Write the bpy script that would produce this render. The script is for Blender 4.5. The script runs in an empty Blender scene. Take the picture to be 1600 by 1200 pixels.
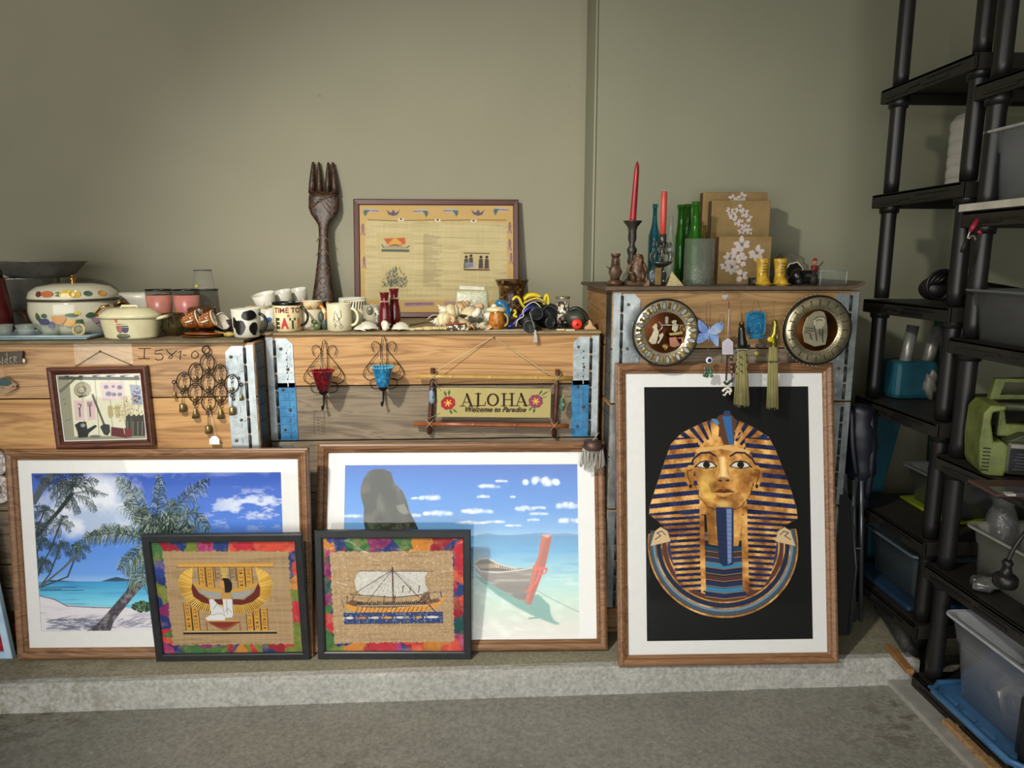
import bpy, bmesh, math, random
import numpy as np
from mathutils import Vector, Matrix, Euler
C = bpy.context.scene.collection
PI = math.pi
R = random.Random(7)
def rad(d): return d*PI/180
# ------------------------------------------------------------------ camera maths (1600x1200)
FPX = 1110.0; PITCH = rad(9.96); YAW = rad(3.05); ZC = 1.412
CAM = Vector((0, 0, ZC))
FW = Vector((math.sin(YAW)*math.cos(PITCH), math.cos(YAW)*math.cos(PITCH), -math.sin(PITCH)))
RT = Vector((math.cos(YAW), -math.sin(YAW), 0))
UP = RT.cross(FW)
def ray(px, py): return (FW*FPX + RT*(px-800) + UP*(600-py))
def W(px, py, Y):
    d = ray(px, py); return CAM + d*(Y/d.y)
def WZ(px, py, z):
    d = ray(px, py); return CAM + d*((z-ZC)/d.z)
def proj(p):
    q = Vector(p)-CAM; k = q.dot(FW); return (800+FPX*q.dot(RT)/k, 600-FPX*q.dot(UP)/k)
def XA(px, Y, z):
    q = Vector((0, Y, z))-CAM; s = (px-800)/FPX
    return (s*q.dot(FW)-q.dot(RT))/(RT.x-s*FW.x)
def mpp(Y, z=1.2): return Vector((0, Y, z-ZC)).dot(FW)/FPX
# ------------------------------------------------------------------ colours / materials
def lin(c):
    if isinstance(c, str):
        c = c.lstrip('#'); c = [int(c[i:i+2], 16)/255 for i in (0, 2, 4)]
    return tuple((v/12.92 if v <= .04045 else ((v+.055)/1.055)**2.4) for v in c)
_M = {}
def nm(name):
    m = bpy.data.materials.new(name); m.use_nodes = True
    nt = m.node_tree; return m, nt, nt.nodes['Principled BSDF']
def nd(nt, t, **kw):
    n = nt.nodes.new(t)
    for k, v in kw.items():
        if k in n.inputs: n.inputs[k].default_value = v
        else: setattr(n, k, v)
    return n
def mapping(nt, scale=(1, 1, 1), coord='Object', rnd=True):
    tc = nd(nt, 'ShaderNodeTexCoord'); mp = nd(nt, 'ShaderNodeMapping')
    mp.inputs['Scale'].default_value = scale
    if rnd:
        oi = nd(nt, 'ShaderNodeObjectInfo'); mu = nd(nt, 'ShaderNodeMath', operation='MULTIPLY'); mu.inputs[1].default_value = 37.0
        nt.links.new(oi.outputs['Random'], mu.inputs[0])
        cb = nd(nt, 'ShaderNodeCombineXYZ')
        for i in range(3): nt.links.new(mu.outputs[0], cb.inputs[i])
        nt.links.new(cb.outputs[0], mp.inputs['Location'])
    nt.links.new(tc.outputs[coord], mp.inputs['Vector']); return mp.outputs[0]
def ramp(nt, src, stops):
    r = nd(nt, 'ShaderNodeValToRGB'); nt.links.new(src, r.inputs[0]); e = r.color_ramp.elements
    while len(e) > 1: e.remove(e[-1])
    e[0].position = stops[0][0]; e[0].color = (*lin(stops[0][1]), 1)
    for p, c in stops[1:]:
        q = e.new(p); q.color = (*lin(c), 1)
    return r.outputs[0]
def noise(nt, vec, scale, detail=4, rough=.55, dist=0):
    n = nd(nt, 'ShaderNodeTexNoise', Scale=scale, Detail=detail, Roughness=rough, Distortion=dist)
    nt.links.new(vec, n.inputs['Vector']); return n.outputs[0]
def bump(nt, b, h, strength=.3, dist=.01):
    n = nd(nt, 'ShaderNodeBump', Strength=strength, Distance=dist)
    nt.links.new(h, n.inputs['Height']); nt.links.new(n.outputs[0], b.inputs['Normal'])
def mixc(nt, a, b, fac, mode='MIX'):
    m = nd(nt, 'ShaderNodeMix', data_type='RGBA', blend_type=mode)
    for s, v in ((6, a), (7, b), (0, fac)):
        if isinstance(v, (int, float)): m.inputs[s].default_value = v
        elif isinstance(v, (tuple, str)): m.inputs[s].default_value = (*lin(v), 1)
        else: nt.links.new(v, m.inputs[s])
    return m.outputs[2]
def mat(col, rough=.5, metal=0, vary=.08, bmp=0, bs=60, spec=None, coat=0, trans=0, alpha=1, ior=1.45, emit=0):
    k = (str(col), rough, metal, vary, bmp, bs, spec, coat, trans, alpha, emit)
    if k in _M: return _M[k]
    m, nt, b = nm('paint_'+str(col).strip('#'))
    c = lin(col); b.inputs['Roughness'].default_value = rough; b.inputs['Metallic'].default_value = metal
    if spec is not None: b.inputs['Specular IOR Level'].default_value = spec
    b.inputs['Coat Weight'].default_value = coat; b.inputs['Transmission Weight'].default_value = trans
    b.inputs['IOR'].default_value = ior; b.inputs['Alpha'].default_value = alpha
    v = mapping(nt); f = noise(nt, v, bs*.35)
    lo = tuple(max(0, x*(1-vary*1.6)) for x in c); hi = tuple(min(1, x*(1+vary*1.6)) for x in c)
    r = nd(nt, 'ShaderNodeValToRGB'); nt.links.new(f, r.inputs[0])
    r.color_ramp.elements[0].position = .35; r.color_ramp.elements[0].color = (*lo, 1)
    r.color_ramp.elements[1].position = .65; r.color_ramp.elements[1].color = (*hi, 1)
    nt.links.new(r.outputs[0], b.inputs['Base Color'])
    if bmp: bump(nt, b, noise(nt, v, bs, 5), bmp, .004)
    if emit:
        b.inputs['Emission Strength'].default_value = emit; b.inputs['Emission Color'].default_value = (*c, 1)
    _M[k] = m; return m
def wood(name, stops, axis=0, scale=1, rough=.55, bmp=.25, stain=None, knots=True, fine=1):
    if name in _M: return _M[name]
    m, nt, b = nm(name); b.inputs['Roughness'].default_value = rough
    s = [9*scale]*3; s[axis] = .8*scale
    v = mapping(nt, tuple(s))
    n1 = noise(nt, v, 1.6, 3, .5, .8)
    wv = nd(nt, 'ShaderNodeMath', operation='MULTIPLY'); wv.inputs[1].default_value = 9; nt.links.new(n1, wv.inputs[0])
    fr = nd(nt, 'ShaderNodeMath', operation='PINGPONG'); fr.inputs[1].default_value = 1; nt.links.new(wv.outputs[0], fr.inputs[0])
    s2 = [90*scale]*3; s2[axis] = 3*scale
    n2 = noise(nt, mapping(nt, tuple(s2)), 1.5, 4, .6)
    a = nd(nt, 'ShaderNodeMix', data_type='FLOAT'); a.inputs[0].default_value = .5*fine
    nt.links.new(fr.outputs[0], a.inputs[2]); nt.links.new(n2, a.inputs[3])
    col = ramp(nt, a.outputs[0], stops)
    if stain:
        n3 = noise(nt, mapping(nt, (3, 3, 3)), 1.7, 5, .6)
        col = mixc(nt, col, stain, ramp(nt, n3, [(.48, '#000000'), (.72, '#999999')]))
    if knots:
        s3 = [7.0]*3; s3[axis] = 3.5
        vo = nd(nt, 'ShaderNodeTexVoronoi', Scale=1.0, Randomness=1.0); nt.links.new(mapping(nt, tuple(s3)), vo.inputs['Vector'])
        col = mixc(nt, col, '#3a2412', ramp(nt, vo.outputs['Distance'], [(.03, '#cccccc'), (.09, '#000000')]))
    nt.links.new(col, b.inputs['Base Color'])
    bump(nt, b, a.outputs[0], bmp, .002)
    _M[name] = m; return m
def mottle(name, cols, scale=30, rough=.4, metal=0, bmp=.2, voron=False, coat=0, alpha=1, trans=0):
    if name in _M: return _M[name]
    m, nt, b = nm(name); b.inputs['Roughness'].default_value = rough; b.inputs['Metallic'].default_value = metal
    b.inputs['Coat Weight'].default_value = coat; b.inputs['Alpha'].default_value = alpha; b.inputs['Transmission Weight'].default_value = trans
    v = mapping(nt)
    if voron:
        vo = nd(nt, 'ShaderNodeTexVoronoi', Scale=scale, distance='CHEBYCHEV' if voron == 2 else 'EUCLIDEAN', Randomness=.3 if voron == 2 else 1)
        nt.links.new(v, vo.inputs['Vector']); sp = nd(nt, 'ShaderNodeSeparateColor'); nt.links.new(vo.outputs['Color'], sp.inputs[0]); h = sp.outputs[0]
    else: h = noise(nt, v, scale, 5, .65)
    n = len(cols); st = [((i/(n-1)) if voron else .3+.4*i/(n-1), c) for i, c in enumerate(cols)]
    r = ramp(nt, h, st)
    if voron: r.node.color_ramp.interpolation = 'CONSTANT'
    nt.links.new(r, b.inputs['Base Color']); bump(nt, b, h, bmp, .003)
    _M[name] = m; return m
def glassmat(name, col='#ffffff', rough=.03, alpha=.25, bmp=0, bs=60, spec=.5):
    """thin glass / clear plastic: see-through with real reflections"""
    if name in _M: return _M[name]
    m, nt, b = nm(name); out = nt.nodes['Material Output']
    tr = nd(nt, 'ShaderNodeBsdfTransparent'); tr.inputs[0].default_value = (*[v**.22 for v in lin(col)], 1)   # a ray crosses several walls of one vessel
    alpha = 1-(1-alpha)**(1/2.5)
    b.inputs['Base Color'].default_value = (*lin(col), 1); b.inputs['Roughness'].default_value = rough
    b.inputs['Specular IOR Level'].default_value = spec
    gl = nd(nt, 'ShaderNodeBsdfGlossy'); gl.inputs['Roughness'].default_value = rough
    mx = nd(nt, 'ShaderNodeMixShader'); mx.inputs[0].default_value = alpha
    lw = nd(nt, 'ShaderNodeLayerWeight', Blend=.5); m2 = nd(nt, 'ShaderNodeMixShader')
    pw = nd(nt, 'ShaderNodeMath', operation='POWER'); pw.inputs[1].default_value = 4; nt.links.new(lw.outputs['Facing'], pw.inputs[0])
    fa = nd(nt, 'ShaderNodeMath', operation='MULTIPLY_ADD'); fa.inputs[1].default_value = .55; fa.inputs[2].default_value = .022; nt.links.new(pw.outputs[0], fa.inputs[0])
    nt.links.new(tr.outputs[0], mx.inputs[1]); nt.links.new(b.outputs[0], mx.inputs[2])
    nt.links.new(fa.outputs[0], m2.inputs[0]); nt.links.new(mx.outputs[0], m2.inputs[1]); nt.links.new(gl.outputs[0], m2.inputs[2])
    nt.links.new(m2.outputs[0], out.inputs[0])
    if bmp:
        bp = nd(nt, 'ShaderNodeBump', Strength=bmp, Distance=.01); nt.links.new(noise(nt, mapping(nt), bs, 3, .5, 1.0), bp.inputs['Height'])
        nt.links.new(bp.outputs[0], gl.inputs['Normal']); nt.links.new(bp.outputs[0], b.inputs['Normal']); nt.links.new(bp.outputs[0], lw.inputs['Normal'])
    _M[name] = m; return m
def artmat():
    if 'art' in _M: return _M['art']
    m, nt, b = nm('printed_picture'); a = nd(nt, 'ShaderNodeAttribute', attribute_name='Col')
    nt.links.new(a.outputs['Color'], b.inputs['Base Color']); b.inputs['Roughness'].default_value = .6; b.inputs['Specular IOR Level'].default_value = .15
    _M['art'] = m; return m
# ------------------------------------------------------------------ mesh builder
class MB:
    def __init__(s): s.v = []; s.f = []; s.sm = []; s.mi = []; s.m = 0; s.T = None
    def add(s, vs, fs, smooth=False):
        o = len(s.v)
        s.v += [tuple(s.T @ Vector(p)) if s.T else tuple(p) for p in vs]
        for f in fs: s.f.append(tuple(i+o for i in f)); s.sm.append(smooth); s.mi.append(s.m)
        return s
    def box(s, c, d, rot=None):
        x, y, z = [k/2 for k in d]
        vs = [Vector((a*x, b*y, e*z)) for a in (-1, 1) for b in (-1, 1) for e in (-1, 1)]
        if rot: E = Euler(rot).to_matrix(); vs = [E @ p for p in vs]
        vs = [p+Vector(c) for p in vs]
        return s.add(vs, [(0, 1, 3, 2), (4, 6, 7, 5), (0, 4, 5, 1), (2, 3, 7, 6), (0, 2, 6, 4), (1, 5, 7, 3)])
    def lathe(s, prof, n=24, c=(0, 0, 0), sx=1, sy=1, closed=False, smooth=True):
        """prof: (r,z) list, spun about z"""
        vs = []; fs = []
        for r, z in prof:
            for i in range(n):
                a = 2*PI*i/n; vs.append((c[0]+r*math.cos(a)*sx, c[1]+r*math.sin(a)*sy, c[2]+z))
        k = len(prof)
        for j in range(k-1):
            for i in range(n):
                i2 = (i+1) % n; fs.append((j*n+i, j*n+i2, (j+1)*n+i2, (j+1)*n+i))
        if prof[0][0] > 1e-6: fs.append(tuple(range(n))[::-1])
        if prof[-1][0] > 1e-6 and not closed: fs.append(tuple((k-1)*n+i for i in range(n)))
        return s.add(vs, fs, smooth)
    def tube(s, pts, r, n=8, closed=False, smooth=True):
        P = [Vector(p) for p in pts]; k = len(P)
        rr = r if isinstance(r, (list, tuple)) else [r]*k
        vs = []; fs = []; nrm = None
        for i in range(k):
            if closed: t = P[(i+1) % k]-P[i-1]
            else: t = P[min(i+1, k-1)]-P[max(i-1, 0)]
            if t.length < 1e-9: t = Vector((0, 0, 1))
            t.normalize()
            if nrm is None:
                nrm = t.orthogonal().normalized()
            else:
                nrm = nrm - t*nrm.dot(t)
                nrm = nrm.normalized() if nrm.length > 1e-6 else t.orthogonal().normalized()
            bn = t.cross(nrm)
            for j in range(n):
                a = 2*PI*j/n; vs.append(P[i]+(nrm*math.cos(a)+bn*math.sin(a))*rr[i])
        for i in range(k if closed else k-1):
            i2 = (i+1) % k
            for j in range(n):
                j2 = (j+1) % n; fs.append((i*n+j, i*n+j2, i2*n+j2, i2*n+j))
        if not closed: fs.append(tuple(range(n))[::-1]); fs.append(tuple((k-1)*n+j for j in range(n)))
        return s.add(vs, fs, smooth)
    def ell(s, c, r, n=12, m=8, rot=None, fn=None):
        vs = []; fs = []
        E = Euler(rot).to_matrix() if rot else None
        for j in range(m+1):
            t = PI*j/m
            for i in range(n):
                a = 2*PI*i/n; p = Vector((math.sin(t)*math.cos(a), math.sin(t)*math.sin(a), math.cos(t)))
                k = fn(p) if fn else 1
                p = Vector((p.x*r[0]*k, p.y*r[1]*k, p.z*r[2]*k))
                if E: p = E @ p
                vs.append(p+Vector(c))
        for j in range(m):
            for i in range(n):
                i2 = (i+1) % n; fs.append((j*n+i, (j+1)*n+i, (j+1)*n+i2, j*n+i2))
        return s.add(vs, fs, True)
    def prism(s, pts, y0, y1, smooth=False):
        """outline (x,z) counter-clockwise extruded along y"""
        k = len(pts); vs = [(x, y0, z) for x, z in pts]+[(x, y1, z) for x, z in pts]
        fs = [tuple(range(k)), tuple(range(2*k-1, k-1, -1))]
        for i in range(k): fs.append((i, (i+1) % k, k+(i+1) % k, k+i)[::-1])
        return s.add(vs, fs, smooth)
    def ring(s, a, b):
        """a, b: equal loops -> strip"""
        k = len(a); return s.add(list(a)+list(b), [(i, (i+1) % k, k+(i+1) % k, k+i) for i in range(k)])
def arc(cx, cz, r, a0, a1, n=12, y=0, rz=None):
    rz = rz or r
    return [(cx+r*math.cos(rad(a0+(a1-a0)*i/n)), y, cz+rz*math.sin(rad(a0+(a1-a0)*i/n))) for i in range(n+1)]
def obj(name, mb, m, parent=None, label=None, bevel=0, kind=None):
    me = bpy.data.meshes.new(name); me.from_pydata(mb.v, [], mb.f)
    for q in (m if isinstance(m, (list, tuple)) else [m]): me.materials.append(q)
    me.polygons.foreach_set('use_smooth', mb.sm); me.polygons.foreach_set('material_index', mb.mi)
    me.update()
    bm = bmesh.new(); bm.from_mesh(me); bmesh.ops.recalc_face_normals(bm, faces=bm.faces); bm.to_mesh(me); bm.free()
    o = bpy.data.objects.new(name, me); C.objects.link(o)
    if parent: o.parent = parent
    if bevel:
        b = o.modifiers.new('bevel', 'BEVEL'); b.width = bevel; b.segments = 2; b.limit_method = 'ANGLE'
    if label: o['label'] = label
    if kind: o['kind'] = kind
    return o
def thing(name, label, cat, loc=(0, 0, 0), rot=(0, 0, 0), group=None):
    o = bpy.data.objects.new(name, None); C.objects.link(o); o.location = loc; o.rotation_euler = rot
    o.empty_display_size = .05; o['label'] = label; o['category'] = cat
    if group: o['group'] = group
    return o
def tag(o, label, cat, loc=None, rot=None, group=None):
    o['label'] = label; o['category'] = cat
    if group: o['group'] = group
    if loc is not None: o.location = loc
    if rot is not None: o.rotation_euler = rot
    return o
def copy_tree(o, parent=None):
    c = o.copy(); C.objects.link(c); c.parent = parent
    for ch in list(o.children): copy_tree(ch, c)
    return c
def B(*a, **k): m = MB(); return m.box(*a, **k)
def text_verts(s, size=1, shear=0, bold=0, align='CENTER'):
    cu = bpy.data.curves.new('t', 'FONT'); cu.body = s; cu.size = size; cu.shear = shear; cu.offset = bold; cu.align_x = align
    cu.resolution_u = 3
    ob = bpy.data.objects.new('t', cu); C.objects.link(ob)
    dg = bpy.context.evaluated_depsgraph_get(); ev = ob.evaluated_get(dg); me = ev.to_mesh()
    vs = [tuple(v.co) for v in me.vertices]; fs = [tuple(p.vertices) for p in me.polygons]
    ev.to_mesh_clear(); bpy.data.objects.remove(ob); bpy.data.curves.remove(cu)
    return vs, fs
def flat_text(s, size, x, y, z, **k):
    vs, fs = text_verts(s, size, **k); m = MB(); return m.add([(x+a, y, z+b) for a, b, _ in vs], fs)
def wrap_text(mb, s, size, r, ang, z, sx=1, **k):
    """text wrapped round a vertical cylinder of radius r, centred at angle ang (-90deg = towards the camera)"""
    vs, fs = text_verts(s, size, **k)
    mb.add([(r*math.cos(ang+a*sx/r), r*math.sin(ang+a*sx/r), z+b) for a, b, _ in vs], fs); return mb
# ------------------------------------------------------------------ picture painter (computes colours of a printed sheet)
class Cv:
    def __init__(s, nx, ny, quad, bg='#808080'):
        """quad: TL,TR,BR,BL in drawing units"""
        s.nx, s.ny = nx, ny; u = np.linspace(0, 1, nx)[None, :]; v = np.linspace(0, 1, ny)[:, None]
        q = np.array(quad, float); s.q = q
        P = lambda k: q[0, k]*(1-u)*(1-v)+q[1, k]*u*(1-v)+q[2, k]*u*v+q[3, k]*(1-u)*v
        s.X, s.Y = P(0), P(1); s.ps = abs(q[1, 0]-q[0, 0])/nx
        s.x0, s.x1 = q[:, 0].min(), q[:, 0].max(); s.y0, s.y1 = q[:, 1].min(), q[:, 1].max()
        s.a = np.ones((ny, nx, 3))*np.array(lin(bg)); s.rs = np.random.RandomState(3)
        s.mx = max(abs(q[0, 0]-q[3, 0]), abs(q[1, 0]-q[2, 0])); s.my = max(abs(q[0, 1]-q[1, 1]), abs(q[2, 1]-q[3, 1]))
    def sl(s, xa, xb, ya, yb):
        fx = s.nx/(s.x1-s.x0); fy = s.ny/(s.y1-s.y0); mx = s.mx+3*s.ps; my = s.my+3*s.ps
        return (slice(max(0, int((ya-my-s.y0)*fy)-2), max(0, min(s.ny, int((yb+my-s.y0)*fy)+3))),
                slice(max(0, int((xa-mx-s.x0)*fx)-2), max(0, min(s.nx, int((xb+mx-s.x0)*fx)+3))))
    def put(s, sl, m, col, al=1):
        if m.size == 0: return
        if isinstance(col, np.ndarray): c = col[sl] if col.ndim == 3 else col
        else: c = np.array(lin(col))
        m = (np.clip(m, 0, 1)*al)[..., None]; s.a[sl] = s.a[sl]*(1-m)+c*m
    def cov(s, pts, soft=None):
        p = np.array(pts, float); w = soft or s.ps; sl = s.sl(p[:, 0].min(), p[:, 0].max(), p[:, 1].min(), p[:, 1].max())
        X, Y = s.X[sl], s.Y[sl]
        ins = np.zeros(X.shape, bool); d = np.full(X.shape, 1e9); n = len(p)
        for i in range(n):
            x1, y1 = p[i]; x2, y2 = p[(i+1) % n]
            if y1 != y2: ins ^= ((y1 > Y) != (y2 > Y)) & (X < (x2-x1)*(Y-y1)/(y2-y1)+x1)
            L = (x2-x1)**2+(y2-y1)**2+1e-9; t = np.clip(((X-x1)*(x2-x1)+(Y-y1)*(y2-y1))/L, 0, 1)
            d = np.minimum(d, np.hypot(X-x1-t*(x2-x1), Y-y1-t*(y2-y1)))
        return sl, np.clip(.5+np.where(ins, d, -d)/w, 0, 1)
    def poly(s, pts, col, al=1, soft=None): sl, m = s.cov(pts, soft); s.put(sl, m, col, al)
    def mask(s, pts):
        sl, m = s.cov(pts); f = np.zeros((s.ny, s.nx)); f[sl] = m; return f
    def full(s, m, col, al=1): s.put((slice(0, s.ny), slice(0, s.nx)), m, col, al)
    def rect(s, x0, y0, x1, y1, col, al=1): s.poly([(x0, y0), (x1, y0), (x1, y1), (x0, y1)], col, al)
    def ell(s, cx, cy, rx, ry, col, al=1, rot=0, soft=None):
        r = max(rx, ry); sl = s.sl(cx-r, cx+r, cy-r, cy+r); X, Y = s.X[sl]-cx, s.Y[sl]-cy
        c, sn = math.cos(rot), math.sin(rot); u = (X*c+Y*sn)/rx; v = (-X*sn+Y*c)/ry
        k = np.hypot(u, v); s.put(sl, .5+(1-k)*min(rx, ry)/(soft or s.ps), col, al)
    def line(s, pts, w, col, al=1, w2=None):
        n = len(pts)-1
        for i in range(n):
            (x1, y1), (x2, y2) = pts[i], pts[i+1]; wa = w if w2 is None else w+(w2-w)*i/n
            r = wa/2; sl = s.sl(min(x1, x2)-r, max(x1, x2)+r, min(y1, y2)-r, max(y1, y2)+r); X, Y = s.X[sl], s.Y[sl]
            if X.size == 0: continue
            L = (x2-x1)**2+(y2-y1)**2+1e-9; t = np.clip(((X-x1)*(x2-x1)+(Y-y1)*(y2-y1))/L, 0, 1)
            d = np.hypot(X-x1-t*(x2-x1), Y-y1-t*(y2-y1))
            s.put(sl, np.clip(.5+(r-d)/s.ps, 0, 1)*min(1, wa/s.ps*1.2), col, al)
    def noise(s, sx, sy, oct=4, seed=1):
        out = 0; amp = 1; tot = 0; rs = np.random.RandomState(seed)
        for o in range(oct):
            gx = (s.X-s.x0)/sx*(2**o); gy = (s.Y-s.y0)/sy*(2**o)
            nx = int(gx.max())+3; ny = int(gy.max())+3; g = rs.rand(ny, nx); gx = np.clip(gx, 0, nx-2); gy = np.clip(gy, 0, ny-2)
            ix, iy = gx.astype(int), gy.astype(int); fx, fy = gx-ix, gy-iy; fx = fx*fx*(3-2*fx); fy = fy*fy*(3-2*fy)
            out = out+amp*((g[iy, ix]*(1-fx)+g[iy, ix+1]*fx)*(1-fy)+(g[iy+1, ix]*(1-fx)+g[iy+1, ix+1]*fx)*fy)
            tot += amp; amp *= .55
        return out/tot
    def vgrad(s, stops):
        ys = [p for p, _ in stops]; cs = np.array([lin(c) for _, c in stops])
        return np.stack([np.interp(s.Y, ys, cs[:, k]) for k in range(3)], -1)
    def sheet(s, name, w, h, parent, y=0, z0=0, x0=None, label=None, warp=None):
        """flat printed sheet, w x h metres, lower edge at z0, facing -y"""
        nx, ny = s.nx, s.ny; x0 = -w/2 if x0 is None else x0
        gx, gz = np.meshgrid(np.linspace(x0, x0+w, nx), np.linspace(z0+h, z0, ny))
        co = np.stack([gx, np.full_like(gx, y), gz], -1)
        if warp is not None: co[..., 1] += warp(s)
        i = np.arange(nx*ny).reshape(ny, nx); q = np.stack([i[1:, :-1], i[1:, 1:], i[:-1, 1:], i[:-1, :-1]], -1).reshape(-1)
        me = bpy.data.meshes.new(name); me.vertices.add(nx*ny); me.vertices.foreach_set('co', co.reshape(-1))
        nf = (nx-1)*(ny-1); me.loops.add(nf*4); me.loops.foreach_set('vertex_index', q.astype(np.int32))
        me.polygons.add(nf); me.polygons.foreach_set('loop_start', np.arange(0, nf*4, 4, dtype=np.int32))
        try: me.polygons.foreach_set('loop_total', np.full(nf, 4, dtype=np.int32))
        except Exception: pass
        ca = me.color_attributes.new('Col', 'FLOAT_COLOR', 'POINT'); rgba = np.ones((nx*ny, 4), np.float32); rgba[:, :3] = s.a.reshape(-1, 3)
        ca.data.foreach_set('color', rgba.reshape(-1)); me.materials.append(artmat()); me.update(calc_edges=True); me.validate()
        o = bpy.data.objects.new(name, me); C.objects.link(o); o.parent = parent
        if label: o['label'] = label
        return o
# ------------------------------------------------------------------ camera, light
cam = bpy.data.objects.new('camera', bpy.data.cameras.new('camera')); C.objects.link(cam)
cam.location = CAM; cam.rotation_euler = (PI/2-PITCH, 0, -YAW)
cam.data.sensor_fit = 'HORIZONTAL'; cam.data.sensor_width = 36; cam.data.lens = 36*FPX/1600; cam.data.clip_start = .05
bpy.context.scene.camera = cam
vs_ = bpy.context.scene.view_settings; vs_.view_transform = 'Standard'; vs_.look = 'None'; vs_.gamma = 1; vs_.exposure = 0.15
vs_.use_curve_mapping = False
bpy.context.scene.cycles.transparent_max_bounces = 32
wd = bpy.data.worlds.new('sky'); bpy.context.scene.world = wd; wd.use_nodes = True
bg = wd.node_tree.nodes['Background']; bg.inputs[0].default_value = (.78, .88, 1, 1); bg.inputs[1].default_value = .35
def light(kind, name, loc, target, energy, col, **k):
    l = bpy.data.lights.new(name, kind); l.energy = energy; l.color = col
    for a, b in k.items(): setattr(l, a, b)
    o = bpy.data.objects.new(name, l); C.objects.link(o); o.location = loc
    o.rotation_euler = (Vector(target)-Vector(loc)).to_track_quat('-Z', 'Y').to_euler(); return o
light('AREA', 'daylight_in_door_opening', (-1.3, -3.0, 1.15), (-.1, 3.0, 1.1), 165, (1, .985, .93), shape='RECTANGLE', size=5.6, size_y=2.3)
light('SPOT', 'added_key_spot', (-1.3, .35, 2.7), (0.05, 2.7, .85), 340, (1, .955, .85), spot_size=rad(78), spot_blend=1.0, shadow_soft_size=.07)  # unseen spot added as key light, aimed low so the upper wall stays dimmer
# ------------------------------------------------------------------ room
def st(name, mb, m, label=None): return obj(name, mb, m, kind='structure', label=label)
def wallmat(name, c0, c1):
    m, nt, b = nm(name); b.inputs['Roughness'].default_value = .75; b.inputs['Specular IOR Level'].default_value = .25
    v = mapping(nt, rnd=False); n = noise(nt, v, 1.1, 3); col = ramp(nt, n, [(.35, c0), (.65, c1)])
    sc = noise(nt, mapping(nt, (14, 14, 7), rnd=False), 1.0, 3, .5, 1.5)
    col = mixc(nt, col, '#5c5443', ramp(nt, sc, [(.735, '#000000'), (.80, '#8a8a8a')]))
    sp = nd(nt, 'ShaderNodeTexVoronoi', Scale=3.2); nt.links.new(v, sp.inputs['Vector'])
    col = mixc(nt, col, '#2e2a22', ramp(nt, sp.outputs['Distance'], [(.010, '#bbbbbb'), (.017, '#000000')]))
    ch = noise(nt, mapping(nt, (30, 30, 18), rnd=False), 1.0, 3, .6, 1.0)
    col = mixc(nt, col, '#c9c5b2', ramp(nt, ch, [(.80, '#000000'), (.84, '#777777')]))
    nt.links.new(col, b.inputs['Base Color']); bump(nt, b, noise(nt, v, 160, 4), .12, .003); return m
WM = wallmat('grey_green_wall_paint', '#8f8c79', '#979380')
WM2 = wallmat('grey_green_wall_paint_shaded', '#848471', '#8b8b77')  # same wall paint darkened: the right side's weaker light put into the colour
YB, YR, YP = 3.34, 3.10, 2.93
XS = XA(914, YB, 1.9); XP = XA(1519, YR, 1.9); XW = 3.3
st('wall_back', MB().box(((XS-4.2)/2, YB+.05, 1.45), (XS+4.2, .1, 3.1)), WM)
st('wall_back', MB().box(((XS+XP)/2, YR+.15, 1.45), (XP-XS, .3, 3.1)), WM2)
st('wall_back', MB().box(((XP+XW)/2, YP+.25, 1.45), (XW-XP, .5, 3.1)), WM2)
st('trim_2', MB().tube([(XS+.004, YR-.002, -.1), (XS+.004, YR-.002, 2.98)], .006, 6), WM)
st('wall_right', MB().box((XW+.05, 0, 1.45), (.1, 7, 3.1)), WM2)
st('wall_left', MB().box((-4.25, 0, 1.45), (.1, 7, 3.1)), WM)
st('ceiling', MB().box((-.45, .2, 3.03), (7.7, 6.8, .1)), mat('#b8b4a6', .8))
st('wall_front', MB().box((-.45, -3.2, 2.68), (7.7, .1, .6)).box((2.5, -3.2, 1.14), (1.8, .1, 2.48)), WM)
def concrete(name, c0, c1, stain, bright):
    m, nt, b = nm(name); b.inputs['Roughness'].default_value = .7; b.inputs['Specular IOR Level'].default_value = .35
    v = mapping(nt, rnd=False); col = ramp(nt, noise(nt, v, 2.2, 6, .65, .4), [(.3, c0), (.7, c1)])
    fine = noise(nt, v, 75, 5, .7); col = mixc(nt, col, ramp(nt, fine, [(.3, '#9a9a9a'), (.7, '#ffffff')]), .75, 'MULTIPLY')
    big = noise(nt, mapping(nt, (.55, .8, 1), rnd=False), 1.3, 2); pt = noise(nt, mapping(nt, (1, 1.6, 1), rnd=False), 13, 6, .72)
    a = nd(nt, 'ShaderNodeMath', operation='MULTIPLY'); nt.links.new(ramp(nt, big, [(.50, '#000000'), (.60, '#ffffff')]), a.inputs[0]); nt.links.new(ramp(nt, pt, [(.51, '#000000'), (.57, '#d8d8d8')]), a.inputs[1])
    col = mixc(nt, col, stain, a.outputs[0])
    sp = nd(nt, 'ShaderNodeTexVoronoi', Scale=14.0); nt.links.new(v, sp.inputs['Vector'])
    col = mixc(nt, col, bright, ramp(nt, sp.outputs['Distance'], [(.035, '#bbbbbb'), (.055, '#000000')]))
    nt.links.new(col, b.inputs['Base Color']); bump(nt, b, fine, .35, .004); return m
FLM = concrete('worn_concrete_floor', '#86857d', '#9b9991', '#574f3f', '#c0bdb0')
st('floor', MB().box((-.45, .1, -.15), (7.8, 6.6, .1)), FLM)
st('floor', MB().box((0, -9, -.16), (40, 11.56, .1)), mat('#a09c90', .8))
SLM = concrete('slab_concrete', '#8c8772', '#a09b85', '#6c6552', '#b0ac9a')
CBM = concrete('pale_curb_face', '#a9a8a3', '#bdbcb7', '#797566', '#cfcdc5')
def sl_y(px): return 2.268
XC = WZ(1442, 1032, 0).x
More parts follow.
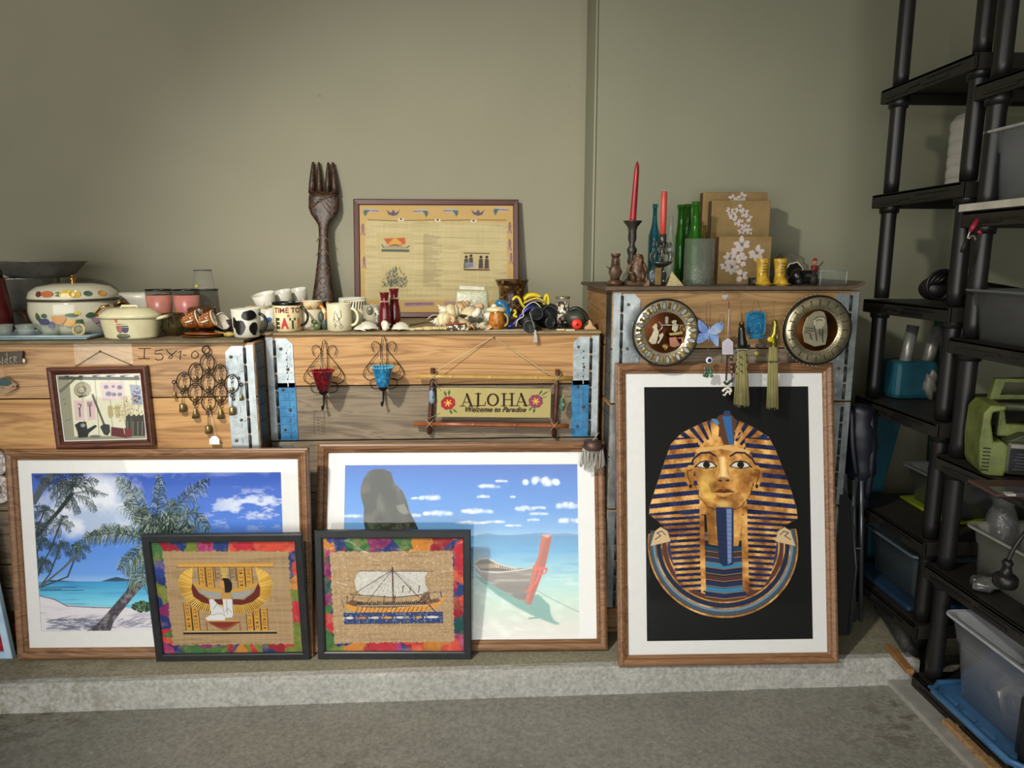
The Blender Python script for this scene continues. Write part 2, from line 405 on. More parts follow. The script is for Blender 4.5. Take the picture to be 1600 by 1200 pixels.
slab = MB(); slab.box(((XC-4.2)/2, (2.29+3.4)/2, -.051), (XC+4.2, 3.4-2.29, .10)).box(((XC+XW)/2, 2.92, -.051), (XW-XC, .96, .10))
st('trim_1', slab, SLM)
cf = MB(); n = 40; prof = [(2.30, .0), (2.275, -.002), (2.264, -.010), (2.262, -.03), (2.258, -.102), (2.30, -.102)]
xs = [-4.2+(XC+4.2)*i/n for i in range(n+1)]; rr = R.random
rows = [[(x, y+(rr()-.5)*.003, z+(rr()-.5)*.002) for y, z in prof] for x in xs]
vsf = [p for r_ in rows for p in r_]; k = len(prof)
cf.add(vsf, [(i*k+j, i*k+j+1, (i+1)*k+j+1, (i+1)*k+j) for i in range(n) for j in range(k-1)]+[tuple(range(k)), tuple(n*k+j for j in range(k))], False)
st('trim_1', cf, CBM)
# ------------------------------------------------------------------ timber collars
W1 = wood('orange_pine', [(.25, '#856443'), (.45, '#a58058'), (.6, '#b28d64'), (.8, '#957048')], 0)
W2 = wood('honey_pine', [(.25, '#8e6538'), (.45, '#b08451'), (.6, '#bc925e'), (.8, '#9e7342')], 0, .8)
W3 = wood('weathered_pine', [(.2, '#5f5345'), (.45, '#7d6f5d'), (.6, '#8a7c68'), (.8, '#6d5f4e')], 0, 1, .8, .5, '#4c4034')
W4 = wood('dim_pine', [(.2, '#7d5f3c'), (.45, '#96764c'), (.6, '#a28157'), (.8, '#886842')], 0)
W1y = wood('orange_pine_side', [(.25, '#7b5a34'), (.6, '#9a7548'), (.8, '#84603a')], 1)
GALV = mottle('galvanised_steel', ['#7d8588', '#a7afb2', '#c3cacc'], 14, .38, .75, .25)
GDARK = mat('#3a3c3c', .5, .6)
BLUP = mottle('flaking_blue_paint', ['#1f5a86', '#2f74a4', '#3f86b4'], 20, .5, .1, .2)
BOLT = mat('#6b5a44', .5, .7)
def plank(parent, x0, x1, z0, z1, y0, y1, m, side=False):
    p = obj('plank', MB().box(((x0+x1)/2, (y0+y1)/2, (z0+z1)/2), (x1-x0, y1-y0, z1-z0-.004)), m, parent, bevel=.003); return p
def bracket(parent, xa, xb, z0, z1, sgn, metal, blue=None, barrel=True, wid=.055):
    """corner hinge; sgn +1: corner at xb (right end), -1: corner at xa. y=0 is the plank face"""
    h = z1-z0; root = None
    def plate(a, b, zt, zb, m, name, cham):
        mb = MB(); c = .022 if cham else 0
        if sgn > 0: pts = [(a, zb), (b, zb), (b, zt), (a+c, zt) if c else (a, zt), (a, zt-c)]
        else: pts = [(a, zb), (b, zb), (b, zt-c), (b-c, zt) if c else (b, zt), (a, zt)]
        if not c: pts = [(a, zb), (b, zb), (b, zt), (a, zt)]
        mb.prism(pts, -.0035, 0)
        for k in range(6):
            z = zt-.03-(zt-zb-.05)*k/5.5
            mb.box(((a+b)/2, -.005, z), ((b-a)*.72, .003, .006))
            mb.box((a+(b-a)*.62, -.005, z-.018), (.004, .003, .02))
        return obj(name, mb, m, parent)
    zm = z0+h*.5
    pa, pb = (xa, xb-.034) if sgn > 0 else (xa+.034, xb)
    if blue:
        plate(pa, pb, z1-.012, zm+.005, metal, 'hinge_plate', True); plate(pa-.004, pb+.002, zm+.022, z0+.004, blue, 'painted_hinge_plate', False)
    else: plate(pa, pb, z1-.012, z0+.008, metal, 'hinge_plate', True)
    for k in range(5):
        z = z1-.05-(h-.08)*k/4.2; obj('bolt', MB().ell((pa+(pb-pa)*(.3+.35*(k % 2)), -.007, z), (.0055, .004, .0055), 8, 5), BOLT, parent)
    na, nb = (xb-.026, xb) if sgn > 0 else (xa, xa+.026)
    obj('hinge_plate', MB().box(((na+nb)/2, -.002, (z0+z1)/2-.002), (nb-na, .004, h-.012)), blue and GALV or metal, parent)
    kn = MB(); xk = (pb+.004) if sgn > 0 else (pa-.004)
    for k in range(6):
        kn.tube([(xk, -.004, z0+.01+(h-.02)*k/6), (xk, -.004, z0+.01+(h-.02)*(k+.86)/6)], .0055, 8)
    obj('hinge_pin', kn, GDARK, parent)
def collar(x0, x1, yf, depth, z0, z1, mu, ml, label, right=True, left=True, blue=None, zs=None):
    t = thing('timber_crate_collar', label, 'crate', ((x0+x1)/2, yf, z0), group='wooden pallet collars stacked against the wall')
    w = (x1-x0)/2; h = z1-z0; zm = zs-z0 if zs else h/2; T = .02
    for a, b, m in ((zm, h, mu), (0, zm, ml)):
        plank(t, -w, w, a, b, 0, T, m); plank(t, -w, w, a, b, depth-T, depth, m)
        for sx in (-1, 1):
            obj('plank', MB().box((sx*(w-T/2), depth/2, (a+b)/2), (T, depth-2*T, b-a-.004)), W1y, t, bevel=.003)
    if left: bracket(t, -w+.004, -w+.10, 0, h, -1, GALV, blue)
    if right: bracket(t, w-.10, w-.004, 0, h, 1, GALV, blue)
    for sx in (-1, 1):
        mb = MB(); mb.box((sx*(w+.0015), .05, h/2), (.003, .09, h-.02))
        for k in range(6): mb.box((sx*(w+.003), .05, .04+(h-.08)*k/5), (.004, .085, .006))
        obj('hinge_plate', mb, GDARK, t)  # side plates coloured dark to paint in the shade of the gap between stacks
    return t
ZT, ZR = 1.14, 1.304
YL, YM, YRR = 2.50, 2.62, 2.50
LX1 = XA(402, YL, .95); LX0 = LX1-1.24
MX0, MX1 = XA(418, YM, .95), XA(936, YM, .95)
RX0, RX1 = XA(955, YRR, 1.1), XA(1337, YRR, 1.1)
zb = lambda px, py, Y: W(px, py, Y).z
lz1, lz0 = zb(200, 622, YL), zb(200, 697, YL)-.03
mz1, mz0 = zb(650, 602, YM), zb(650, 687, YM)
rz1, rz0 = zb(1100, 545, YRR), zb(1100, 545, YRR)-.2
def stack(x0, x1, yf, dep, tops, mats, labs, splits, blues=None, **k):
    for i in range(len(tops)-1):
        collar(x0, x1, yf, dep, tops[i+1]+.001, tops[i], mats[i][0], mats[i][1], labs[i], blue=(blues or {}).get(i), zs=splits[i], **k)
def pallet(x0, x1, yf, dep, h, label):
    t = thing('timber_pallet', label, 'pallet', ((x0+x1)/2, yf, 0.0)); w = x1-x0
    for k in range(3): obj('bearer', MB().box((0, .05+(dep-.1)*k/2, h*.42), (w, .08, h*.5)), W4, t)
    for k in range(7): obj('top_board', MB().box((-w/2+.06+(w-.12)*k/6, dep/2, h*.85), (.1, dep, h*.28)), W1y, t)
    for k in range(3): obj('bottom_board', MB().box((0, .05+(dep-.1)*k/2, h*.08+.001), (w, .1, h*.15)), W4, t)
DL, DM, DR = .80, .68, .57
stack(LX0, LX1, YL, DL, [ZT-.012, lz0, lz0-.405, .145], [(W1, W2), (W3, W3), (W3, W3)],
      ['pine crate collar with a handwritten number, topmost of the left stack', 'weathered crate collar behind the palm beach picture, second of the left stack', 'bottom collar of the left crate stack, hidden behind the palm beach picture'], [lz1, None, None])
stack(MX0, MX1, YM, DM, [ZT, mz0, mz0-.405, .145], [(W2, W3), (W3, W3), (W3, W3)],
      ['pine crate collar with blue painted hinges behind the bamboo welcome sign', 'weathered crate collar behind the longtail boat picture, second of the middle stack', 'bottom collar of the middle crate stack, hidden behind the boat picture'], [mz1, None, None], {0: BLUP})
stack(RX0, RX1, YRR, DR, [ZR, rz0, rz0-.4, .10], [(W4, W3), (W3, W3), (W3, W3)],
      ['pine crate collar behind the two metal plates, topmost of the right stack', 'crate collar behind the pharaoh poster, second from top of the right stack', 'lower crate collar of the right stack, its hinge beside the boat picture frame'], [rz1, None, None])
pallet(LX0, LX1, YL, DL, .145, 'timber pallet under the left crate stack behind the palm beach picture')
pallet(MX0, MX1, YM, DM, .145, 'timber pallet under the middle crate stack behind the boat picture')
pallet(RX0, RX1, YRR, DR, .10, 'timber pallet under the right crate stack behind the pharaoh poster')
# handwriting on the left collar
def crp(x, y): return (200+x*260/1600, 520+y*190/1169)
hw = MB()
for st_ in ([(100, 150), (222, 148)], [(160, 150), (156, 245)], [(98, 246), (208, 248)], [(335, 160), (262, 175), (262, 205), (318, 200), (340, 230), (325, 258), (285, 262), (262, 250)],
            [(470, 170), (410, 220), (385, 240), (400, 250), (428, 240), (425, 215), (385, 185), (370, 160)], [(480, 190), (510, 172), (500, 255)], [(528, 214), (560, 216)],
            [(640, 175), (615, 195), (610, 230), (640, 246), (672, 230), (678, 200), (655, 178), (640, 175)]):
    pts = [W(*crp(x, y), YL)+Vector((0, -.0006, 0)) for x, y in st_]
    hw.tube(pts, .0016, 4)
lc = next(o for o in C.objects if o.name.startswith('timber_crate_collar'))
hw.v = [tuple(Vector(p)-lc.location) for p in hw.v]
obj('handwriting', hw, mat('#2b1d12', .8), lc)
# stamp outline on the grey middle plank
mc = [o for o in C.objects if o.name.startswith('timber_crate_collar')][3]
stp = MB()
def wr(x0, y0, x1, y1): return [W(x0, y0, YM), W(x1, y0, YM), W(x1, y1, YM), W(x0, y1, YM), W(x0, y0, YM)]
stp.tube([p+Vector((0, -.0005, 0)) for p in wr(491, 642, 507, 678)], .0007, 4); stp.tube([p+Vector((0, -.0005, 0)) for p in wr(491, 642, 507, 653)], .0007, 4)
for k in range(8): stp.tube([W(496+(k % 2)*6, 656+k*2.5, YM)+Vector((0, -.0006, 0)), W(499+(k % 2)*6, 657+k*2.5, YM)+Vector((0, -.0006, 0))], .001, 4)
stp.v = [tuple(Vector(p)-mc.location) for p in stp.v]
obj('stamp', stp, mat('#40352a', .8), mc)
# cardboard / sheet covers on the stacks
def sheet(name, label, cat, x0, x1, y0, y1, z, th, m, wob=.004, seed=1, curl=0):
    r = random.Random(seed); nx, ny = 28, 8; top = []; mb = MB(); vs = []
    for j in range(ny+1):
        for i in range(nx+1):
            u = i/nx; c = curl*max(0, (u-.93)/.07)**2
            vs.append((x0+(x1-x0)*u-(x0+x1)/2, y0+(y1-y0)*j/ny+(r.random()-.5)*(wob if j == 0 else 0)-y0, th+c))
    o = len(vs); vs += [(a, b, c-th) for a, b, c in vs]; w = nx+1; fs = []
    for j in range(ny):
        for i in range(nx):
            q = (j*w+i, j*w+i+1, (j+1)*w+i+1, (j+1)*w+i); fs += [q, tuple(p+o for p in q[::-1])]
    bd = [i for i in range(nx)]+[j*w+nx for j in range(ny)]+[ny*w+i for i in range(nx, 0, -1)]+[j*w for j in range(ny, 0, -1)]
    for a, b in zip(bd, bd[1:]+bd[:1]): fs.append((a, b, b+o, a+o))
    mb.add(vs, fs)
    ob = obj(name, mb, m); return tag(ob, label, cat, ((x0+x1)/2, y0, z))
TH = .009
sheet('cardboard_sheet', 'brown cardboard sheet on the middle crate stack under the shells', 'cardboard', MX0-.02, MX1+.0, YM-.015, YM+DM-.02, ZT+.001, TH, mottle('brown_card', ['#6d5c42', '#8a7758', '#97845f'], 8, .85, 0, .3), seed=2)
sheet('cover_board', 'dark brown board on the left crate stack under the pots and pans', 'board', LX0, LX1-.03, YL-.02, YL+DL-.02, ZT-.011, TH, mottle('dark_card', ['#4a4236', '#61563f', '#7b6d50'], 8, .8, 0, .3), seed=3)
sheet('cardboard_tray', 'thin brown cardboard tray on the right crate stack, its right end curled up', 'tray', RX0-.028, RX1+.004, YRR-.02, YRR+DR-.01, ZR+.001, .012, mottle('dark_tray', ['#3c3128', '#4f4033', '#5f4e3d'], 8, .7, 0, .3), seed=4, curl=.018)
ZTT = ZT+.001+TH; ZRT = ZR+.013
# ------------------------------------------------------------------ framed pictures
PINE = wood('frame_pine', [(.25, '#6b4a30'), (.5, '#8a6546'), (.75, '#775539')], 0, 1.4, .42, .12, knots=False, fine=.5)
DKW = wood('frame_dark', [(.25, '#3d2015'), (.5, '#5a3020'), (.75, '#45251a')], 0, 1.4, .35, .12, knots=False)
MAHO = mat('#4c211d', .4); BLKF = mat('#25272a', .38); PBLU = mottle('pale_blue_wash', ['#8fb0cf', '#a9c4dc', '#b8d0e4'], 12, .6)
PANE = glassmat('picture_pane', '#ffffff', .04, .002, .10, 3.0)
FILM = glassmat('crinkled_film', '#ffffff', .05, .005, .6, 14)
def place_frame(name, label, cat, BL, BR, top, zb, ytop, group=None, th=.028):
    """BL, BR: pixels of the lower corners, top: pixel row of the top edge in the middle"""
    pz = [WZ(BL[0], BL[1], zb), WZ(BR[0], BR[1], zb)] if ytop[0] is None else [W(BL[0], BL[1], ytop[0]), W(BR[0], BR[1], ytop[0])]
    a, b = pz; a.z = b.z = zb; ex = (b-a); w = ex.length; ex.normalize(); mid = (a+b)/2
    tp = W((BL[0]+BR[0])/2, top, ytop[1]); up = tp-mid; up -= ex*up.dot(ex); h = up.length; up.normalize(); ey = up.cross(ex)
    M = Matrix((ex, ey, up)).transposed()
    o = thing(name, label, cat, mid+ey*0, M.to_euler(), group)
    return o, w, h
def moulding(parent, w, h, prof, m, name='frame', z0=0):
    """prof: (inset, y) loops outer->inner"""
    mb = MB()
    def loop(d, y): return [(-w/2+d, y, z0+d), (w/2-d, y, z0+d), (w/2-d, y, z0+h-d), (-w/2+d, y, z0+h-d)]
    for (d1, y1), (d2, y2) in zip(prof, prof[1:]): mb.ring(loop(d1, y1), loop(d2, y2))
    d1, y1 = prof[0]; d2, y2 = prof[-1]; mb.ring(loop(d2, y2), loop(d1, y1))
    return obj(name, mb, m, parent)
def wide_prof(fw, t): return [(0, 0), (0, -t*.72), (fw*.12, -t*.8), (fw*.16, -t*.95), (fw*.34, -t), (fw*.62, -t*.86), (fw*.72, -t*.70), (fw*.76, -t*.78), (fw*.95, -t*.62), (fw, -t*.5), (fw, 0)]
def backing(parent, w, h, m='#4d3c2a'): return obj('backing_board', MB().box((0, -.003, h/2), (w-.01, .004, h-.01)), mat(m, .9), parent)
def pane(parent, w, h, fw, y, m): return obj('glass_pane', MB().box((0, y, h/2), (w-2*fw+.006, .0015, h-2*fw+.006)), m, parent)
MATC = mottle('mat_board', ['#d6d6d6', '#dcdcdc'], 40, .9, 0, .05)
def mat_board(parent, w, h, fw, ix, it, ib, y=-.0115, ix2=None):
    """passe-partout with an opening: ix side inset, it top inset, ib bottom inset"""
    ix2 = ix if ix2 is None else ix2
    a = fw-.004; O = [(-w/2+a, 0, a), (w/2-a, 0, a), (w/2-a, 0, h-a), (-w/2+a, 0, h-a)]; I = [(-w/2+ix, 0, ib), (w/2-ix2, 0, ib), (w/2-ix2, 0, h-it), (-w/2+ix, 0, h-it)]
    mb = MB(); up = lambda L, yy: [(x, yy, z) for x, _, z in L]
    mb.ring(up(O, y), up(I, y)); mb.ring(up(I, y), up(I, y+.0015)); mb.ring(up(I, y+.0015), up(O, y+.0015)); mb.ring(up(O, y+.0015), up(O, y))
    return obj('mat_board', mb, MATC, parent)
def clampc(a): return np.clip(a, 0, 1)
# --- painters -------------------------------------------------------
def frond(c, pts, n, L, cols, rs, w=2.2, droop=.6, midw=3, both=True):
    """pts: midrib points; leaflets hang off it"""
    P = np.array(pts, float); seg = np.hypot(*np.diff(P, axis=0).T); cu = np.concatenate([[0], np.cumsum(seg)]); T = cu[-1]
    for i in range(n):
        t = T*(i+.5)/n; k = min(len(P)-2, np.searchsorted(cu, t)-1); k = max(k, 0); f = (t-cu[k])/(seg[k]+1e-6); p = P[k]*(1-f)+P[k+1]*f
        d = P[k+1]-P[k]; d = d/np.hypot(*d); nn = np.array([-d[1], d[0]])
        s_ = math.sin(PI*min(1, (i+.8)/n*1.02))**.5*L*(.75+.4*rs.random())
        for sg in ((1, -1) if both else (1,)):
            j1, j2 = rs.uniform(.55, 1.05), rs.uniform(.2, .9); q = p+(nn*sg*j1+d*j2)*s_*.5; e = q+(nn*sg*.35+d*rs.uniform(.1, .7))*s_*.4+np.array([0, droop*s_*.55])
            c.line([tuple(p), tuple(q), tuple(e)], w, rs.choice(cols), 1, w*.5)
    c.line([tuple(p) for p in pts], midw, cols[-1], 1, 1.2)
def art_beach():
    c = Cv(760, 500, [(110, 125), (1440, 116), (1446, 1000), (136, 1000)]); rs = random.Random(4)
    c.a = c.vgrad([(120, '#3454ac'), (300, '#4a72cc'), (560, '#5a8cdc'), (680, '#689ae2'), (720, '#8fb6e8')])
    n = c.noise(420, 330, 6, 5); X, Y = c.X, c.Y
    big = np.exp(-(((X-430)/230)**2+((Y-350)/150)**2))+.75*np.exp(-(((X-300)/150)**2+((Y-220)/120)**2))+.6*np.exp(-(((X-1250)/260)**2+((Y-480)/80)**2))+.55*np.exp(-(((X-620)/140)**2+((Y-420)/60)**2))
    m = clampc((n+big*.40-.70)*5); sh = c.noise(160, 120, 4, 9)
    c.full(m, '#dfe5ee', .92); c.full(m*clampc((sh-.48)*4), '#8fa6cf', .7)
    n2 = c.noise(90, 40, 5, 12); c.full(clampc((n2-.5)*7)*clampc((X-930)/250)*clampc((460-Y)/120)*clampc((Y-190)/80), '#dfe7f2', .75)
    # sea
    sea = c.vgrad([(720, '#3e8fc4'), (760, '#4fa5d2'), (820, '#6cc0e0'), (880, '#8fd3e6')]); mk = (Y > 722).astype(float); c.full(mk, sea)
    c.full(mk*clampc((c.noise(200, 10, 3, 3)-.55)*5), '#2f7fb8', .5)
    c.poly([(150, 722), (190, 712), (260, 716), (335, 722)], '#2f4a66'); c.poly([(460, 722), (510, 706), (545, 697), (590, 708), (640, 712), (680, 722)], '#2e5068'); c.rect(690, 717, 800, 724, '#35566c')
    for y_, x_ in ((752, 330), (762, 250), (768, 370)): c.rect(136, y_, x_, y_+5, '#274a68', .8)
    sand = [(120, 800), (200, 815), (260, 850), (380, 862), (600, 872), (760, 905), (1446, 930), (1446, 1010), (120, 1010)]
    c.poly(sand, '#d8d3dc'); c.full(c.mask(sand)*clampc((c.noise(120, 20, 4, 21)-.5)*5), '#a4a2b4', .6)
    c.line([(136, 802), (210, 820), (275, 858), (420, 868), (560, 872)], 7, '#4c4a55', .7)
    for k in range(130):  # frond shadows on the sand
        x = rs.uniform(160, 470); y = rs.uniform(930, 992); c.line([(x, y), (x+rs.uniform(30, 70), y+rs.uniform(-14, 10))], 5, '#59617c', .55)
    for k in range(60):
        x = rs.uniform(540, 720); y = rs.uniform(930, 985); c.line([(x, y), (x+rs.uniform(20, 50), y-rs.uniform(4, 18))], 4, '#6d7390', .5)
    for k in range(120):
        a = rs.uniform(0, 6.3); r = rs.random()**.5; c.ell(680+55*r*math.cos(a), 865+30*r*math.sin(a), 8, 6, rs.choice(['#23352c', '#3d5a3e', '#557252']))
    DK = ['#14201f', '#22302c', '#31413a', '#1b2a33']; MD = ['#1a2a24', '#2f463a', '#4a6452', '#15221f', '#7a8e7e', '#a3b2a4', '#1c2c28']; LT = ['#30463a', '#5c7462', '#a3b3a2', '#1c2c26', '#75897a', '#22332c']
    c.line([(215, 130), (165, 200), (118, 280)], 44, '#4c5560', 1, 30)
    c.line([(320, 240), (250, 330), (170, 420), (130, 470)], 22, '#2b3036', 1, 16)
    for a in (200, 225, 160, 140, 20, 350, 60, 95, 180, 250):
        r = rad(a); L = rs.uniform(95, 150); frond(c, [(330, 200), (330+L*.5*math.cos(r), 200-L*.5*math.sin(r)-14), (330+L*math.cos(r), 200-L*math.sin(r)+22)], 22, 44, DK, rs, 3.2)
    frond(c, [(330, 235), (420, 225), (515, 245)], 26, 30, DK, rs, 2.6); frond(c, [(335, 245), (400, 270), (450, 335)], 24, 40, DK[:3]+['#586b66'], rs, 3)
    frond(c, [(325, 250), (335, 300), (355, 350)], 18, 36, DK, rs, 3); frond(c, [(120, 140), (160, 150), (210, 190)], 16, 40, DK, rs, 3)
    for (cx, cy, L) in ((170, 335, 70), (255, 400, 85), (150, 500, 55), (250, 530, 70), (345, 545, 75), (155, 620, 55), (140, 420, 60)):
        c.line([(cx, cy), (cx-60, cy+150), (132, min(755, cy+260))], 9, '#3a424a', 1, 7)
        for a in range(8):
            r = rad(a*45+rs.uniform(-15, 15)); l = L*rs.uniform(.7, 1.1)
            frond(c, [(cx, cy), (cx+l*.55*math.cos(r), cy-l*.45*math.sin(r)-8), (cx+l*math.cos(r), cy-l*.7*math.sin(r)+22)], 14, 24, DK+['#41545a'], rs, 2.6)
    c.line([(350, 560), (260, 650), (135, 752)], 12, '#566069', 1, 10)
    # main palm
    tr = [(625, 725), (690, 745), (640, 800), (600, 850), (555, 905), (520, 955), (505, 1000), (375, 1000), (430, 965), (480, 910), (540, 840), (590, 780)]
    c.poly(tr, '#4b4750'); tm = c.mask(tr); c.full(tm*clampc((c.noise(16, 30, 4, 31)-.45)*5), '#98929c', .6); c.full(tm*clampc((c.noise(60, 9, 3, 33)-.5)*5), '#2a2730', .6)
    O = (750, 500)
    for pts, n, L, cl in (([(750, 500), (690, 330), (640, 220), (560, 145)], 60, 95, LT), ([(750, 490), (720, 400), (600, 300), (640, 260)], 34, 60, MD), ([(755, 490), (775, 300), (790, 190), (780, 130)], 50, 70, MD),
                          ([(760, 490), (860, 330), (960, 220), (1060, 150)], 56, 78, MD), ([(760, 480), (880, 360), (980, 340), (1045, 450)], 50, 80, MD), ([(760, 490), (850, 400), (930, 380), (960, 470)], 40, 75, MD),
                          ([(745, 495), (640, 445), (480, 440), (380, 490)], 64, 78, LT), ([(740, 500), (560, 450), (400, 470), (320, 550)], 44, 60, MD), ([(740, 505), (725, 560), (690, 640), (675, 740)], 60, 135, LT),
                          ([(745, 505), (680, 540), (620, 600), (560, 660)], 40, 80, LT), ([(755, 490), (700, 420), (690, 360), (700, 300)], 40, 90, DK+MD), ([(760, 480), (830, 430), (900, 440), (980, 465)], 40, 60, MD),
                          ([(755, 480), (800, 400), (840, 330), (850, 260)], 40, 80, MD)):
        frond(c, pts, int(n*1.9), L, cl, rs, 2.6, .8, 4)
    for k in range(260):
        a = rs.uniform(0, 6.3); r = rs.random()**.6*95; x, y = 775+r*math.cos(a), 420+r*.85*math.sin(a); c.line([(x, y), (x+rs.uniform(-22, 22), y+rs.uniform(15, 45))], 4, rs.choice(DK+MD))
    return c
def art_boat():
    c = Cv(640, 440, [(134, 102), (1446, 88), (1450, 1022), (142, 1022)]); rs = random.Random(5); X, Y = c.X, c.Y
    c.a = c.vgrad([(95, '#2660b8'), (200, '#3478cc'), (340, '#4c8cd6'), (440, '#70a6dc'), (478, '#8cbbe0'), (482, '#4c8fc0'), (560, '#5fa6d4'), (640, '#8cc4d8'), (720, '#a6d2d4'), (820, '#b8d4c8'), (900, '#c2cfc4'), (960, '#cfcfc9'), (1022, '#d3d2ce')])
    c.full(clampc((Y-482)/60)*clampc((760-Y)/100)*clampc((c.noise(120, 14, 4, 8)-.5)*4), '#3c86c0', .45)
    c.full(clampc((Y-650)/120)*clampc((c.noise(60, 26, 4, 18)-.5)*4), '#e4efe6', .5)
    for cx, cy, rx, ry in ((1240, 190, 95, 38), (1015, 185, 30, 10), (940, 215, 60, 15), (915, 270, 32, 13), (1080, 270, 15, 6), (620, 278, 60, 22), (540, 280, 26, 8), (880, 350, 85, 20), (660, 362, 75, 22), (190, 376, 50, 12), (1150, 335, 55, 20), (1230, 330, 30, 10), (850, 410, 80, 11), (980, 405, 50, 10), (1230, 362, 50, 10), (530, 372, 35, 12), (1390, 320, 70, 30), (1195, 395, 30, 9), (1080, 425, 40, 6), (1400, 400, 60, 26)):
        for k in range(26):
            u = rs.uniform(-1, 1); c.ell(cx+u*rx, cy-(1-u*u)*ry*rs.uniform(-.3, .6), rx*.17, ry*.4, rs.choice(['#eef3f7', '#d3e0ec', '#b5cde6']), .42, soft=9)
    c.poly([(880, 474), (940, 466), (985, 474), (1060, 476), (1160, 470), (1240, 462), (1300, 470), (1380, 466), (1449, 474), (1449, 482), (880, 482)], '#5e86b8', .8)
    rock = [(258, 455), (245, 400), (247, 330), (232, 290), (222, 240), (238, 180), (262, 140), (300, 124), (350, 122), (392, 138), (415, 200), (460, 240), (487, 300), (500, 350), (530, 400), (556, 455)]
    c.poly(rock, '#30332d'); rm = c.mask(rock); c.full(rm*clampc((c.noise(40, 60, 5, 41)-.5)*5), '#66665c', .7); c.full(rm*clampc((c.noise(28, 22, 4, 42)-.55)*6)*clampc((Y-250)/120), '#4d6142', .7); c.full(rm*clampc((c.noise(24, 60, 4, 44)-.58)*6), '#1d2120', .8)
    c.poly([(425, 320), (470, 310), (500, 360), (470, 370), (440, 350)], '#8a8a80', .6)
    # boat shadow in the water and the boat
    c.poly([(868, 690), (900, 720), (1000, 800), (1100, 860), (1180, 900), (1290, 945), (1325, 955), (1340, 948), (1310, 930), (1290, 900), (1285, 850), (1220, 790), (1180, 800)], '#5d9a92', .9, 10)
    c.line([(1190, 760), (1300, 820), (1450, 890)], 2.5, '#5a6f70'); c.line([(1170, 920), (1220, 915)], 8, '#6f8f88')
    hull = [(866, 625), (880, 605), (905, 597), (940, 600), (1000, 630), (1080, 650), (1140, 655), (1205, 645), (1230, 640), (1215, 760), (1178, 850), (1130, 830), (1020, 770), (920, 710), (880, 670)]
    c.poly(hull, '#857d77'); hm = c.mask(hull); c.full(hm*clampc((Y-700)/140), '#645c58', .8); c.full(hm*clampc((c.noise(150, 14, 3, 51)-.5)*4), '#c4beb6', .5)
    c.poly([(880, 628), (892, 612), (940, 608), (1000, 636), (1080, 655), (1110, 658), (1040, 668), (900, 668)], '#5b544e'); c.poly([(885, 632), (985, 628), (1010, 650), (895, 655)], '#a98f74')
    for k in range(9): c.line([(985+k*14, 636+k*2.6), (992+k*14, 650+k*2)], 4, '#d8d0c4')
    c.line([(870, 640), (900, 668), (1000, 676), (1120, 664), (1210, 648)], 6, '#d2cbc2'); c.line([(872, 622), (895, 603), (940, 600), (1000, 632), (1100, 655)], 6, '#cfc8be')
    for k in range(4): c.line([(890+k*8, 680+k*22), (1010, 722+k*22), (1190, 742+k*24)], 2, '#76706a', .7)
    c.poly([(1240, 478), (1262, 472), (1296, 474), (1294, 510), (1262, 640), (1240, 700), (1178, 852), (1150, 830), (1195, 650), (1222, 590)], '#c0664e'); c.poly([(1262, 500), (1296, 474), (1294, 510), (1262, 640), (1178, 852), (1165, 842)], '#a04f3e', .7)
    c.poly([(1240, 478), (1262, 472), (1297, 474), (1275, 492)], '#d9a48c')
    for pts in ([(1195, 645), (1230, 660), (1270, 655), (1262, 680), (1225, 690)], [(1230, 670), (1215, 720), (1170, 770), (1150, 780)], [(1205, 660), (1240, 650), (1272, 665)]): c.line(pts, 12, '#dc5a48', 1, 6)
    # haze reflected sheen on the print: none; legs of a jetty far out
    return c
GOLDS = ['#9c6a34', '#b8864a', '#d2a566']
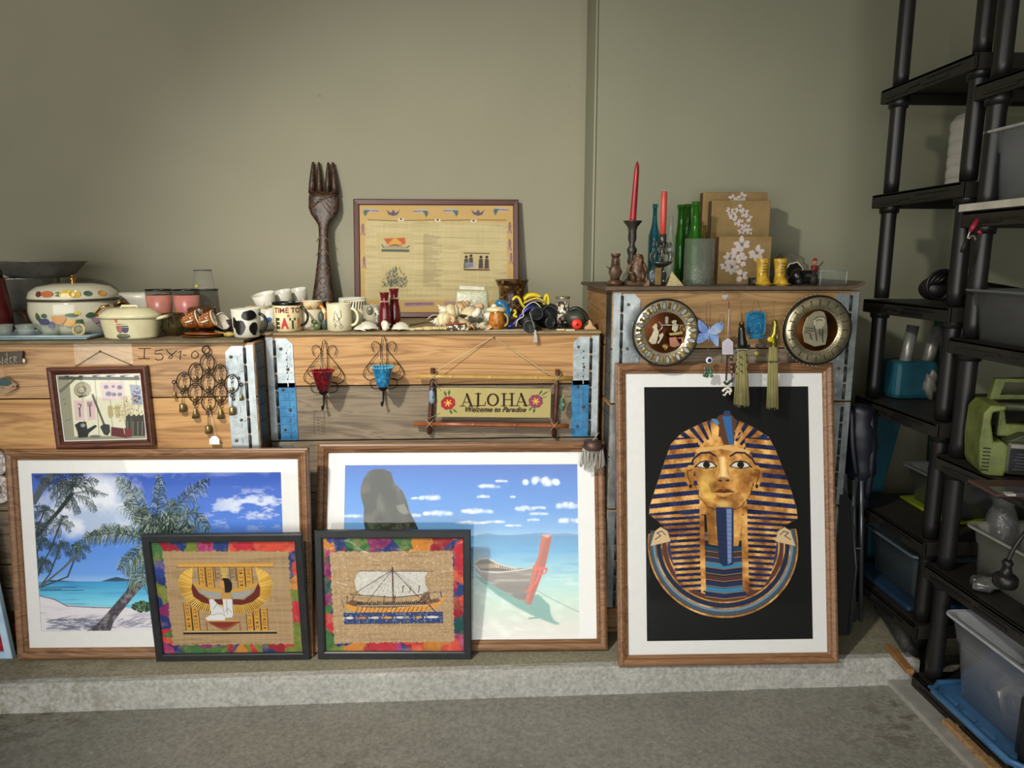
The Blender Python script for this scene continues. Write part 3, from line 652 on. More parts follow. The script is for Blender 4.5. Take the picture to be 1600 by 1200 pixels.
def art_mask():
    """a generic striped pharaoh bust on black"""
    c = Cv(460, 700, [(27, -90), (926, -95), (900, 1268), (30, 1280)], '#0c0d0f'); rs = random.Random(6); X, Y = c.X, c.Y
    c.full(clampc((c.noise(300, 400, 3, 2)-.3)), '#131518', .6)
    gold = np.stack([np.interp(c.noise(60, 60, 4, 61), [.25, .5, .75], [lin(a)[k] for a in ('#7a4a20', '#bb8340', '#eebb70')]) for k in range(3)], -1)
    navy = np.stack([np.interp(c.noise(40, 40, 3, 63), [.3, .7], [lin(a)[k] for a in ('#12183a', '#232f5c')]) for k in range(3)], -1)
    # broad collar
    cx = 440
    def ringp(rx, ry, y0=760): return [(cx+rx*math.cos(rad(a)), y0+ry*math.sin(rad(a))) for a in range(-12, 193, 5)]
    L = [('#c39a5c', 400, 395), ('#1f2c3c', 392, 385), ('#6d8aa0', 372, 362), ('#b38a52', 360, 350), ('#20304c', 353, 342), ('#b38a52', 330, 316), ('#5c3832', 323, 309), ('#b38a52', 300, 284), ('#24406a', 293, 277), ('#b38a52', 272, 255), ('#2d6d98', 265, 248), ('#b38a52', 246, 228)]
    for col, rx, ry in L: c.poly(ringp(rx, ry), gold if col[1] in 'bc' else col)
    for k in range(150):
        a = rad(-12+204*k/150); c.line([(cx+372*math.cos(a), 760+362*math.sin(a)), (cx+388*math.cos(a), 760+381*math.sin(a))], 3, '#8fa2ac', .6)
        for r1, r2 in ((330, 352), (272, 292)): c.line([(cx+r1*math.cos(a), 760+r1*.96*math.sin(a)), (cx+r2*math.cos(a), 760+r2*.96*math.sin(a))], 1.6, '#0f1526', .8)
    c.poly([(335, 740), (560, 740), (560, 1010), (335, 1010)], '#1b2338')
    for y0, col in ((770, '#27405c'), (800, '#4a3432'), (828, '#273a66'), (856, '#3b86b0'), (888, '#20304e'), (922, '#553634'), (955, '#22325a'), (985, '#3b86b0'), (1015, '#20304e')):
        c.poly([(340, y0), (440, y0+14), (556, y0), (556, y0+22), (440, y0+36), (340, y0+22)], col)
        c.line([(340, y0+25), (440, y0+39), (556, y0+25)], 3, '#b38a52')
    for k in range(44): c.line([(342+k*5, 780), (342+k*5, 1030)], 1.2, '#10131f', .5)
    # headcloth
    cloth = [(395, 85), (470, 72), (545, 95), (620, 130), (700, 182), (730, 240), (760, 320), (790, 400), (815, 480), (838, 570), (842, 622), (780, 655), (735, 690), (718, 800), (690, 925), (640, 1000), (560, 1015), (540, 1000), (555, 600),
             (330, 600), (345, 1000), (320, 1020), (220, 1000), (190, 940), (165, 820), (150, 700), (100, 640), (50, 600), (52, 560), (85, 460), (130, 330), (170, 220), (230, 160), (320, 115)]
    c.poly(cloth, gold); cm = c.mask(cloth)
    side = cm*(((X < 318)|(X > 572))&(Y > 185)).astype(float)
    low = (Y > 600).astype(float)
    s1 = (np.sin(((Y-200)+np.abs(X-440)*-.10)*2*PI/51) > .02)*(1-low); s2 = (np.sin(((Y-600)-np.abs(X-440)*.06)*2*PI/30.5) > -.05)*low
    c.full(side*clampc(s1+s2), navy)
    ang = np.arctan2(Y-330, X-440); top = cm*(Y < 330)*((Y < 190)|((X > 318)&(X < 572)))*(np.hypot(X-440, (Y-330)) > 150)
    c.full(top*(np.sin(ang*30) > .1), navy)
    for x_ in (332, 550): c.poly([(x_-10, 605), (x_+10, 605), (x_+12, 1008), (x_-12, 1008)], gold)
    for sx in (1, -1):
        q = lambda pts: [(440+sx*(a-440), b) for a, b in pts]
        c.poly(q([(735, 690), (770, 668), (800, 690), (825, 770), (718, 745)]), '#cdb48a'); c.line(q([(745, 710), (765, 690), (790, 700), (770, 715), (800, 735)]), 5, '#3a4358')
    # neck, face
    c.poly([(352, 560), (548, 560), (535, 700), (520, 770), (440, 775), (362, 760)], gold); c.poly([(352, 560), (400, 560), (405, 760), (362, 755)], '#6d421e', .5)
    c.poly([(302, 255), (345, 240), (440, 232), (530, 240), (598, 262), (620, 330), (612, 420), (590, 500), (540, 560), (480, 582), (410, 576), (350, 530), (318, 470), (298, 380), (292, 320)], gold)
    fm = c.mask([(302, 255), (440, 232), (598, 262), (620, 330), (612, 420), (590, 500), (540, 560), (480, 582), (410, 576), (350, 530), (318, 470), (298, 380)])
    c.full(fm*clampc((340-X)/60+.1), '#6a3f1c', .35)
    c.poly([(300, 250), (345, 238), (440, 230), (530, 238), (600, 258), (590, 275), (440, 246), (310, 270)], '#d8ab6a')
    for ex, w_ in ((358, 1), (542, 1)):
        s_ = -1 if ex < 440 else 1
        c.ell(ex, 336, 52, 17, '#d8d2c4'); c.ell(ex+2, 333, 19, 18, '#1a1512'); c.line([(ex-56, 340), (ex-30, 318), (ex, 312), (ex+34, 320), (ex+56, 340)], 7, '#141a2c'); c.line([(ex-56, 340), (ex, 354), (ex+56, 342)], 5, '#141a2c'); c.line([(ex+s_*50, 340), (ex+s_*78, 352)], 7, '#141a2c')
        c.line([(ex-s_*52, 285), (ex-s_*20, 266), (ex+s_*25, 268), (ex+s_*66, 300), (ex+s_*78, 325)], 10, '#141b38')
    c.poly([(425, 290), (462, 290), (470, 380), (492, 410), (480, 424), (452, 430), (420, 424), (412, 408), (430, 380)], '#e0b878', .8); c.poly([(412, 408), (436, 396), (450, 400), (480, 404), (490, 414), (452, 432), (418, 424)], '#8a5a2a', .8)
    c.poly([(396, 478), (430, 464), (450, 470), (470, 464), (508, 478), (480, 502), (450, 508), (420, 500)], '#5a3014'); c.poly([(400, 480), (450, 484), (504, 479), (478, 502), (450, 506), (422, 500)], '#cf9a58'); c.line([(396, 479), (450, 484), (508, 478)], 3, '#4a2a14')
    c.poly([(330, 420), (370, 440), (400, 540), (360, 530), (330, 480)], '#e2bb54', .5); c.poly([(455, 500), (530, 480), (560, 520), (500, 570), (450, 570)], '#7c4c20', .45)
    for s_ in (1, -1):
        g = lambda L: [(452+s_*(a-452), b) for a, b in L]
        c.line(g([(612, 420), (590, 500), (540, 560), (480, 582)]), 5, '#4a2c14', .8); c.line(g([(478, 300), (474, 360), (486, 400)]), 4, '#7a4c24', .6)
        c.ell(452+s_*20, 418, 10, 6, '#3a2010')
    c.poly([(440, 290), (458, 290), (462, 395), (440, 398)], '#ffe0a0', .7, 8); c.ell(360, 410, 30, 40, '#f0cc70', .5, soft=40); c.ell(450, 545, 34, 18, '#f0cc80', .6, soft=20)
    for ex, s_ in ((268, -1), (632, 1)):
        c.poly([(ex-s_*26, 335), (ex+s_*4, 335), (ex+s_*28, 360), (ex+s_*26, 410), (ex+s_*4, 455), (ex-s_*10, 472), (ex-s_*20, 455)], gold); c.line([(ex-s_*14, 360), (ex+s_*12, 365), (ex+s_*8, 400), (ex-s_*6, 430)], 6, '#5d381a'); c.ell(ex-s_*4, 448, 8, 12, '#1a1110')
    bd = [(404, 560), (500, 565), (498, 700), (490, 870), (440, 880), (418, 860), (408, 700)]
    c.poly(bd, '#232f52'); c.poly([(462, 570), (490, 570), (482, 860), (462, 868)], '#7f93c8', .8)
    for k in range(12): c.line([(405, 590+k*24), (498, 600+k*24)], 2, '#11182e', .8)
    c.poly([(405, 92), (440, 62), (500, 60), (530, 95), (510, 225), (455, 225)], '#5a3a2c'); c.poly([(452, 70), (500, 70), (508, 225), (485, 225)], '#2f66a0'); c.poly([(385, 100), (410, 95), (432, 130), (425, 215), (395, 215)], gold); c.poly([(392, 82), (425, 90), (436, 112), (410, 116)], '#4c86b4')
    c.line([(520, 150), (545, 140), (556, 165), (530, 185), (515, 180)], 10, '#b8804a')
    c.poly([(455, 62), (500, 62), (492, 40), (462, 40)], '#22406c')
    return c
def multicol(c, seed, sc=150):
    cols = ['#8e1d2e', '#b32a38', '#1d2f6c', '#2c3f86', '#3c6b3a', '#6a7a2e', '#c07a30', '#7d2460', '#a3336e', '#14494a', '#c84a3a', '#243a70']
    rs = np.random.RandomState(seed); P = rs.rand(110, 2); P[:, 0] = c.x0+P[:, 0]*(c.x1-c.x0); P[:, 1] = c.y0+P[:, 1]*(c.y1-c.y0)
    wx = (c.noise(110, 110, 3, seed+1)-.5)*120; wy = (c.noise(110, 110, 3, seed+2)-.5)*120
    best = np.full(c.X.shape, 1e9); idx = np.zeros(c.X.shape, int)
    for i, (a, b) in enumerate(P):
        d = (c.X+wx-a)**2+(c.Y+wy-b)**2; m = d < best; best[m] = d[m]; idx[m] = i
    cc = np.array([lin(cols[rs.randint(len(cols))]) for _ in P]); c.a = cc[idx]
    c.full(clampc((c.noise(50, 50, 4, seed+4)-.5)*3), '#e0b080', .22); c.full(clampc((c.noise(60, 50, 4, seed+5)-.5)*3), '#101020', .35)
def papyrus(c, x0, y0, x1, y1, seed, base='#a68b68', dark='#7a6244', light='#bda47e', fr=8):
    rs = random.Random(seed); pts = []
    n = 60
    for i in range(n): pts.append((x0+(x1-x0)*i/n, y0+rs.uniform(-fr, fr)))
    for i in range(n): pts.append((x1+rs.uniform(-fr, fr), y0+(y1-y0)*i/n))
    for i in range(n): pts.append((x1-(x1-x0)*i/n, y1+rs.uniform(-fr, fr)))
    for i in range(n): pts.append((x0+rs.uniform(-fr, fr), y1-(y1-y0)*i/n))
    m = c.mask(pts); c.full(m, base); c.full(m*clampc((c.noise(260, 12, 4, seed)-.45)*3), dark, .6); c.full(m*clampc((c.noise(10, 240, 4, seed+1)-.5)*4), light, .25); return m
def hiero(c, x0, y0, x1, y1, rs, bg='#c2903e'):
    c.rect(x0, y0, x1, y1, bg); c.rect(x0-3, y0, x0+3, y1, '#1c140e'); c.rect(x1-3, y0, x1+3, y1, '#1c140e')
    y = y0+14; w = x1-x0
    while y < y1-18:
        k = rs.randrange(4); xm = (x0+x1)/2; col = rs.choice(['#2a1c14', '#5a2418', '#26201c'])
        if k == 0: c.line([(xm-w*.28, y), (xm+w*.28, y+4)], 4, col)
        elif k == 1: c.line([(xm-w*.2, y+12), (xm, y-4), (xm+w*.2, y+14), (xm+w*.05, y+18)], 4, col)
        elif k == 2: c.ell(xm, y+4, w*.24, 6, col)
        else: c.line([(xm-w*.2, y-4), (xm-w*.2, y+16)], 4, col); c.line([(xm+w*.15, y-4), (xm+w*.1, y+16)], 4, col); c.line([(xm-w*.2, y+8), (xm+w*.15, y+4)], 3, col)
        y += rs.uniform(24, 36)
def art_wings():
    c = Cv(400, 320, [(84, 132), (1260, 124), (1270, 1076), (88, 1080)]); multicol(c, 11); rs = random.Random(8)
    papyrus(c, 172, 215, 1195, 1005, 3)
    c.rect(270, 312, 1068, 322, '#b98a3c'); c.rect(285, 322, 1060, 346, '#c99a4a'); c.rect(270, 344, 1068, 350, '#6a4820')
    for x0, x1, y0, y1 in ((446, 500, 350, 505), (508, 568, 350, 515), (762, 824, 355, 520), (828, 886, 350, 495), (298, 352, 645, 880), (358, 415, 685, 880), (810, 864, 740, 885), (870, 924, 705, 885), (930, 986, 690, 885)): hiero(c, x0, y0, x1, y1, rs)
    for x0 in (585, 705): hiero(c, x0, 350, x0+46, 460, rs, '#a08462')
    c.rect(640, 350, 672, 430, '#b89a4c')
    for sx in (1, -1):
        f = lambda x, y: (660+sx*(x-660), y)
        # long feathers sweeping out then up
        OUT = [(700, 735), (800, 735), (900, 700), (985, 640), (1030, 570), (1046, 480), (1022, 415), (980, 378), (918, 352)]
        INN = [(698, 650), (780, 662), (860, 640), (915, 600), (935, 545), (940, 500), (938, 455), (930, 415), (922, 372)]
        c.poly([f(*p) for p in OUT+INN[::-1]], '#33240f')
        oi = lambda L, t: tuple(float(np.interp(t*8, range(9), [p[q] for p in L])) for q in (0, 1))
        for k in range(48):
            t = k/47; c.line([f(*oi(INN, t)), f(*oi(OUT, t))], 9, rs.choice(['#dcae4c', '#e6bc60', '#cfa040']), 1, 8)
            c.line([f(*oi(INN, min(1, t+.011))), f(*oi(OUT, min(1, t+.011)))], 2, '#2a1c0c')
        c.poly([f(690, 610), f(800, 620), f(885, 560), f(930, 480), f(945, 520), f(935, 590), f(870, 640), f(780, 665), f(690, 660)], '#5f231c')
        c.poly([f(700, 560), f(780, 555), f(860, 535), f(862, 565), f(800, 600), f(715, 615)], '#9a9c9c')
        for k in range(14): c.line([f(705+k*11, 560-k), f(715+k*11, 605-k*2)], 2, '#5e6468', .7)
        c.poly([f(690, 525), f(800, 525), f(925, 470), f(920, 500), f(800, 550), f(690, 560)], '#c0923e')
    c.poly([(640, 435), (690, 440), (715, 480), (712, 530), (690, 560), (680, 590), (648, 588), (650, 520), (640, 470)], '#14100e'); c.poly([(622, 455), (648, 462), (650, 520), (628, 520), (612, 490)], '#c8904c')
    c.rect(628, 425, 678, 436, '#c8a860'); c.line([(634, 345), (634, 408), (680, 408), (680, 355)], 6, '#c8b070')
    c.poly([(610, 560), (700, 560), (690, 620), (620, 620)], '#b08a48')
    c.poly([(625, 615), (705, 615), (700, 740), (690, 770), (630, 775)], '#cfcfd0'); c.poly([(512, 620), (545, 612), (575, 650), (620, 680), (625, 740), (600, 790), (520, 750)], '#cdcdce'); c.poly([(468, 775), (520, 742), (630, 745), (630, 796), (480, 796)], '#d2d2d3')
    for pts in ([(540, 700), (575, 655), (610, 690)], [(520, 750), (600, 735), (640, 760)], [(640, 720), (660, 690), (690, 730)], [(655, 620), (655, 740)]): c.line(pts, 3, '#33302e')
    c.poly([(470, 796), (755, 796), (740, 820), (680, 860), (620, 885), (560, 860), (500, 825)], '#7a2c20'); c.rect(470, 796, 755, 806, '#c09a58')
    for k in range(16): c.line([(500+k*15, 815+15*math.sin(k/15*PI)*3), (500+k*15, 835+15*math.sin(k/15*PI)*3.2)], 3, '#c8a058')
    c.rect(470, 800, 478, 888, '#8a4030'); c.rect(746, 800, 754, 888, '#8a4030'); c.rect(275, 886, 1052, 896, '#c0a878'); c.rect(270, 896, 1056, 914, '#16120e')
    for k in range(26): x = rs.uniform(1190, 1262); y = rs.uniform(230, 1000); c.line([(x, y), (x+12, y+60)], 1.5, '#c8c8d8', .35)
    return c
def art_ship():
    c = Cv(400, 320, [(120, 98), (1290, 104), (1278, 1066), (102, 1050)]); multicol(c, 23); rs = random.Random(9)
    papyrus(c, 178, 220, 1195, 985, 13, '#a98d6a', '#86694a', '#cbb48a')
    sail = [(430, 380), (700, 378), (985, 392), (960, 430), (962, 500), (985, 545), (950, 575), (840, 590), (700, 602), (560, 592), (430, 585), (385, 540), (372, 470), (392, 410)]
    c.poly(sail, '#c6c4bf'); c.full(c.mask(sail)*clampc((c.noise(12, 12, 2, 5)-.5)*4), '#8f897e', .35)
    c.line([(420, 380), (1030, 388)], 6, '#3a201c'); c.line([(330, 575), (560, 592), (700, 604), (900, 585), (1050, 560)], 7, '#3a241e'); c.line([(692, 355), (690, 640)], 12, '#4a2c26')
    for k in range(16):
        c.line([(692, 372), (395+k*40, 580 if 2 < k < 14 else 560)], 2, '#3c3430', .8)
    for a in ((380, 560), (470, 640), (900, 600), (940, 640)): c.line([(692, 372), a], 5, '#2e2622')
    c.poly([(275, 665), (300, 655), (372, 680), (520, 692), (700, 690), (880, 676), (1000, 668), (1085, 640), (1110, 600), (1090, 575), (1105, 575), (1125, 610), (1105, 655), (1040, 690), (930, 722), (720, 732), (480, 730), (320, 706)], '#cf8f3c')
    c.poly([(285, 650), (340, 620), (500, 655), (700, 650), (900, 645), (950, 560), (990, 560), (1000, 620), (1070, 615), (1080, 640), (980, 665), (700, 688), (400, 682)], '#4c2c22', .8)
    for k in range(34): x = 390+k*17; c.ell(x, 650+rs.uniform(-6, 6), 6, 14, '#2a1a16'); c.ell(x+3, 672, 6, 4, '#c9b8a0')
    for k in range(17): x = 372+k*36; c.line([(x+24, 684), (x, 728)], 5, '#1e1612')
    for x in (770, 830, 905, 300, 350, 700, 610): c.line([(x, 640 if x < 720 else 560), (x+6, 600 if x < 720 else 520)], 7, '#3a241e'); c.ell(x+7, 592 if x < 720 else 512, 6, 7, '#3a241e')
    c.line([(262, 620), (272, 690)], 5, '#2a1c16'); c.line([(990, 670), (1040, 730)], 12, '#5a2e26'); c.line([(1085, 560), (1095, 600)], 10, '#27407c')
    c.rect(268, 728, 1102, 824, '#1c1e34'); c.rect(272, 732, 1098, 820, '#233c74')
    for x, l, col in ((318, 36, '#d6d6c8'), (425, 38, '#c07848'), (530, 38, '#c9c4a8'), (640, 38, '#d0913c'), (745, 42, '#c8c8c4'), (800, 22, '#8e8c88'), (900, 30, '#c79048'), (1015, 56, '#d0d0ca')):
        c.ell(x, 772, l, 13, '#14182a'); c.ell(x, 772, l-3, 10, col); c.poly([(x-l, 772), (x-l-14, 762), (x-l-14, 784)], col)
    c.full(c.mask([(178, 220), (1195, 220), (1195, 985), (178, 985)])*clampc((c.noise(9, 9, 2, 71)-.62)*8)*.9, '#efe6cc', .28)
    return c
def art_shed():
    c = Cv(220, 180, [(465, 402), (1268, 380), (1355, 1030), (570, 1045)], '#cfcdb6')
    c.poly([(465, 400), (650, 400), (600, 470), (668, 990), (640, 1050), (560, 1050)], '#8b8a76'); c.poly([(500, 560), (640, 440), (660, 450), (525, 580)], '#6a665a')
    c.rect(500, 425, 1300, 455, '#4a4a44', 1)
    for k in range(6): c.poly([(550+k*130, 412), (640+k*130, 405), (620+k*130, 425), (560+k*130, 432)], '#3d3c38'); c.line([(600+k*130, 420), (690+k*130, 402)], 8, '#d8d6c4')
    for k in range(6): c.line([(710+k*128, 455), (770+k*128, 990)], 5, '#6a685c')
    c.poly([(570, 1045), (600, 1010), (680, 990), (1355, 985), (1355, 1032)], '#8b8a76')
    for x, y in ((545, 645), (560, 690), (580, 845), (610, 835)): c.line([(x, y), (x+18, y-16)], 5, '#4c4a44')
    c.poly([(885, 478), (1110, 468), (1130, 640), (915, 650)], '#c9b4b4')
    for x, y, r in ((945, 520, 22), (1010, 515, 16), (1072, 524, 26), (970, 585, 28), (1020, 590, 22), (1075, 590, 22)): c.ell(x, y, r, r*.8, '#6a6a86')
    c.poly([(1160, 495), (1290, 505), (1305, 690), (1195, 685)], '#8c93a8')
    for k in range(40): a = k*2.4; c.ell(1235+38*math.cos(a)*(k/40), 600+75*math.sin(a)*(k/40), 12, 12, ['#4a5470', '#a9b0c0', '#5c4058'][k % 3], .8)
    for x0, x1 in ((648, 745), (762, 848)): c.poly([(x0, 650), (x1, 645), (x1+8, 832), (x0+22, 838)], '#c9b0b0')
    c.line([(690, 680), (718, 690), (705, 730), (695, 720)], 9, '#463c50'); c.line([(705, 735), (712, 800)], 12, '#463c50')
    for k in range(4): c.line([(776+k*12, 665), (782+k*11, 700)], 6, '#463050')
    c.line([(798, 700), (808, 800)], 11, '#463050')
    c.ell(725, 548, 80, 74, '#8a8470'); c.ell(725, 548, 72, 64, '#a09a84'); c.ell(718, 552, 42, 38, '#6f6856'); c.ell(712, 548, 28, 26, '#a8a28c'); c.poly([(680, 605), (770, 590), (760, 605), (700, 625)], '#3c342c')
    c.line([(820, 595), (935, 870)], 20, '#55554c'); c.poly([(900, 900), (935, 870), (990, 880), (998, 950), (975, 985), (940, 975)], '#33383a')
    c.poly([(665, 880), (710, 850), (770, 850), (785, 920), (855, 880), (875, 895), (800, 960), (790, 1000), (705, 1005), (690, 940)], '#26292c'); c.ell(742, 885, 22, 18, '#8b8f8a'); c.ell(860, 992, 55, 14, '#5d6660')
    for x in (965, 1030): c.poly([(x, 700), (x+45, 695), (x+58, 800), (x+20, 820), (x+5, 780)], '#a39a72')
    rs = random.Random(3)
    for k in range(170):
        a = rs.uniform(-1.2, 1.2); l = rs.uniform(120, 320); x = 1150+l*math.sin(a)*.5; y = 900-l*math.cos(a); c.ell(x, y, 7, 4, rs.choice(['#b09c70', '#8c7a54', '#cabb92']), 1, a)
    for k in range(9): a = -.6+k*.15; c.line([(1150, 920), (1150+250*math.sin(a)*.5, 920-250*math.cos(a))], 4, '#a18e62')
    for x in (1165, 1215, 1260, 1300): c.poly([(x-22, 990), (x-26, 800), (x, 778), (x+24, 800), (x+26, 990)], '#3c3c36'); c.line([(x-8, 850), (x-4, 980)], 8, '#77776c')
    c.poly([(1005, 900), (1120, 915), (1130, 970), (1200, 930), (1200, 990), (1150, 1010), (1005, 985)], '#5e2c30'); c.poly([(1125, 910), (1200, 925), (1200, 1000), (1140, 1010)], '#6e3438')
    return c
def art_scroll():
    c = Cv(300, 250, [(140, 135), (1440, 108), (1452, 1040), (158, 1050)], '#bb9c62'); rs = random.Random(12)
    c.full(clampc((c.noise(300, 60, 4, 3)-.4)*2), '#c4a76c', .6)
    papyrus(c, 192, 262, 1392, 940, 33, '#bfb084', '#9c8e62', '#cfc398', 6)
    for k in range(24):
        y = 290+k*27; c.line([(200+rs.uniform(0, 200), y), (rs.uniform(800, 1380), y+rs.uniform(-6, 6))], 5, rs.choice(['#c3b78d', '#8f8159']), .35)
    def bird(x, y, s_):
        c.poly([(x-75*s_, y-12), (x+10*s_, y-20), (x+75*s_, y-2), (x+50*s_, y+14), (x-20*s_, y+16)], '#a8a4a0'); c.poly([(x-60*s_, y-6), (x-5*s_, y-4), (x-30*s_, y+14), (x-48*s_, y+52), (x-66*s_, y+20)], '#4c6464'); c.line([(x, y), (x+60*s_, y+2)], 8, '#7d5260')
    bird(240, 180, 1); bird(655, 175, -1); bird(910, 165, -1); bird(1340, 145, 1)
    for x in (425, 1143):
        c.poly([(x-58, 170-(x > 900)*18), (x-20, 195-(x > 900)*18), (x, 165-(x > 900)*18), (x+20, 195-(x > 900)*18), (x+56, 165-(x > 900)*18), (x+36, 210-(x > 900)*18), (x, 222-(x > 900)*18), (x-40, 210-(x > 900)*18)], '#5c5068')
    c.line([(215, 258), (460, 262)], 5, '#3a2c20'); c.line([(520, 258), (780, 246)], 5, '#3a2c20'); c.line([(830, 250), (1080, 240)], 5, '#3a2c20'); c.line([(1140, 238), (1380, 236)], 5, '#3a2c20')
    for x in (490, 800, 1105): c.ell(x, 250, 26, 14, '#cfc6b4'); c.ell(x, 246, 9, 9, '#2c2420')
    for x, y in ((170, 340), (1415, 300), (1415, 450), (182, 620), (1428, 570)):
        c.ell(x, y-38, 8, 9, '#6a4a58'); c.poly([(x-14, y-28), (x+14, y-28), (x+10, y+15), (x+20, y+52), (x+8, y+52), (x, y+20), (x-10, y+52), (x-18, y+52), (x-8, y+15)], '#8a6470')
    for k in range(50): y = 372+k*9.2; c.line([(682, y), (rs.uniform(730, 850), y+1)], 3, '#4f4732', .85)
    c.poly([(288, 368), (592, 362), (598, 560), (300, 566)], '#b8a878', .8); c.poly([(345, 415), (525, 405), (530, 455), (500, 470), (380, 468)], '#b4562c'); c.poly([(380, 465), (440, 400), (510, 462)], '#c89848')
    c.line([(330, 470), (345, 490), (440, 470), (540, 492), (560, 475)], 8, '#4a2c24'); c.rect(350, 480, 540, 500, '#a08c7c'); c.rect(328, 506, 562, 528, '#465a4c')
    c.poly([(325, 640), (535, 640), (540, 850), (330, 850)], '#b8a878', .8)
    for k in range(220):
        a = rs.uniform(0, PI); r = rs.uniform(40, 190)**1; x = 442+r*.55*math.cos(a)*1.0; y = 835-r*math.sin(a)*.9; c.line([(x, y), (x+rs.uniform(-16, 16), y-rs.uniform(4, 20))], 5, rs.choice(['#3c4a44', '#4f5c54', '#2c3834', '#6a7468']))
    c.line([(442, 830), (445, 740)], 7, '#7a4a40')
    c.poly([(990, 505), (1285, 500), (1288, 700), (992, 708)], '#b8a878', .8); c.rect(1022, 526, 1242, 534, '#2a1c16'); c.rect(1025, 668, 1245, 680, '#3a1c14')
    for x, y in ((1045, 600), (1085, 590), (1170, 600), (1220, 600)): c.ell(x, y-38, 13, 13, '#241c18'); c.poly([(x-16, y-24), (x+16, y-22), (x+20, y+62), (x-22, y+64)], '#4a3c34')
    for k in range(5): c.rect(1035, 612+k*11, 1128, 617+k*11, '#93a0b4')
    for k in range(60): c.line([(rs.uniform(1026, 1240), rs.uniform(540, 660)), (rs.uniform(1026, 1240), rs.uniform(540, 660))], 1.5, '#2c2622', .25)
    c.poly([(520, 962), (775, 955), (775, 990), (522, 1000)], '#9c8088'); c.poly([(860, 955), (1100, 948), (1100, 980), (862, 985)], '#9c8088')
    for k in range(28): x = 530+k*8.6; c.line([(x, 970+rs.uniform(-6, 6)), (x+6, 978+rs.uniform(-6, 6))], 4, '#4c3844')
    return c
# --- the pictures ----------------------------------------------------
def big_picture(name, label, BL, BR, top, ytop, art, ins, t=.03, fw=.04, m=PINE, quad=None):
    o, w, h = place_frame(name, label, 'picture', BL, BR, top, 0.0, (None, ytop))
    moulding(o, w, h, wide_prof(fw, t), m); backing(o, w, h); l, r, tp, bt = ins
    c = art(); c.sheet('print', w-l-r, h-tp-bt, o, -.0095, bt, -w/2+l)
    mat_board(o, w, h, fw, l+.001, tp+.001, bt+.001, ix2=r+.001); pane(o, w, h, fw, -.0135, PANE); return o, w, h
kB = 2.68/1110
big_picture('framed_picture', 'large pine-framed picture of palm trees leaning over a tropical beach', (34, 1026), (492, 1022), 700, YL-.012, art_beach, (.082, .098, .085, .098), fw=.038)
big_picture('framed_picture', 'large pine-framed picture of a longtail boat in turquoise shallows by a dark rock', (492, 1017), (948, 1013), 691, YM-.012, art_boat, (.10, .10, .083, .042), fw=.038)
big_picture('framed_poster', 'tall pine-framed poster of a golden pharaoh bust on black, standing on the right', (965, 1038), (1306, 1033), 568, YRR-.012, art_mask, (.102, .085, .083, .082), fw=.036)
def small_picture(label, BL, BR, top, yt, art):
    o, w, h = place_frame('framed_papyrus', label, 'picture', BL, BR, top, 0.0, (None, yt), group='two small black framed papyrus pictures')
    fw = .027; moulding(o, w, h, [(0, 0), (0, -.018), (.003, -.021), (fw-.004, -.021), (fw, -.018), (fw, 0)], BLKF); backing(o, w, h)
    art().sheet('print', w-2*fw+.004, h-2*fw+.004, o, -.009, fw-.002)
    obj('plastic_sheet', MB().box((0, -.0125, h/2), (w-2*fw+.004, .0012, h-2*fw+.004)), FILM, o)
small_picture('small black-framed papyrus of a kneeling winged figure, before the beach picture', (248, 1029), (487, 1026), 832, 2.372, art_wings)
small_picture('small black-framed papyrus of a sailing ship above a row of fish', (499, 1026), (737, 1026), 827, 2.405, art_ship)
# papyrus scroll picture on the middle stack
o, w, h = place_frame('framed_papyrus', 'mahogany-framed papyrus document leaning on the wall behind the shells and red vases', 'picture', (556, 502), (811, 494), 313, ZTT, (3.245, YB-.02))
moulding(o, w, h, [(0, 0), (0, -.02), (.004, -.022), (.022, -.020), (.024, -.016), (.026, 0)], MAHO); backing(o, w, h); art_scroll().sheet('print', w-.05, h-.05, o, -.010, .025); pane(o, w, h, .026, -.0135, PANE)
# tilted shed picture hanging on the left collar
def hang_frame():
    TL, TR, BL_, BR_ = [W(*p, YL-.03) for p in ((64, 577), (220, 571), (86, 703), (240, 699))]
    ex = (BR_-BL_); w = ex.length; mid = (BL_+BR_)/2; up = (TL+TR)/2-mid
    ex.normalize(); up -= ex*up.dot(ex)*1.0; h = up.length; up.normalize()
    ex2 = ex; ey = up.cross(ex2); o = thing('framed_picture', 'dark wood framed picture of garden tools in a potting shed, hanging askew from a string', 'picture', mid+Vector((0, .024, 0)), Matrix((ex2, ey, up)).transposed().to_euler())
    moulding(o, w, h, wide_prof(.026, .022), DKW); backing(o, w, h); art_shed().sheet('print', w-.046, h-.046, o, -.008, .023)
    inner = MB(); a, b = .026, .029
    L1 = [(-w/2+a, -.0095, a), (w/2-a, -.0095, a), (w/2-a, -.0095, h-a), (-w/2+a, -.0095, h-a)]; L2 = [(-w/2+b, -.0095, b), (w/2-b, -.0095, b), (w/2-b, -.0095, h-b), (-w/2+b, -.0095, h-b)]
    obj('mat_board', inner.ring(L1, L2), MATC, o); obj('glass_pane', MB().box((0, -.0115, h/2), (w-.05, .0012, h-.05)), PANE, o)
    nail = W(156, 549, YL-.004); M = o.matrix_basis.inverted() if False else Matrix.LocRotScale(o.location, o.rotation_euler, None).inverted()
    P = [M @ W(117, 573, YL-.006), M @ nail, M @ W(207, 571, YL-.006)]
    obj('string', MB().tube(P, .0011, 5), mat('#4a3a34', .8), o); obj('nail', MB().ell(M @ nail, (.004, .004, .004), 8, 5), BOLT, o)
hang_frame()
tp = thing('adhesive_tape', 'wide strip of clear tape stuck on the pine crate above the shed picture', 'tape', W(162, 553, YL)+Vector((0, -.001, 0)))
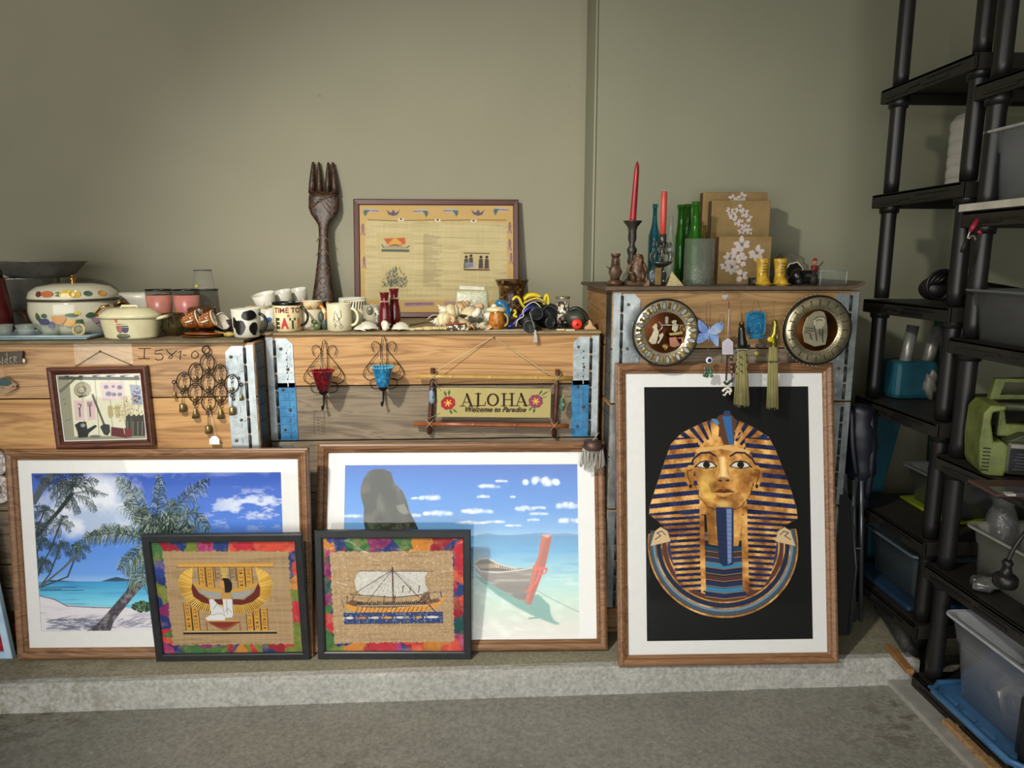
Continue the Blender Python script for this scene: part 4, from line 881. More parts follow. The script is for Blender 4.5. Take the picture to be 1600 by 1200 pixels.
a, b = W(115, 541, YL), W(209, 572, YL); w, h = (b-a).x, (a-b).z
obj('strip', MB().box((0, -.0008, 0), (w, .0008, h)), glassmat('clear_tape', '#fff8e4', .22, .22, .1, 30), tp)
# pale blue frame cut by the left edge of the photo
o, w, h = place_frame('framed_papyrus', 'pale blue framed picture with a multicoloured border at the far left', 'picture', (-215, 1027), (25, 1024), 797, 0.0, (None, 2.40))
moulding(o, w, h, [(0, 0), (0, -.018), (.002, -.02), (.023, -.02), (.025, -.015), (.025, 0)], PBLU); backing(o, w, h)
c = Cv(120, 100, [(84, 132), (1260, 132), (1260, 1080), (84, 1080)]); multicol(c, 41); papyrus(c, 190, 215, 1150, 1000, 5, '#4c463e', '#3a342e', '#5c564c'); c.sheet('print', w-.046, h-.046, o, -.009, .023)
# ------------------------------------------------------------------ small things: helpers
def at(name, label, cat, px, Y, z, rz=0, group=None, rot=None):
    return thing(name, label, cat, (XA(px, Y, z+.02), Y, z), rot or (0, 0, rz), group)
def K(Y): return mpp(Y, 1.2)
def hgt(py, px, Y, z): return W(px, py, Y).z-z     # height of a pixel row above z at depth Y
def shell_lathe(prof, t): return prof+[(max(r-t, 0.0005), z) for r, z in prof[::-1] if z > prof[0][1]+t*.5]+[(0, prof[0][1]+t)]
CREAM = mat('#cfc7ad', .22, vary=.03); WHITE = mat('#d3d0c4', .25, vary=.03); BLACK = mat('#101010', .25, vary=.03); BROWN = mat('#4d2a18', .35)
def cup_prof(rb, rt, h, t=.003, foot=True):
    return [(rb*.85, 0), (rb, .003), (rb+(rt-rb)*.4, h*.4), (rt, h-.001), (rt-t*.5, h), (rt-t, h-.001), (rb-t+(rt-rb)*.4, h*.4), (rb-t, .006), (0, .005)]
def handle_pts(r, h, reach, z0=.2, z1=.82, n=10, ang=0):
    ca, sa = math.cos(ang), math.sin(ang); P = []
    for i in range(n+1):
        a = -PI/2+PI*i/n; d = r*.96+reach*math.cos(a); z = h*((z0+z1)/2+(z1-z0)/2*math.sin(a)); P.append((d*ca, d*sa, z))
    return P
def mug(name, label, px, Y, wpx, ytop, body, hmat=None, hang=0, taper=1.0, group=None, z=None, tilt=None, hr=.0048, reach=.028):
    z = ZTT if z is None else z; r = wpx*K(Y)/2; h = max(.04, hgt(ytop, px, Y, z))
    o = at(name, label, 'mug', px, Y, z, group=group, rot=tilt)
    obj('body', MB().lathe(cup_prof(r*taper, r, h), 32), body, o)
    obj('handle', MB().tube(handle_pts(r, h, reach, ang=hang), hr, 8), hmat or body, o)
    return o, r, h
def patch(r, a0, z0, ra, rz, n=16, wob=.15, seed=1, off=.0006):
    """rounded patch lying on a cylinder"""
    q = random.Random(seed); ph = [1+q.uniform(-wob, wob) for _ in range(n)]; vs = []
    rings = 3
    vs.append(((r+off)*math.cos(a0), (r+off)*math.sin(a0), z0))
    for k in range(1, rings+1):
        for i in range(n):
            t = 2*PI*i/n; s_ = k/rings*(ph[i]*.5+ph[(i+1) % n]*.25+ph[i-1]*.25); a = a0+ra/r*math.cos(t)*s_; vs.append(((r+off)*math.cos(a), (r+off)*math.sin(a), z0+rz*math.sin(t)*s_))
    fs = [(0, 1+i, 1+(i+1) % n) for i in range(n)]
    for k in range(rings-1):
        for i in range(n): fs.append((1+k*n+i, 1+(k+1)*n+i, 1+(k+1)*n+(i+1) % n, 1+k*n+(i+1) % n))
    return vs, fs
FA = -PI/2
# ------------------------------------------------------------------ mugs on the middle stack
o, r, h = mug('mug', 'cream TIME TO EAT mug with a black rim and black curved handle', 450, 2.675, 43, 472, mat('#d8c99c', .25, vary=.04), BLACK, hang=rad(-12), reach=.03)
obj('rim', MB().lathe([(r+.0012, h-.010), (r+.0018, h-.004), (r+.0008, h+.001), (r-.003, h+.001), (r-.0035, h-.004)], 32, closed=True), BLACK, o)
obj('lettering', wrap_text(MB(), 'TIME TO', .0265, r+.0008, FA+.24, h*.66, bold=.0006), mat('#7a1420', .5), o)
for i, (ch, col) in enumerate(zip('EAT!', ('#2f3326', '#b3242c', '#3a4434', '#c0603a'))):
    obj('letter', wrap_text(MB(), ch, .052, r+.0008, FA+(-.50, .03, .58, 1.02)[i], h*.13, bold=.0025, sx=.68), mat(col, .5), o)
st5 = MB(); pts = [(math.cos(PI/2+PI*i/5)*(.008 if i % 2 == 0 else .0034), math.sin(PI/2+PI*i/5)*(.008 if i % 2 == 0 else .0034)) for i in range(10)]
st5.add([((r+.0009)*math.cos(FA+.3+a/r), (r+.0009)*math.sin(FA+.3+a/r), h*.56+b) for a, b in pts], [tuple(range(10))]); obj('star', st5, mat('#b85a48', .5), o)
GIR = mottle('giraffe_glaze', ['#b9763a', '#c98a4c', '#d8c9a0', '#c08040'], 55, .25, 0, .05, voron=True)
o, r, h = mug('mug', 'tall cream mug with a giraffe-patterned band and a coiled giraffe handle', 484, 2.74, 40, 470, CREAM, GIR, hang=rad(-20), reach=.02, hr=.0075)
obj('band', MB().lathe([(r+.0008, h*.72), (r+.0012, h*.98)], 32, closed=True), GIR, o)
obj('giraffe_head', MB().ell((r+.030, -.016, h*.86), (.014, .009, .009), 12, 8, (0, .5, 0)).tube([(r+.026, -.016, h*.9), (r+.024, -.016, h*.98)], .0025, 6), GIR, o)
obj('leaf', MB().ell((r*.55, -r*.95, h*.30), (.012, .006, .008), 10, 6).ell((r*.7, -r*.8, h*.12), (.016, .008, .014), 10, 6), mat('#56643f', .4), o)
obj('acacia_leaf', MB().ell((r*1.2, -r*.4, h*.2), (.016, .012, .028), 10, 8).ell((r*1.0, -r*.5, h*.45), (.014, .012, .02), 10, 8), mat('#38443a', .4, vary=.3), o)
o, r, h = mug('mug', 'cream mug printed with a grey kangaroo sketch, double looped handle', 531, 2.67, 38, 474, mat('#cfc8a8', .25, vary=.04), hang=rad(-8), reach=.026, hr=.0055)
sk = MB()
for pts in ([(-.012, .07), (-.006, .085), (-.002, .07), (.004, .05), (.010, .03), (.006, .018)], [(-.010, .065), (-.016, .045), (-.006, .03), (-.012, .015)], [(.004, .05), (.014, .06), (.012, .085)], [(-.014, .055), (-.002, .04), (.008, .05), (.0, .06)], [(.010, .012), (.018, .02), (.012, .03)], [(-.016, .03), (-.004, .022)]):
    sk.tube([((r+.0004)*math.cos(FA+.02+a/r), (r+.0004)*math.sin(FA+.02+a/r), b*h/.11) for a, b in pts], .0011, 5)
obj('kangaroo_drawing', sk, mat('#4c4a44', .6), o)
o, r, h = mug('mug', 'cream mug with a black zebra-striped rim behind the kangaroo mug', 556, 2.78, 34, 469, CREAM, hang=rad(-5), reach=.022)
zz = MB()
for i in range(12):
    a = FA-1.2+i*.24; zz.add([((r+.0009)*math.cos(a+q*.001), (r+.0009)*math.sin(a+q*.001), h*zf) for q, zf in ((0, .66+(i % 3)*.05), (90, .97), (190, .97), (60, .62+(i % 2)*.06))], [(0, 1, 2, 3)])
obj('stripe_pattern', zz, BLACK, o)
o, r, h = mug('mug', 'grey zebra-figure mug, rightmost of the mugs beside the red vases', 582, 2.76, 30, 476, mat('#9a937c', .4), mottle('zebra', ['#15140f', '#d8d2bc', '#15140f', '#d8d2bc', '#2a2620'], 26, .35, 0, .1), hang=rad(-60), hr=.009, reach=.016)
obj('zebra_head', MB().ell((-.004, -r*.9, h*.78), (.013, .016, .02), 14, 10, (.5, 0, .3)).ell((-.012, -r*.9, h*.98), (.004, .003, .009)).ell((.006, -r*.9, h*.98), (.004, .003, .009)), _M['zebra'], o)
mug('cup', 'plain white cup showing only its rim behind the kangaroo mug', 552, 2.93, 42, 465, WHITE, hang=rad(150))
o = at('bowl', 'shallow black bowl in front of the carved fork', 'bowl', 505, 2.95, ZTT); obj('body', MB().lathe([(.03, 0), (.045, .02), (.062, hgt(472, 505, 2.95, ZTT)-.004), (.064, hgt(472, 505, 2.95, ZTT)), (.060, hgt(472, 505, 2.95, ZTT)-.002), (.03, .01), (0, .008)], 28), BLACK, o); obj('rim', MB().lathe([(.0645, .078), (.0645, .081), (.06, .081), (.06, .078)], 28, closed=True), mat('#2a2a28', .3), o)
# white mugs heaped at the back left
for i, (px, Y, yt, lab) in enumerate(((418, 2.84, 469, 'tilted white mug, leftmost of the pale heap'), (444, 2.92, 466, 'tilted white mug in the middle of the pale heap left of the fork'), (468, 3.0, 464, 'tilted white mug nearest the carved fork in the pale heap'))):
    z = ZTT+.072+.004*i; o = thing('mug', lab, 'mug', (XA(px, Y, z), Y, z), (rad(8), rad(-14), rad(20)), 'pale mugs heaped beside the carved fork')
    obj('body', MB().lathe(cup_prof(.036, .044, .06), 28), WHITE, o); obj('handle', MB().tube([(a, -.036-b*.0, c) for a, b, c in [(-.02+.04*k/8, 0, .012+.030*math.sin(PI*k/8)) for k in range(9)]], .0045, 8), WHITE, o)
for i, (px, Y, yt, m_, lab) in enumerate(((404, 2.80, 478, mottle('brown_white_glaze', ['#5a3420', '#b9a684', '#cbbf9e'], 14, .3), 'cream mug with brown patches behind the cow-patterned mug'), (424, 2.75, 482, WHITE, 'white mug with a blue fish, between the cow mug and the TIME TO EAT mug'),
                                        (440, 2.9, 487, CREAM, 'cream mug underneath the pale mug heap'), (466, 3.0, 487, CREAM, 'cream mug half hidden in front of the carved fork base'))):
    o, r, h = mug('mug', lab, px, Y, 36, yt, m_, hang=rad(-30 if i else -80))
    if i == 1: obj('fish_motif', MB().add(*patch(r, FA+.1, h*.5, .012, .009, seed=3)).add(*patch(r, FA-.25, h*.55, .005, .008, seed=4)), mat('#2a5a94', .3), o)
# carved fork
def fork():
    Yb, Yt = 3.21, YB-.018; b = Vector((XA(505, Yb, ZTT), Yb, ZTT)); t = W(506, 254, Yt); up = t-b; L = up.length
    ang = math.atan2(up.y, up.z); o = thing('carved_fork', 'giant dark carved wooden fork leaning upright against the wall', 'fork', b, (-ang, math.atan2(up.x, up.z), 0))
    zc = lambda y: L*(498-y)/(498-254.); k = 2.30*K(3.28)/K(3.28)*K(3.28)/2.3*1.0
    w_ = lambda px: px*K(3.28)
    prof = [(498, 19), (470, 17), (440, 13), (400, 8.5), (365, 7), (352, 8), (345, 12), (335, 19), (325, 22.5), (310, 22.5), (300, 21)]
    R_ = [(w_(a), zc(y)) for y, a in prof]
    pts = [(x, z) for x, z in R_]+[(-x, z) for x, z in R_[::-1]]
    mb = MB(); n = len(R_); seg = 8; vs = []
    for x, z in R_:
        for i in range(seg*2):
            a = PI*i/seg; vs.append((x*math.cos(a), .013*math.sin(a)*(1 if abs(math.sin(a)) < .95 else .95), z))
    m2 = seg*2; fs = [(j*m2+i, j*m2+(i+1) % m2, (j+1)*m2+(i+1) % m2, (j+1)*m2+i) for j in range(n-1) for i in range(m2)]+[tuple(range(m2)), tuple((n-1)*m2+i for i in range(m2))]
    mb.add(vs, fs, True)
    CW = mottle('carved_dark_wood', ['#120b07', '#281910', '#4a3220', '#120b07', '#5c4430'], 30, .42, 0, .9)
    obj('handle', mb, CW, o)
    for c0, c1, wd in ((-17.5, -16, 5.0), (-6, -7.5, 4.4), (6, 6.5, 4.4), (17.5, 13.5, 5.0)):
        rows = [(302, c0, wd*1.12), (285, c0+(c1-c0)*.35, wd*.98), (268, c0+(c1-c0)*.7, wd*.72), (256, c1, wd*.45), (253.5, c1, wd*.25)]
        obj('tine', MB().tube([(w_(a), -.001, zc(y)) for y, a, _ in rows], [w_(q) for _, _, q in rows], 8), CW, o)
    RM = mat('#5f4630', .4)
    for s_ in (1, -1):
        for i in range(9):
            zz = .03+i*.062
            if zz > L*.55: break
            ww = w_(11)-.0011*i; obj('carved_line', MB().tube([(s_*ww*math.cos(t_)*(1-t_/6), -.0135, zz+.022*math.sin(t_)+.004*t_) for t_ in [q*.5 for q in range(9)]], .0018, 5), RM, o)
    for i in range(5): obj('carved_line', MB().tube([(w_(-16+i*3), -.0135, zc(325-i*4)), (w_(-4+i*4), -.016, zc(315-i*2)), (w_(10+i), -.0135, zc(335-i*9))], .002, 5), RM, o)
fork()
# red vases
RV = mat('#5e0c18', .12, vary=.1, coat=.4)
for px, Y, yt, wd, lab in ((602, 2.70, 457, 18, 'small dark red bottle vase with a beaded neck, left and front of the pair'), (617, 2.76, 451, 18, 'small dark red bottle vase with a beaded neck, right and rear of the pair')):
    o = at('vase', lab, 'vase', px, Y, ZTT, group='pair of dark red vases'); r = wd*K(Y)/2; h = hgt(yt, px, Y, ZTT)
    obj('body', MB().lathe([(r*.8, 0), (r, h*.12), (r*1.02, h*.4), (r*.72, h*.72), (r*.62, h*.8), (r*.78, h*.97), (r*.9, h), (r*.75, h*.985), (r*.5, h*.8), (0, h*.78)], 24), RV, o)
    bd = MB()
    for i in range(14): a = 2*PI*i/14; bd.ell((r*.72*math.cos(a), r*.72*math.sin(a), h*.76), (.0032,)*3, 6, 4)
    obj('bead_trim', bd, mat('#c9a39a', .4), o); obj('bead_cord', MB().tube([(r*.1, -r*.75, h*.75), (r*.3, -r*1.0, h*.5), (r*.35, -r*1.06, h*.25)], .0012, 5), mat('#8a5a54', .5), o)
# shells
SH = [mottle('shell_cream', ['#b9a67c', '#d3c49c', '#ddd2b0'], 30, .5), mottle('shell_white', ['#c9c2ac', '#dcd7c6', '#e2decd'], 30, .45), mottle('shell_tan', ['#8a6648', '#b8936c', '#cdb28a'], 22, .45), mottle('shell_speckled', ['#2a231c', '#8c8068', '#c9bfa4', '#3a3028', '#b0a488'], 60, .4)]
def spiral_shell(L, r, seed=1):
    q = random.Random(seed); P = []; rr = []; mb = MB(); n = 46
    for i in range(n):
        t = i/(n-1); a = t*2*PI*4.0; rad_ = r*(t**1.2)*.52; P.append((rad_*math.cos(a), rad_*math.sin(a), L*(1-t)**1.05)); rr.append(max(.0006, r*(t**1.15)*.55))
    mb.tube(P, rr, 9); k = 0
    for i in range(18, n, 5): x, y, z = P[i]; l = math.hypot(x, y)+1e-6; mb.ell((x*(1+rr[i]/l), y*(1+rr[i]/l), z+rr[i]*.3), (rr[i]*.28,)*3, 6, 4)
    return mb
def clam_shell(w, h, seed=1):
    mb = MB(); n = 17; m_ = 6; vs = []
    for j in range(m_+1):
        for i in range(n):
            a = -1.25+2.5*i/(n-1); s_ = j/m_; rb = (1+.05*(i % 2))*s_; vs.append((w*.5*rb*math.sin(a)*1.05, -h*(math.cos(s_*PI/2))*.45-.0015*(i % 2), h*rb*math.cos(a)*.9))
    fs = [(j*n+i, j*n+i+1, (j+1)*n+i+1, (j+1)*n+i) for j in range(m_) for i in range(n-1)]
    o_ = len(vs); vs2 = [(x*.94, y+.002, z*.94) for x, y, z in vs]; fs2 = [tuple(p+o_ for p in f[::-1]) for f in fs]
    bd = list(range(n))+[j*n+n-1 for j in range(1, m_+1)]+[m_*n+i for i in range(n-2, -1, -1)]+[j*n for j in range(m_-1, 0, -1)]
    mb.add(vs+vs2, fs+fs2+[(a, b, b+o_, a+o_) for a, b in zip(bd, bd[1:]+bd[:1])], True); return mb
def cowrie(w, h): return MB().ell((0, 0, 0), (w/2, w*.36, h/2), 16, 10, fn=lambda p: 1-.25*max(0, p.y*-1)*abs(p.x < .15 and p.x > -.15))
GS = 'seashells heaped on the middle crate stack'
spec = [  # kind, px, py(center), Y, size px, mat, rot, label
 ('s', 726, 478, 2.80, 26, 2, (0, .9, .3), 'pointed tan-mouthed conch at the peak of the shell heap'),
 ('s', 712, 488, 2.76, 30, 0, (0, 1.4, .2), 'large cream whelk on its side below the peak of the shell heap'),
 ('c', 735, 490, 2.74, 32, 0, (-.5, .1, 0), 'ribbed cream scallop shell in the middle of the shell heap'),
 ('s', 692, 484, 2.79, 20, 1, (0, -.8, .2), 'spiky white murex at the upper left of the shell heap'),
 ('s', 683, 492, 2.75, 20, 1, (.3, -1.5, .1), 'spiny pale shell at the far left end of the heap'),
 ('s', 700, 500, 2.70, 26, 0, (0, 1.3, -.6), 'rough cream shell at the lower left of the heap above the bead strings'),
 ('c', 722, 503, 2.70, 36, 0, (-.7, .1, .1), 'wide cream clam shell low in the front of the heap'),
 ('w', 749, 479, 2.76, 15, 2, (0, 0, 0), 'smooth tan cowrie on top, right of the conch'),
 ('s', 748, 491, 2.72, 18, 1, (0, 2.2, .4), 'white broken shell under the tan cowrie'),
 ('w', 744, 504, 2.685, 14, 3, (0, 0, .2), 'grey speckled cowrie in the front row, left one'),
 ('w', 755, 505, 2.68, 15, 3, (0, 0, -.2), 'grey speckled cowrie in the front row, right one'),
 ('s', 733, 507, 2.665, 12, 2, (0, 1.5, .6), 'small orange-tan cone shell at the front of the heap'),
 ('c', 738, 506, 2.66, 14, 2, (-.1, .6, .9), 'upright tan half shell left of the speckled cowries'),
 ('c', 764, 506, 2.66, 14, 2, (-.1, -.3, -.6), 'upright tan half shell beside the amber jug'),
 ('s', 762, 493, 2.73, 18, 1, (.2, -1.2, 0), 'small white whelk between the heap and the amber jug'),
 ('s', 707, 497, 2.67, 13, 2, (0, 1.2, 1.2), 'small open-mouthed tan shell behind the bead strings'),
 ('c', 575, 508, 2.66, 36, 1, (-.75, 0, .2), 'flat white oyster shell lying left of the red vases'),
 ('c', 562, 512, 2.645, 24, 1, (-.8, 0, -.5), 'small flat white shell in front of the kangaroo mug'),
 ('c', 626, 508, 2.655, 32, 1, (-.7, 0, -.1), 'white scallop lying right of the red vases'),
 ('s', 604, 512, 2.64, 16, 1, (0, 1.5, .9), 'small branching white shell in front of the red vases'),
 ('c', 680, 491, 3.12, 26, 1, (-1.3, 0, 0), 'white shell lying against the document frame behind the heap')]
for i, (k, px, py, Y, s_, m_, rot, lab) in enumerate(spec):
    p = W(px, py, Y); sz = s_*K(Y); p.z = max(p.z, ZTT+.004)
    if k == 's': mb = spiral_shell(sz, sz*.55, i); mb.v = [(x, y, z-sz*.35) for x, y, z in mb.v]; nm_ = 'conch_shell'
    elif k == 'c': mb = clam_shell(sz, sz*.8, i); mb.v = [(x, y, z-sz*.3) for x, y, z in mb.v]; nm_ = 'clam_shell'
    else: mb = cowrie(sz, sz*.8); nm_ = 'cowrie_shell'
    E = Euler(rot).to_matrix(); zmin = min((E @ Vector(v)).z for v in mb.v)
    z_ = max(p.z, ZTT-zmin+.001) if p.z+zmin < ZTT+.001 or i in (9, 10, 11, 12, 13, 16, 17, 18, 19, 20) and True else p.z
    if i in (9, 10, 11, 12, 13, 16, 17, 18, 19, 20, 4, 5, 6): z_ = ZTT-zmin+.0005
    o = obj(nm_, mb, SH[m_]); tag(o, lab, 'shell', (p.x, Y, z_), rot, GS)
# clear bag of shells behind the heap
o = at('plastic_bag', 'clear plastic bag filled with pale shells, standing behind the shell heap', 'bag', 738, 2.93, ZTT)
w = 62*K(2.9); h = hgt(452, 738, 2.93, ZTT); bgm = MB(); n = 16; vs = []
for j in range(7):
    t = j/6
    for i in range(n):
        a = 2*PI*i/n; sq = lambda v: math.copysign(abs(v)**.6, v); q = (1-.18*t)*(1+.04*math.sin(i*2.3+j)); vs.append((w/2*sq(math.cos(a))*q, .035*sq(math.sin(a))*(1-.75*t)*q, h*t))
bgm.add(vs, [(j*n+i, j*n+(i+1) % n, (j+1)*n+(i+1) % n, (j+1)*n+i) for j in range(6) for i in range(n)]+[tuple(range(n)), tuple(6*n+i for i in range(n))], True)
fill = MB(); fill.v = [(x*.95, y*.9, z*.93+.002) for x, y, z in bgm.v]; fill.f = list(bgm.f); fill.sm = list(bgm.sm); fill.mi = list(bgm.mi)
obj('shell_contents', fill, mottle('bagged_shells', ['#8d937c', '#b9bba2', '#d0d0b8', '#a5ac96', '#d8d4bc'], 42, .4, 0, .8), o); obj('bag_film', bgm, glassmat('bag_film', '#f4f4ea', .12, .12, .5, 40), o)
obj('bag_hem', MB().box((0, 0, h+.006), (w*.62, .006, .014), (.2, .05, 0)), mat('#d8d6c4', .3), o)
obj('blue_motif', MB().ell((.012, -.033, h*.52), (.012, .004, .009)), mat('#7f9db8', .4), o)
# bead necklaces
beadm = mat('#c9b888', .45)
strands = [([(642, 512), (655, 507), (668, 509), (682, 505), (700, 508)], 'cream bead strand curled along the edge, left and lowest of the shell beads'), ([(655, 511), (668, 504), (684, 508), (704, 503)], 'cream bead strand lying behind the lowest strand')]
for si, (pts, lab) in enumerate(strands):
    Y = 2.65+.022*si; o = at('bead_necklace', lab, 'necklace', pts[0][0], Y, ZTT, group='cream bead necklaces at the crate edge'); L = []
    for a, b in zip(pts, pts[1:]):
        for k in range(5): L.append((a[0]+(b[0]-a[0])*k/5, a[1]+(b[1]-a[1])*k/5))
    ob_ = None
    for k, (x, y) in enumerate(L):
        X = XA(x, Y, ZTT)-o.location.x; zz = .0055+max(0, (511-y))*.0006; yy = -.004*math.sin(k*1.3)
        if ob_ is None: ob_ = obj('bead', MB().ell((0, 0, 0), (.0055, .0055, .0055), 8, 6), beadm, o); ob_.location = (X, yy, zz)
        else:
            c_ = ob_.copy(); C.objects.link(c_); c_.parent = o; c_.location = (X, yy, zz)
o = at('bracelet', 'red and white woven bead bracelet lying in front of the shell heap', 'bracelet', 716, 2.655, ZTT); w = 32*K(2.65)
obj('band', MB().box((0, 0, .011), (w, .02, .022), (0, 0, .05)), mottle('woven_beads', ['#2a241e', '#d0c6ae', '#3a2c24', '#d6ccb4'], 150, .5, 0, .4, voron=2), o, bevel=.004)
obj('red_edge', MB().tube([(-w*.6, -.002, .022), (-w*.2, -.004, .026), (w*.5, 0, .024)], .003, 6), mat('#9c3a30', .5), o)
# amber jug, blue ornament, mosaic vase
o = at('jug', 'small amber ceramic jug with shells piled on its mouth and a side handle', 'jug', 776, 2.68, ZTT); r = 25*K(2.68)/2; h = hgt(485, 776, 2.68, ZTT)
obj('body', MB().lathe([(r*.75, 0), (r, h*.2), (r*1.04, h*.55), (r*.85, h*.85), (r*.95, h), (r*.85, h*.98), (0, h*.9)], 24), mottle('amber_glaze', ['#3a2410', '#8a5018', '#b9762c', '#5c3814'], 30, .2, 0, .3), o)
obj('swirl', MB().tube([(-.002+.011*(1-t/14)*math.cos(t), -r*1.04, h*.45+.014*(1-t/14)*math.sin(t)) for t in [k*.8 for k in range(14)]], .0018, 5), mat('#c98838', .3), o)
obj('handle', MB().tube(handle_pts(r, h, .015, ang=-.3), .0035, 7), mat('#b08a2c', .35), o)
obj('shell_topping', MB().ell((0, 0, h+.002), (r*1.25, r, .013), 14, 8, fn=lambda p: 1+.12*math.sin(p.x*11)*math.cos(p.y*9)), SH[0], o); obj('shell_topping', MB().ell((-r*.3, 0, h+.016), (.011, .009, .008), 10, 6), SH[1], o)
o = at('dolphin_ornament', 'blue glass dolphin ornament behind the amber jug', 'ornament', 786, 2.78, ZTT); h = hgt(467, 786, 2.78, ZTT)
obj('body', MB().tube([(.018, 0, .0), (.020, 0, h*.35), (.012, 0, h*.62), (-.004, 0, h*.82), (-.022, 0, h*.85), (-.034, 0, h*.78)], [.006, .012, .017, .019, .015, .004], 12), mat('#2b6a94', .15, coat=.5), o)
obj('fin', MB().prism([(.012, h*.7), (.034, h*.66), (.030, h*.54), (.018, h*.5)], -.004, .004), mat('#7ba4c0', .15), o)
o = at('mosaic_vase', 'brown glass-mosaic hurricane vase with a flared rim behind the dive gear', 'vase', 800, 3.02, ZTT); r = 50*K(3.02)/2; h = hgt(437, 800, 3.02, ZTT)
obj('body', MB().lathe([(r*.62, 0), (r*.8, h*.08), (r*.88, h*.35), (r*.80, h*.62), (r*.84, h*.8), (r*1.03, h*.98), (r*1.05, h), (r*1.0, h*.99), (r*.8, h*.8), (r*.76, h*.6), (r*.8, h*.2), (0, h*.05)], 40), mottle('brown_mosaic', ['#20130a', '#3c2410', '#5c3818', '#2c1a0c', '#6f5a38', '#46301a', '#7d6a48'], 95, .25, 0, .5, voron=2), o)
# dive gear
YEL = mat('#c9b414', .35); BLU = mat('#1c2c8c', .3); RUB = mat('#121416', .55)
o = at('swim_fin', 'blue swim fin edged in yellow, curled over the black dive gear', 'swim fin', 832, 2.80, ZTT)
q = lambda pts, Y=2.80: [tuple(W(a, b, Y)-o.location) for a, b in pts]
def ribbon(pts, wd, th, yoff=0):
    mb = MB(); n = len(pts); vs = []
    for i, p in enumerate(pts): x, y, z = p; vs += [(x, y-wd/2+yoff, z-th), (x, y+wd/2+yoff, z-th), (x, y+wd/2+yoff, z+th), (x, y-wd/2+yoff, z+th)]
    return mb.add(vs, [(i*4+j, i*4+(j+1) % 4, i*4+4+(j+1) % 4, i*4+4+j) for i in range(n-1) for j in range(4)]+[(0, 1, 2, 3), tuple((n-1)*4+j for j in range(4))], True)
def smooth(pts, k=5):
    out = []; n = len(pts)
    for i in range(n-1):
        p0, p1, p2, p3 = [Vector(pts[max(0, min(n-1, j))]) for j in (i-1, i, i+1, i+2)]
        for s_ in range(k): t = s_/k; out.append(.5*((2*p1)+(p2-p0)*t+(2*p0-5*p1+4*p2-p3)*t*t+(3*p1-p0-3*p2+p3)*t**3))
    return out+[Vector(pts[-1])]
obj('blade', ribbon(smooth(q([(806, 468), (816, 474), (826, 470), (836, 466), (846, 464)])), .09, .004), BLU, o)
obj('blade_edge', ribbon(smooth(q([(818, 468), (826, 461), (838, 461), (848, 467)])), .10, .007, .01), YEL, o)
obj('blade_edge', MB().tube(smooth(q([(818, 474), (828, 469), (840, 466), (850, 471)], 2.74)), .004, 8), mat('#c9a832', .35), o)
obj('strap', MB().tube(smooth(q([(801, 469), (806, 464), (811, 466), (815, 474), (819, 480)], 2.73)), .0055, 8), YEL, o)
obj('strap', MB().tube(smooth(q([(850, 476), (852, 464), (855, 461), (857, 468), (856, 480)], 2.76)), .006, 8), YEL, o)
obj('foot_pocket', MB().ell(q([(838, 482)])[0], (.052, .06, .028), 16, 10, (0, .15, 0)), RUB, o)
o = at('swim_fin', 'blue swim fin with pale piping lying at the left of the dive gear', 'swim fin', 812, 2.72, ZTT); q = lambda pts, Y=2.72: [tuple(W(a, b, Y)-o.location) for a, b in pts]
obj('blade', ribbon(smooth([(a, b, max(c, .006)) for a, b, c in q([(793, 512), (803, 505), (813, 493), (824, 482), (834, 478)])]), .05, .006), BLU, o)
obj('piping', MB().tube(smooth([(a, b, max(c, .004)) for a, b, c in q([(806, 510), (809, 500), (818, 494), (817, 486), (824, 477), (834, 472), (842, 477), (847, 485)], 2.68)]), .0022, 6), mat('#c9bca0', .4), o)
obj('strap', MB().tube(smooth(q([(803, 484), (806, 488), (803, 493), (808, 495)], 2.69)), .005, 8), YEL, o)
obj('foot_pocket', MB().ell(q([(826, 500)])[0], (.042, .05, .03), 16, 10), RUB, o)
def torch(px, py, Y, rpx, L, lab, ry):
    o = thing('dive_torch', lab, 'torch', W(px, py, Y), (0, 0, ry), 'black dive torches pointing at the viewer'); r = rpx*K(Y)
    a = MB().lathe([(0, 0), (r*.8, 0), (r, .003), (r, L*.35), (r*.78, L*.42), (r*.74, L), (0, L)], 28); a.v = [(x, z, y) for x, y, z in a.v]; obj('barrel', a, RUB, o)
    b = MB().lathe([(r*.78, 0), (r*.95, -.002), (r*1.02, .004), (r*1.02, .012), (r*.9, .014)], 28, closed=True); b.v = [(x, z, y) for x, y, z in b.v]; obj('bezel', b, mat('#1d2022', .35), o)
    return o
torch(827, 510, 2.60, 10.3, .13, 'black dive torch overhanging the crate edge, frontmost of three', -.12)
torch(839, 490, 2.66, 10.8, .12, 'black dive torch in the middle, topmost of three', .05)
torch(860, 504, 2.66, 8.6, .12, 'black dive torch at the right, the smallest of three', .1)
o = thing('price_tag', 'blank pale tag hanging from the dive gear over the crate edge', 'tag', W(835, 514, 2.597)); obj('tag', MB().prism([(-.005, -.05), (.012, -.048), (.006, -.004), (.0, -.004)], -.0006, .0006), mat('#a9a59a', .7), o); obj('string', MB().tube([(.003, 0, -.006), (-.008, 0, .03), (-.018, .01, .06)], .001, 5), mat('#b0ada0', .7), o)
o = at('dive_bag', 'black mesh dive bag slumped between the torches and the shell jar', 'bag', 855, 2.80, ZTT); obj('body', MB().ell((0, 0, .042), (.058, .07, .048), 20, 12, fn=lambda p: 1+.08*math.sin(p.x*9+p.z*5)), RUB, o); obj('strap', MB().tube(smooth([(-.03, -.06, .06), (0, -.05, .085), (.04, -.05, .06), (.055, -.05, .02)]), .006, 6), mat('#22262c', .5), o)
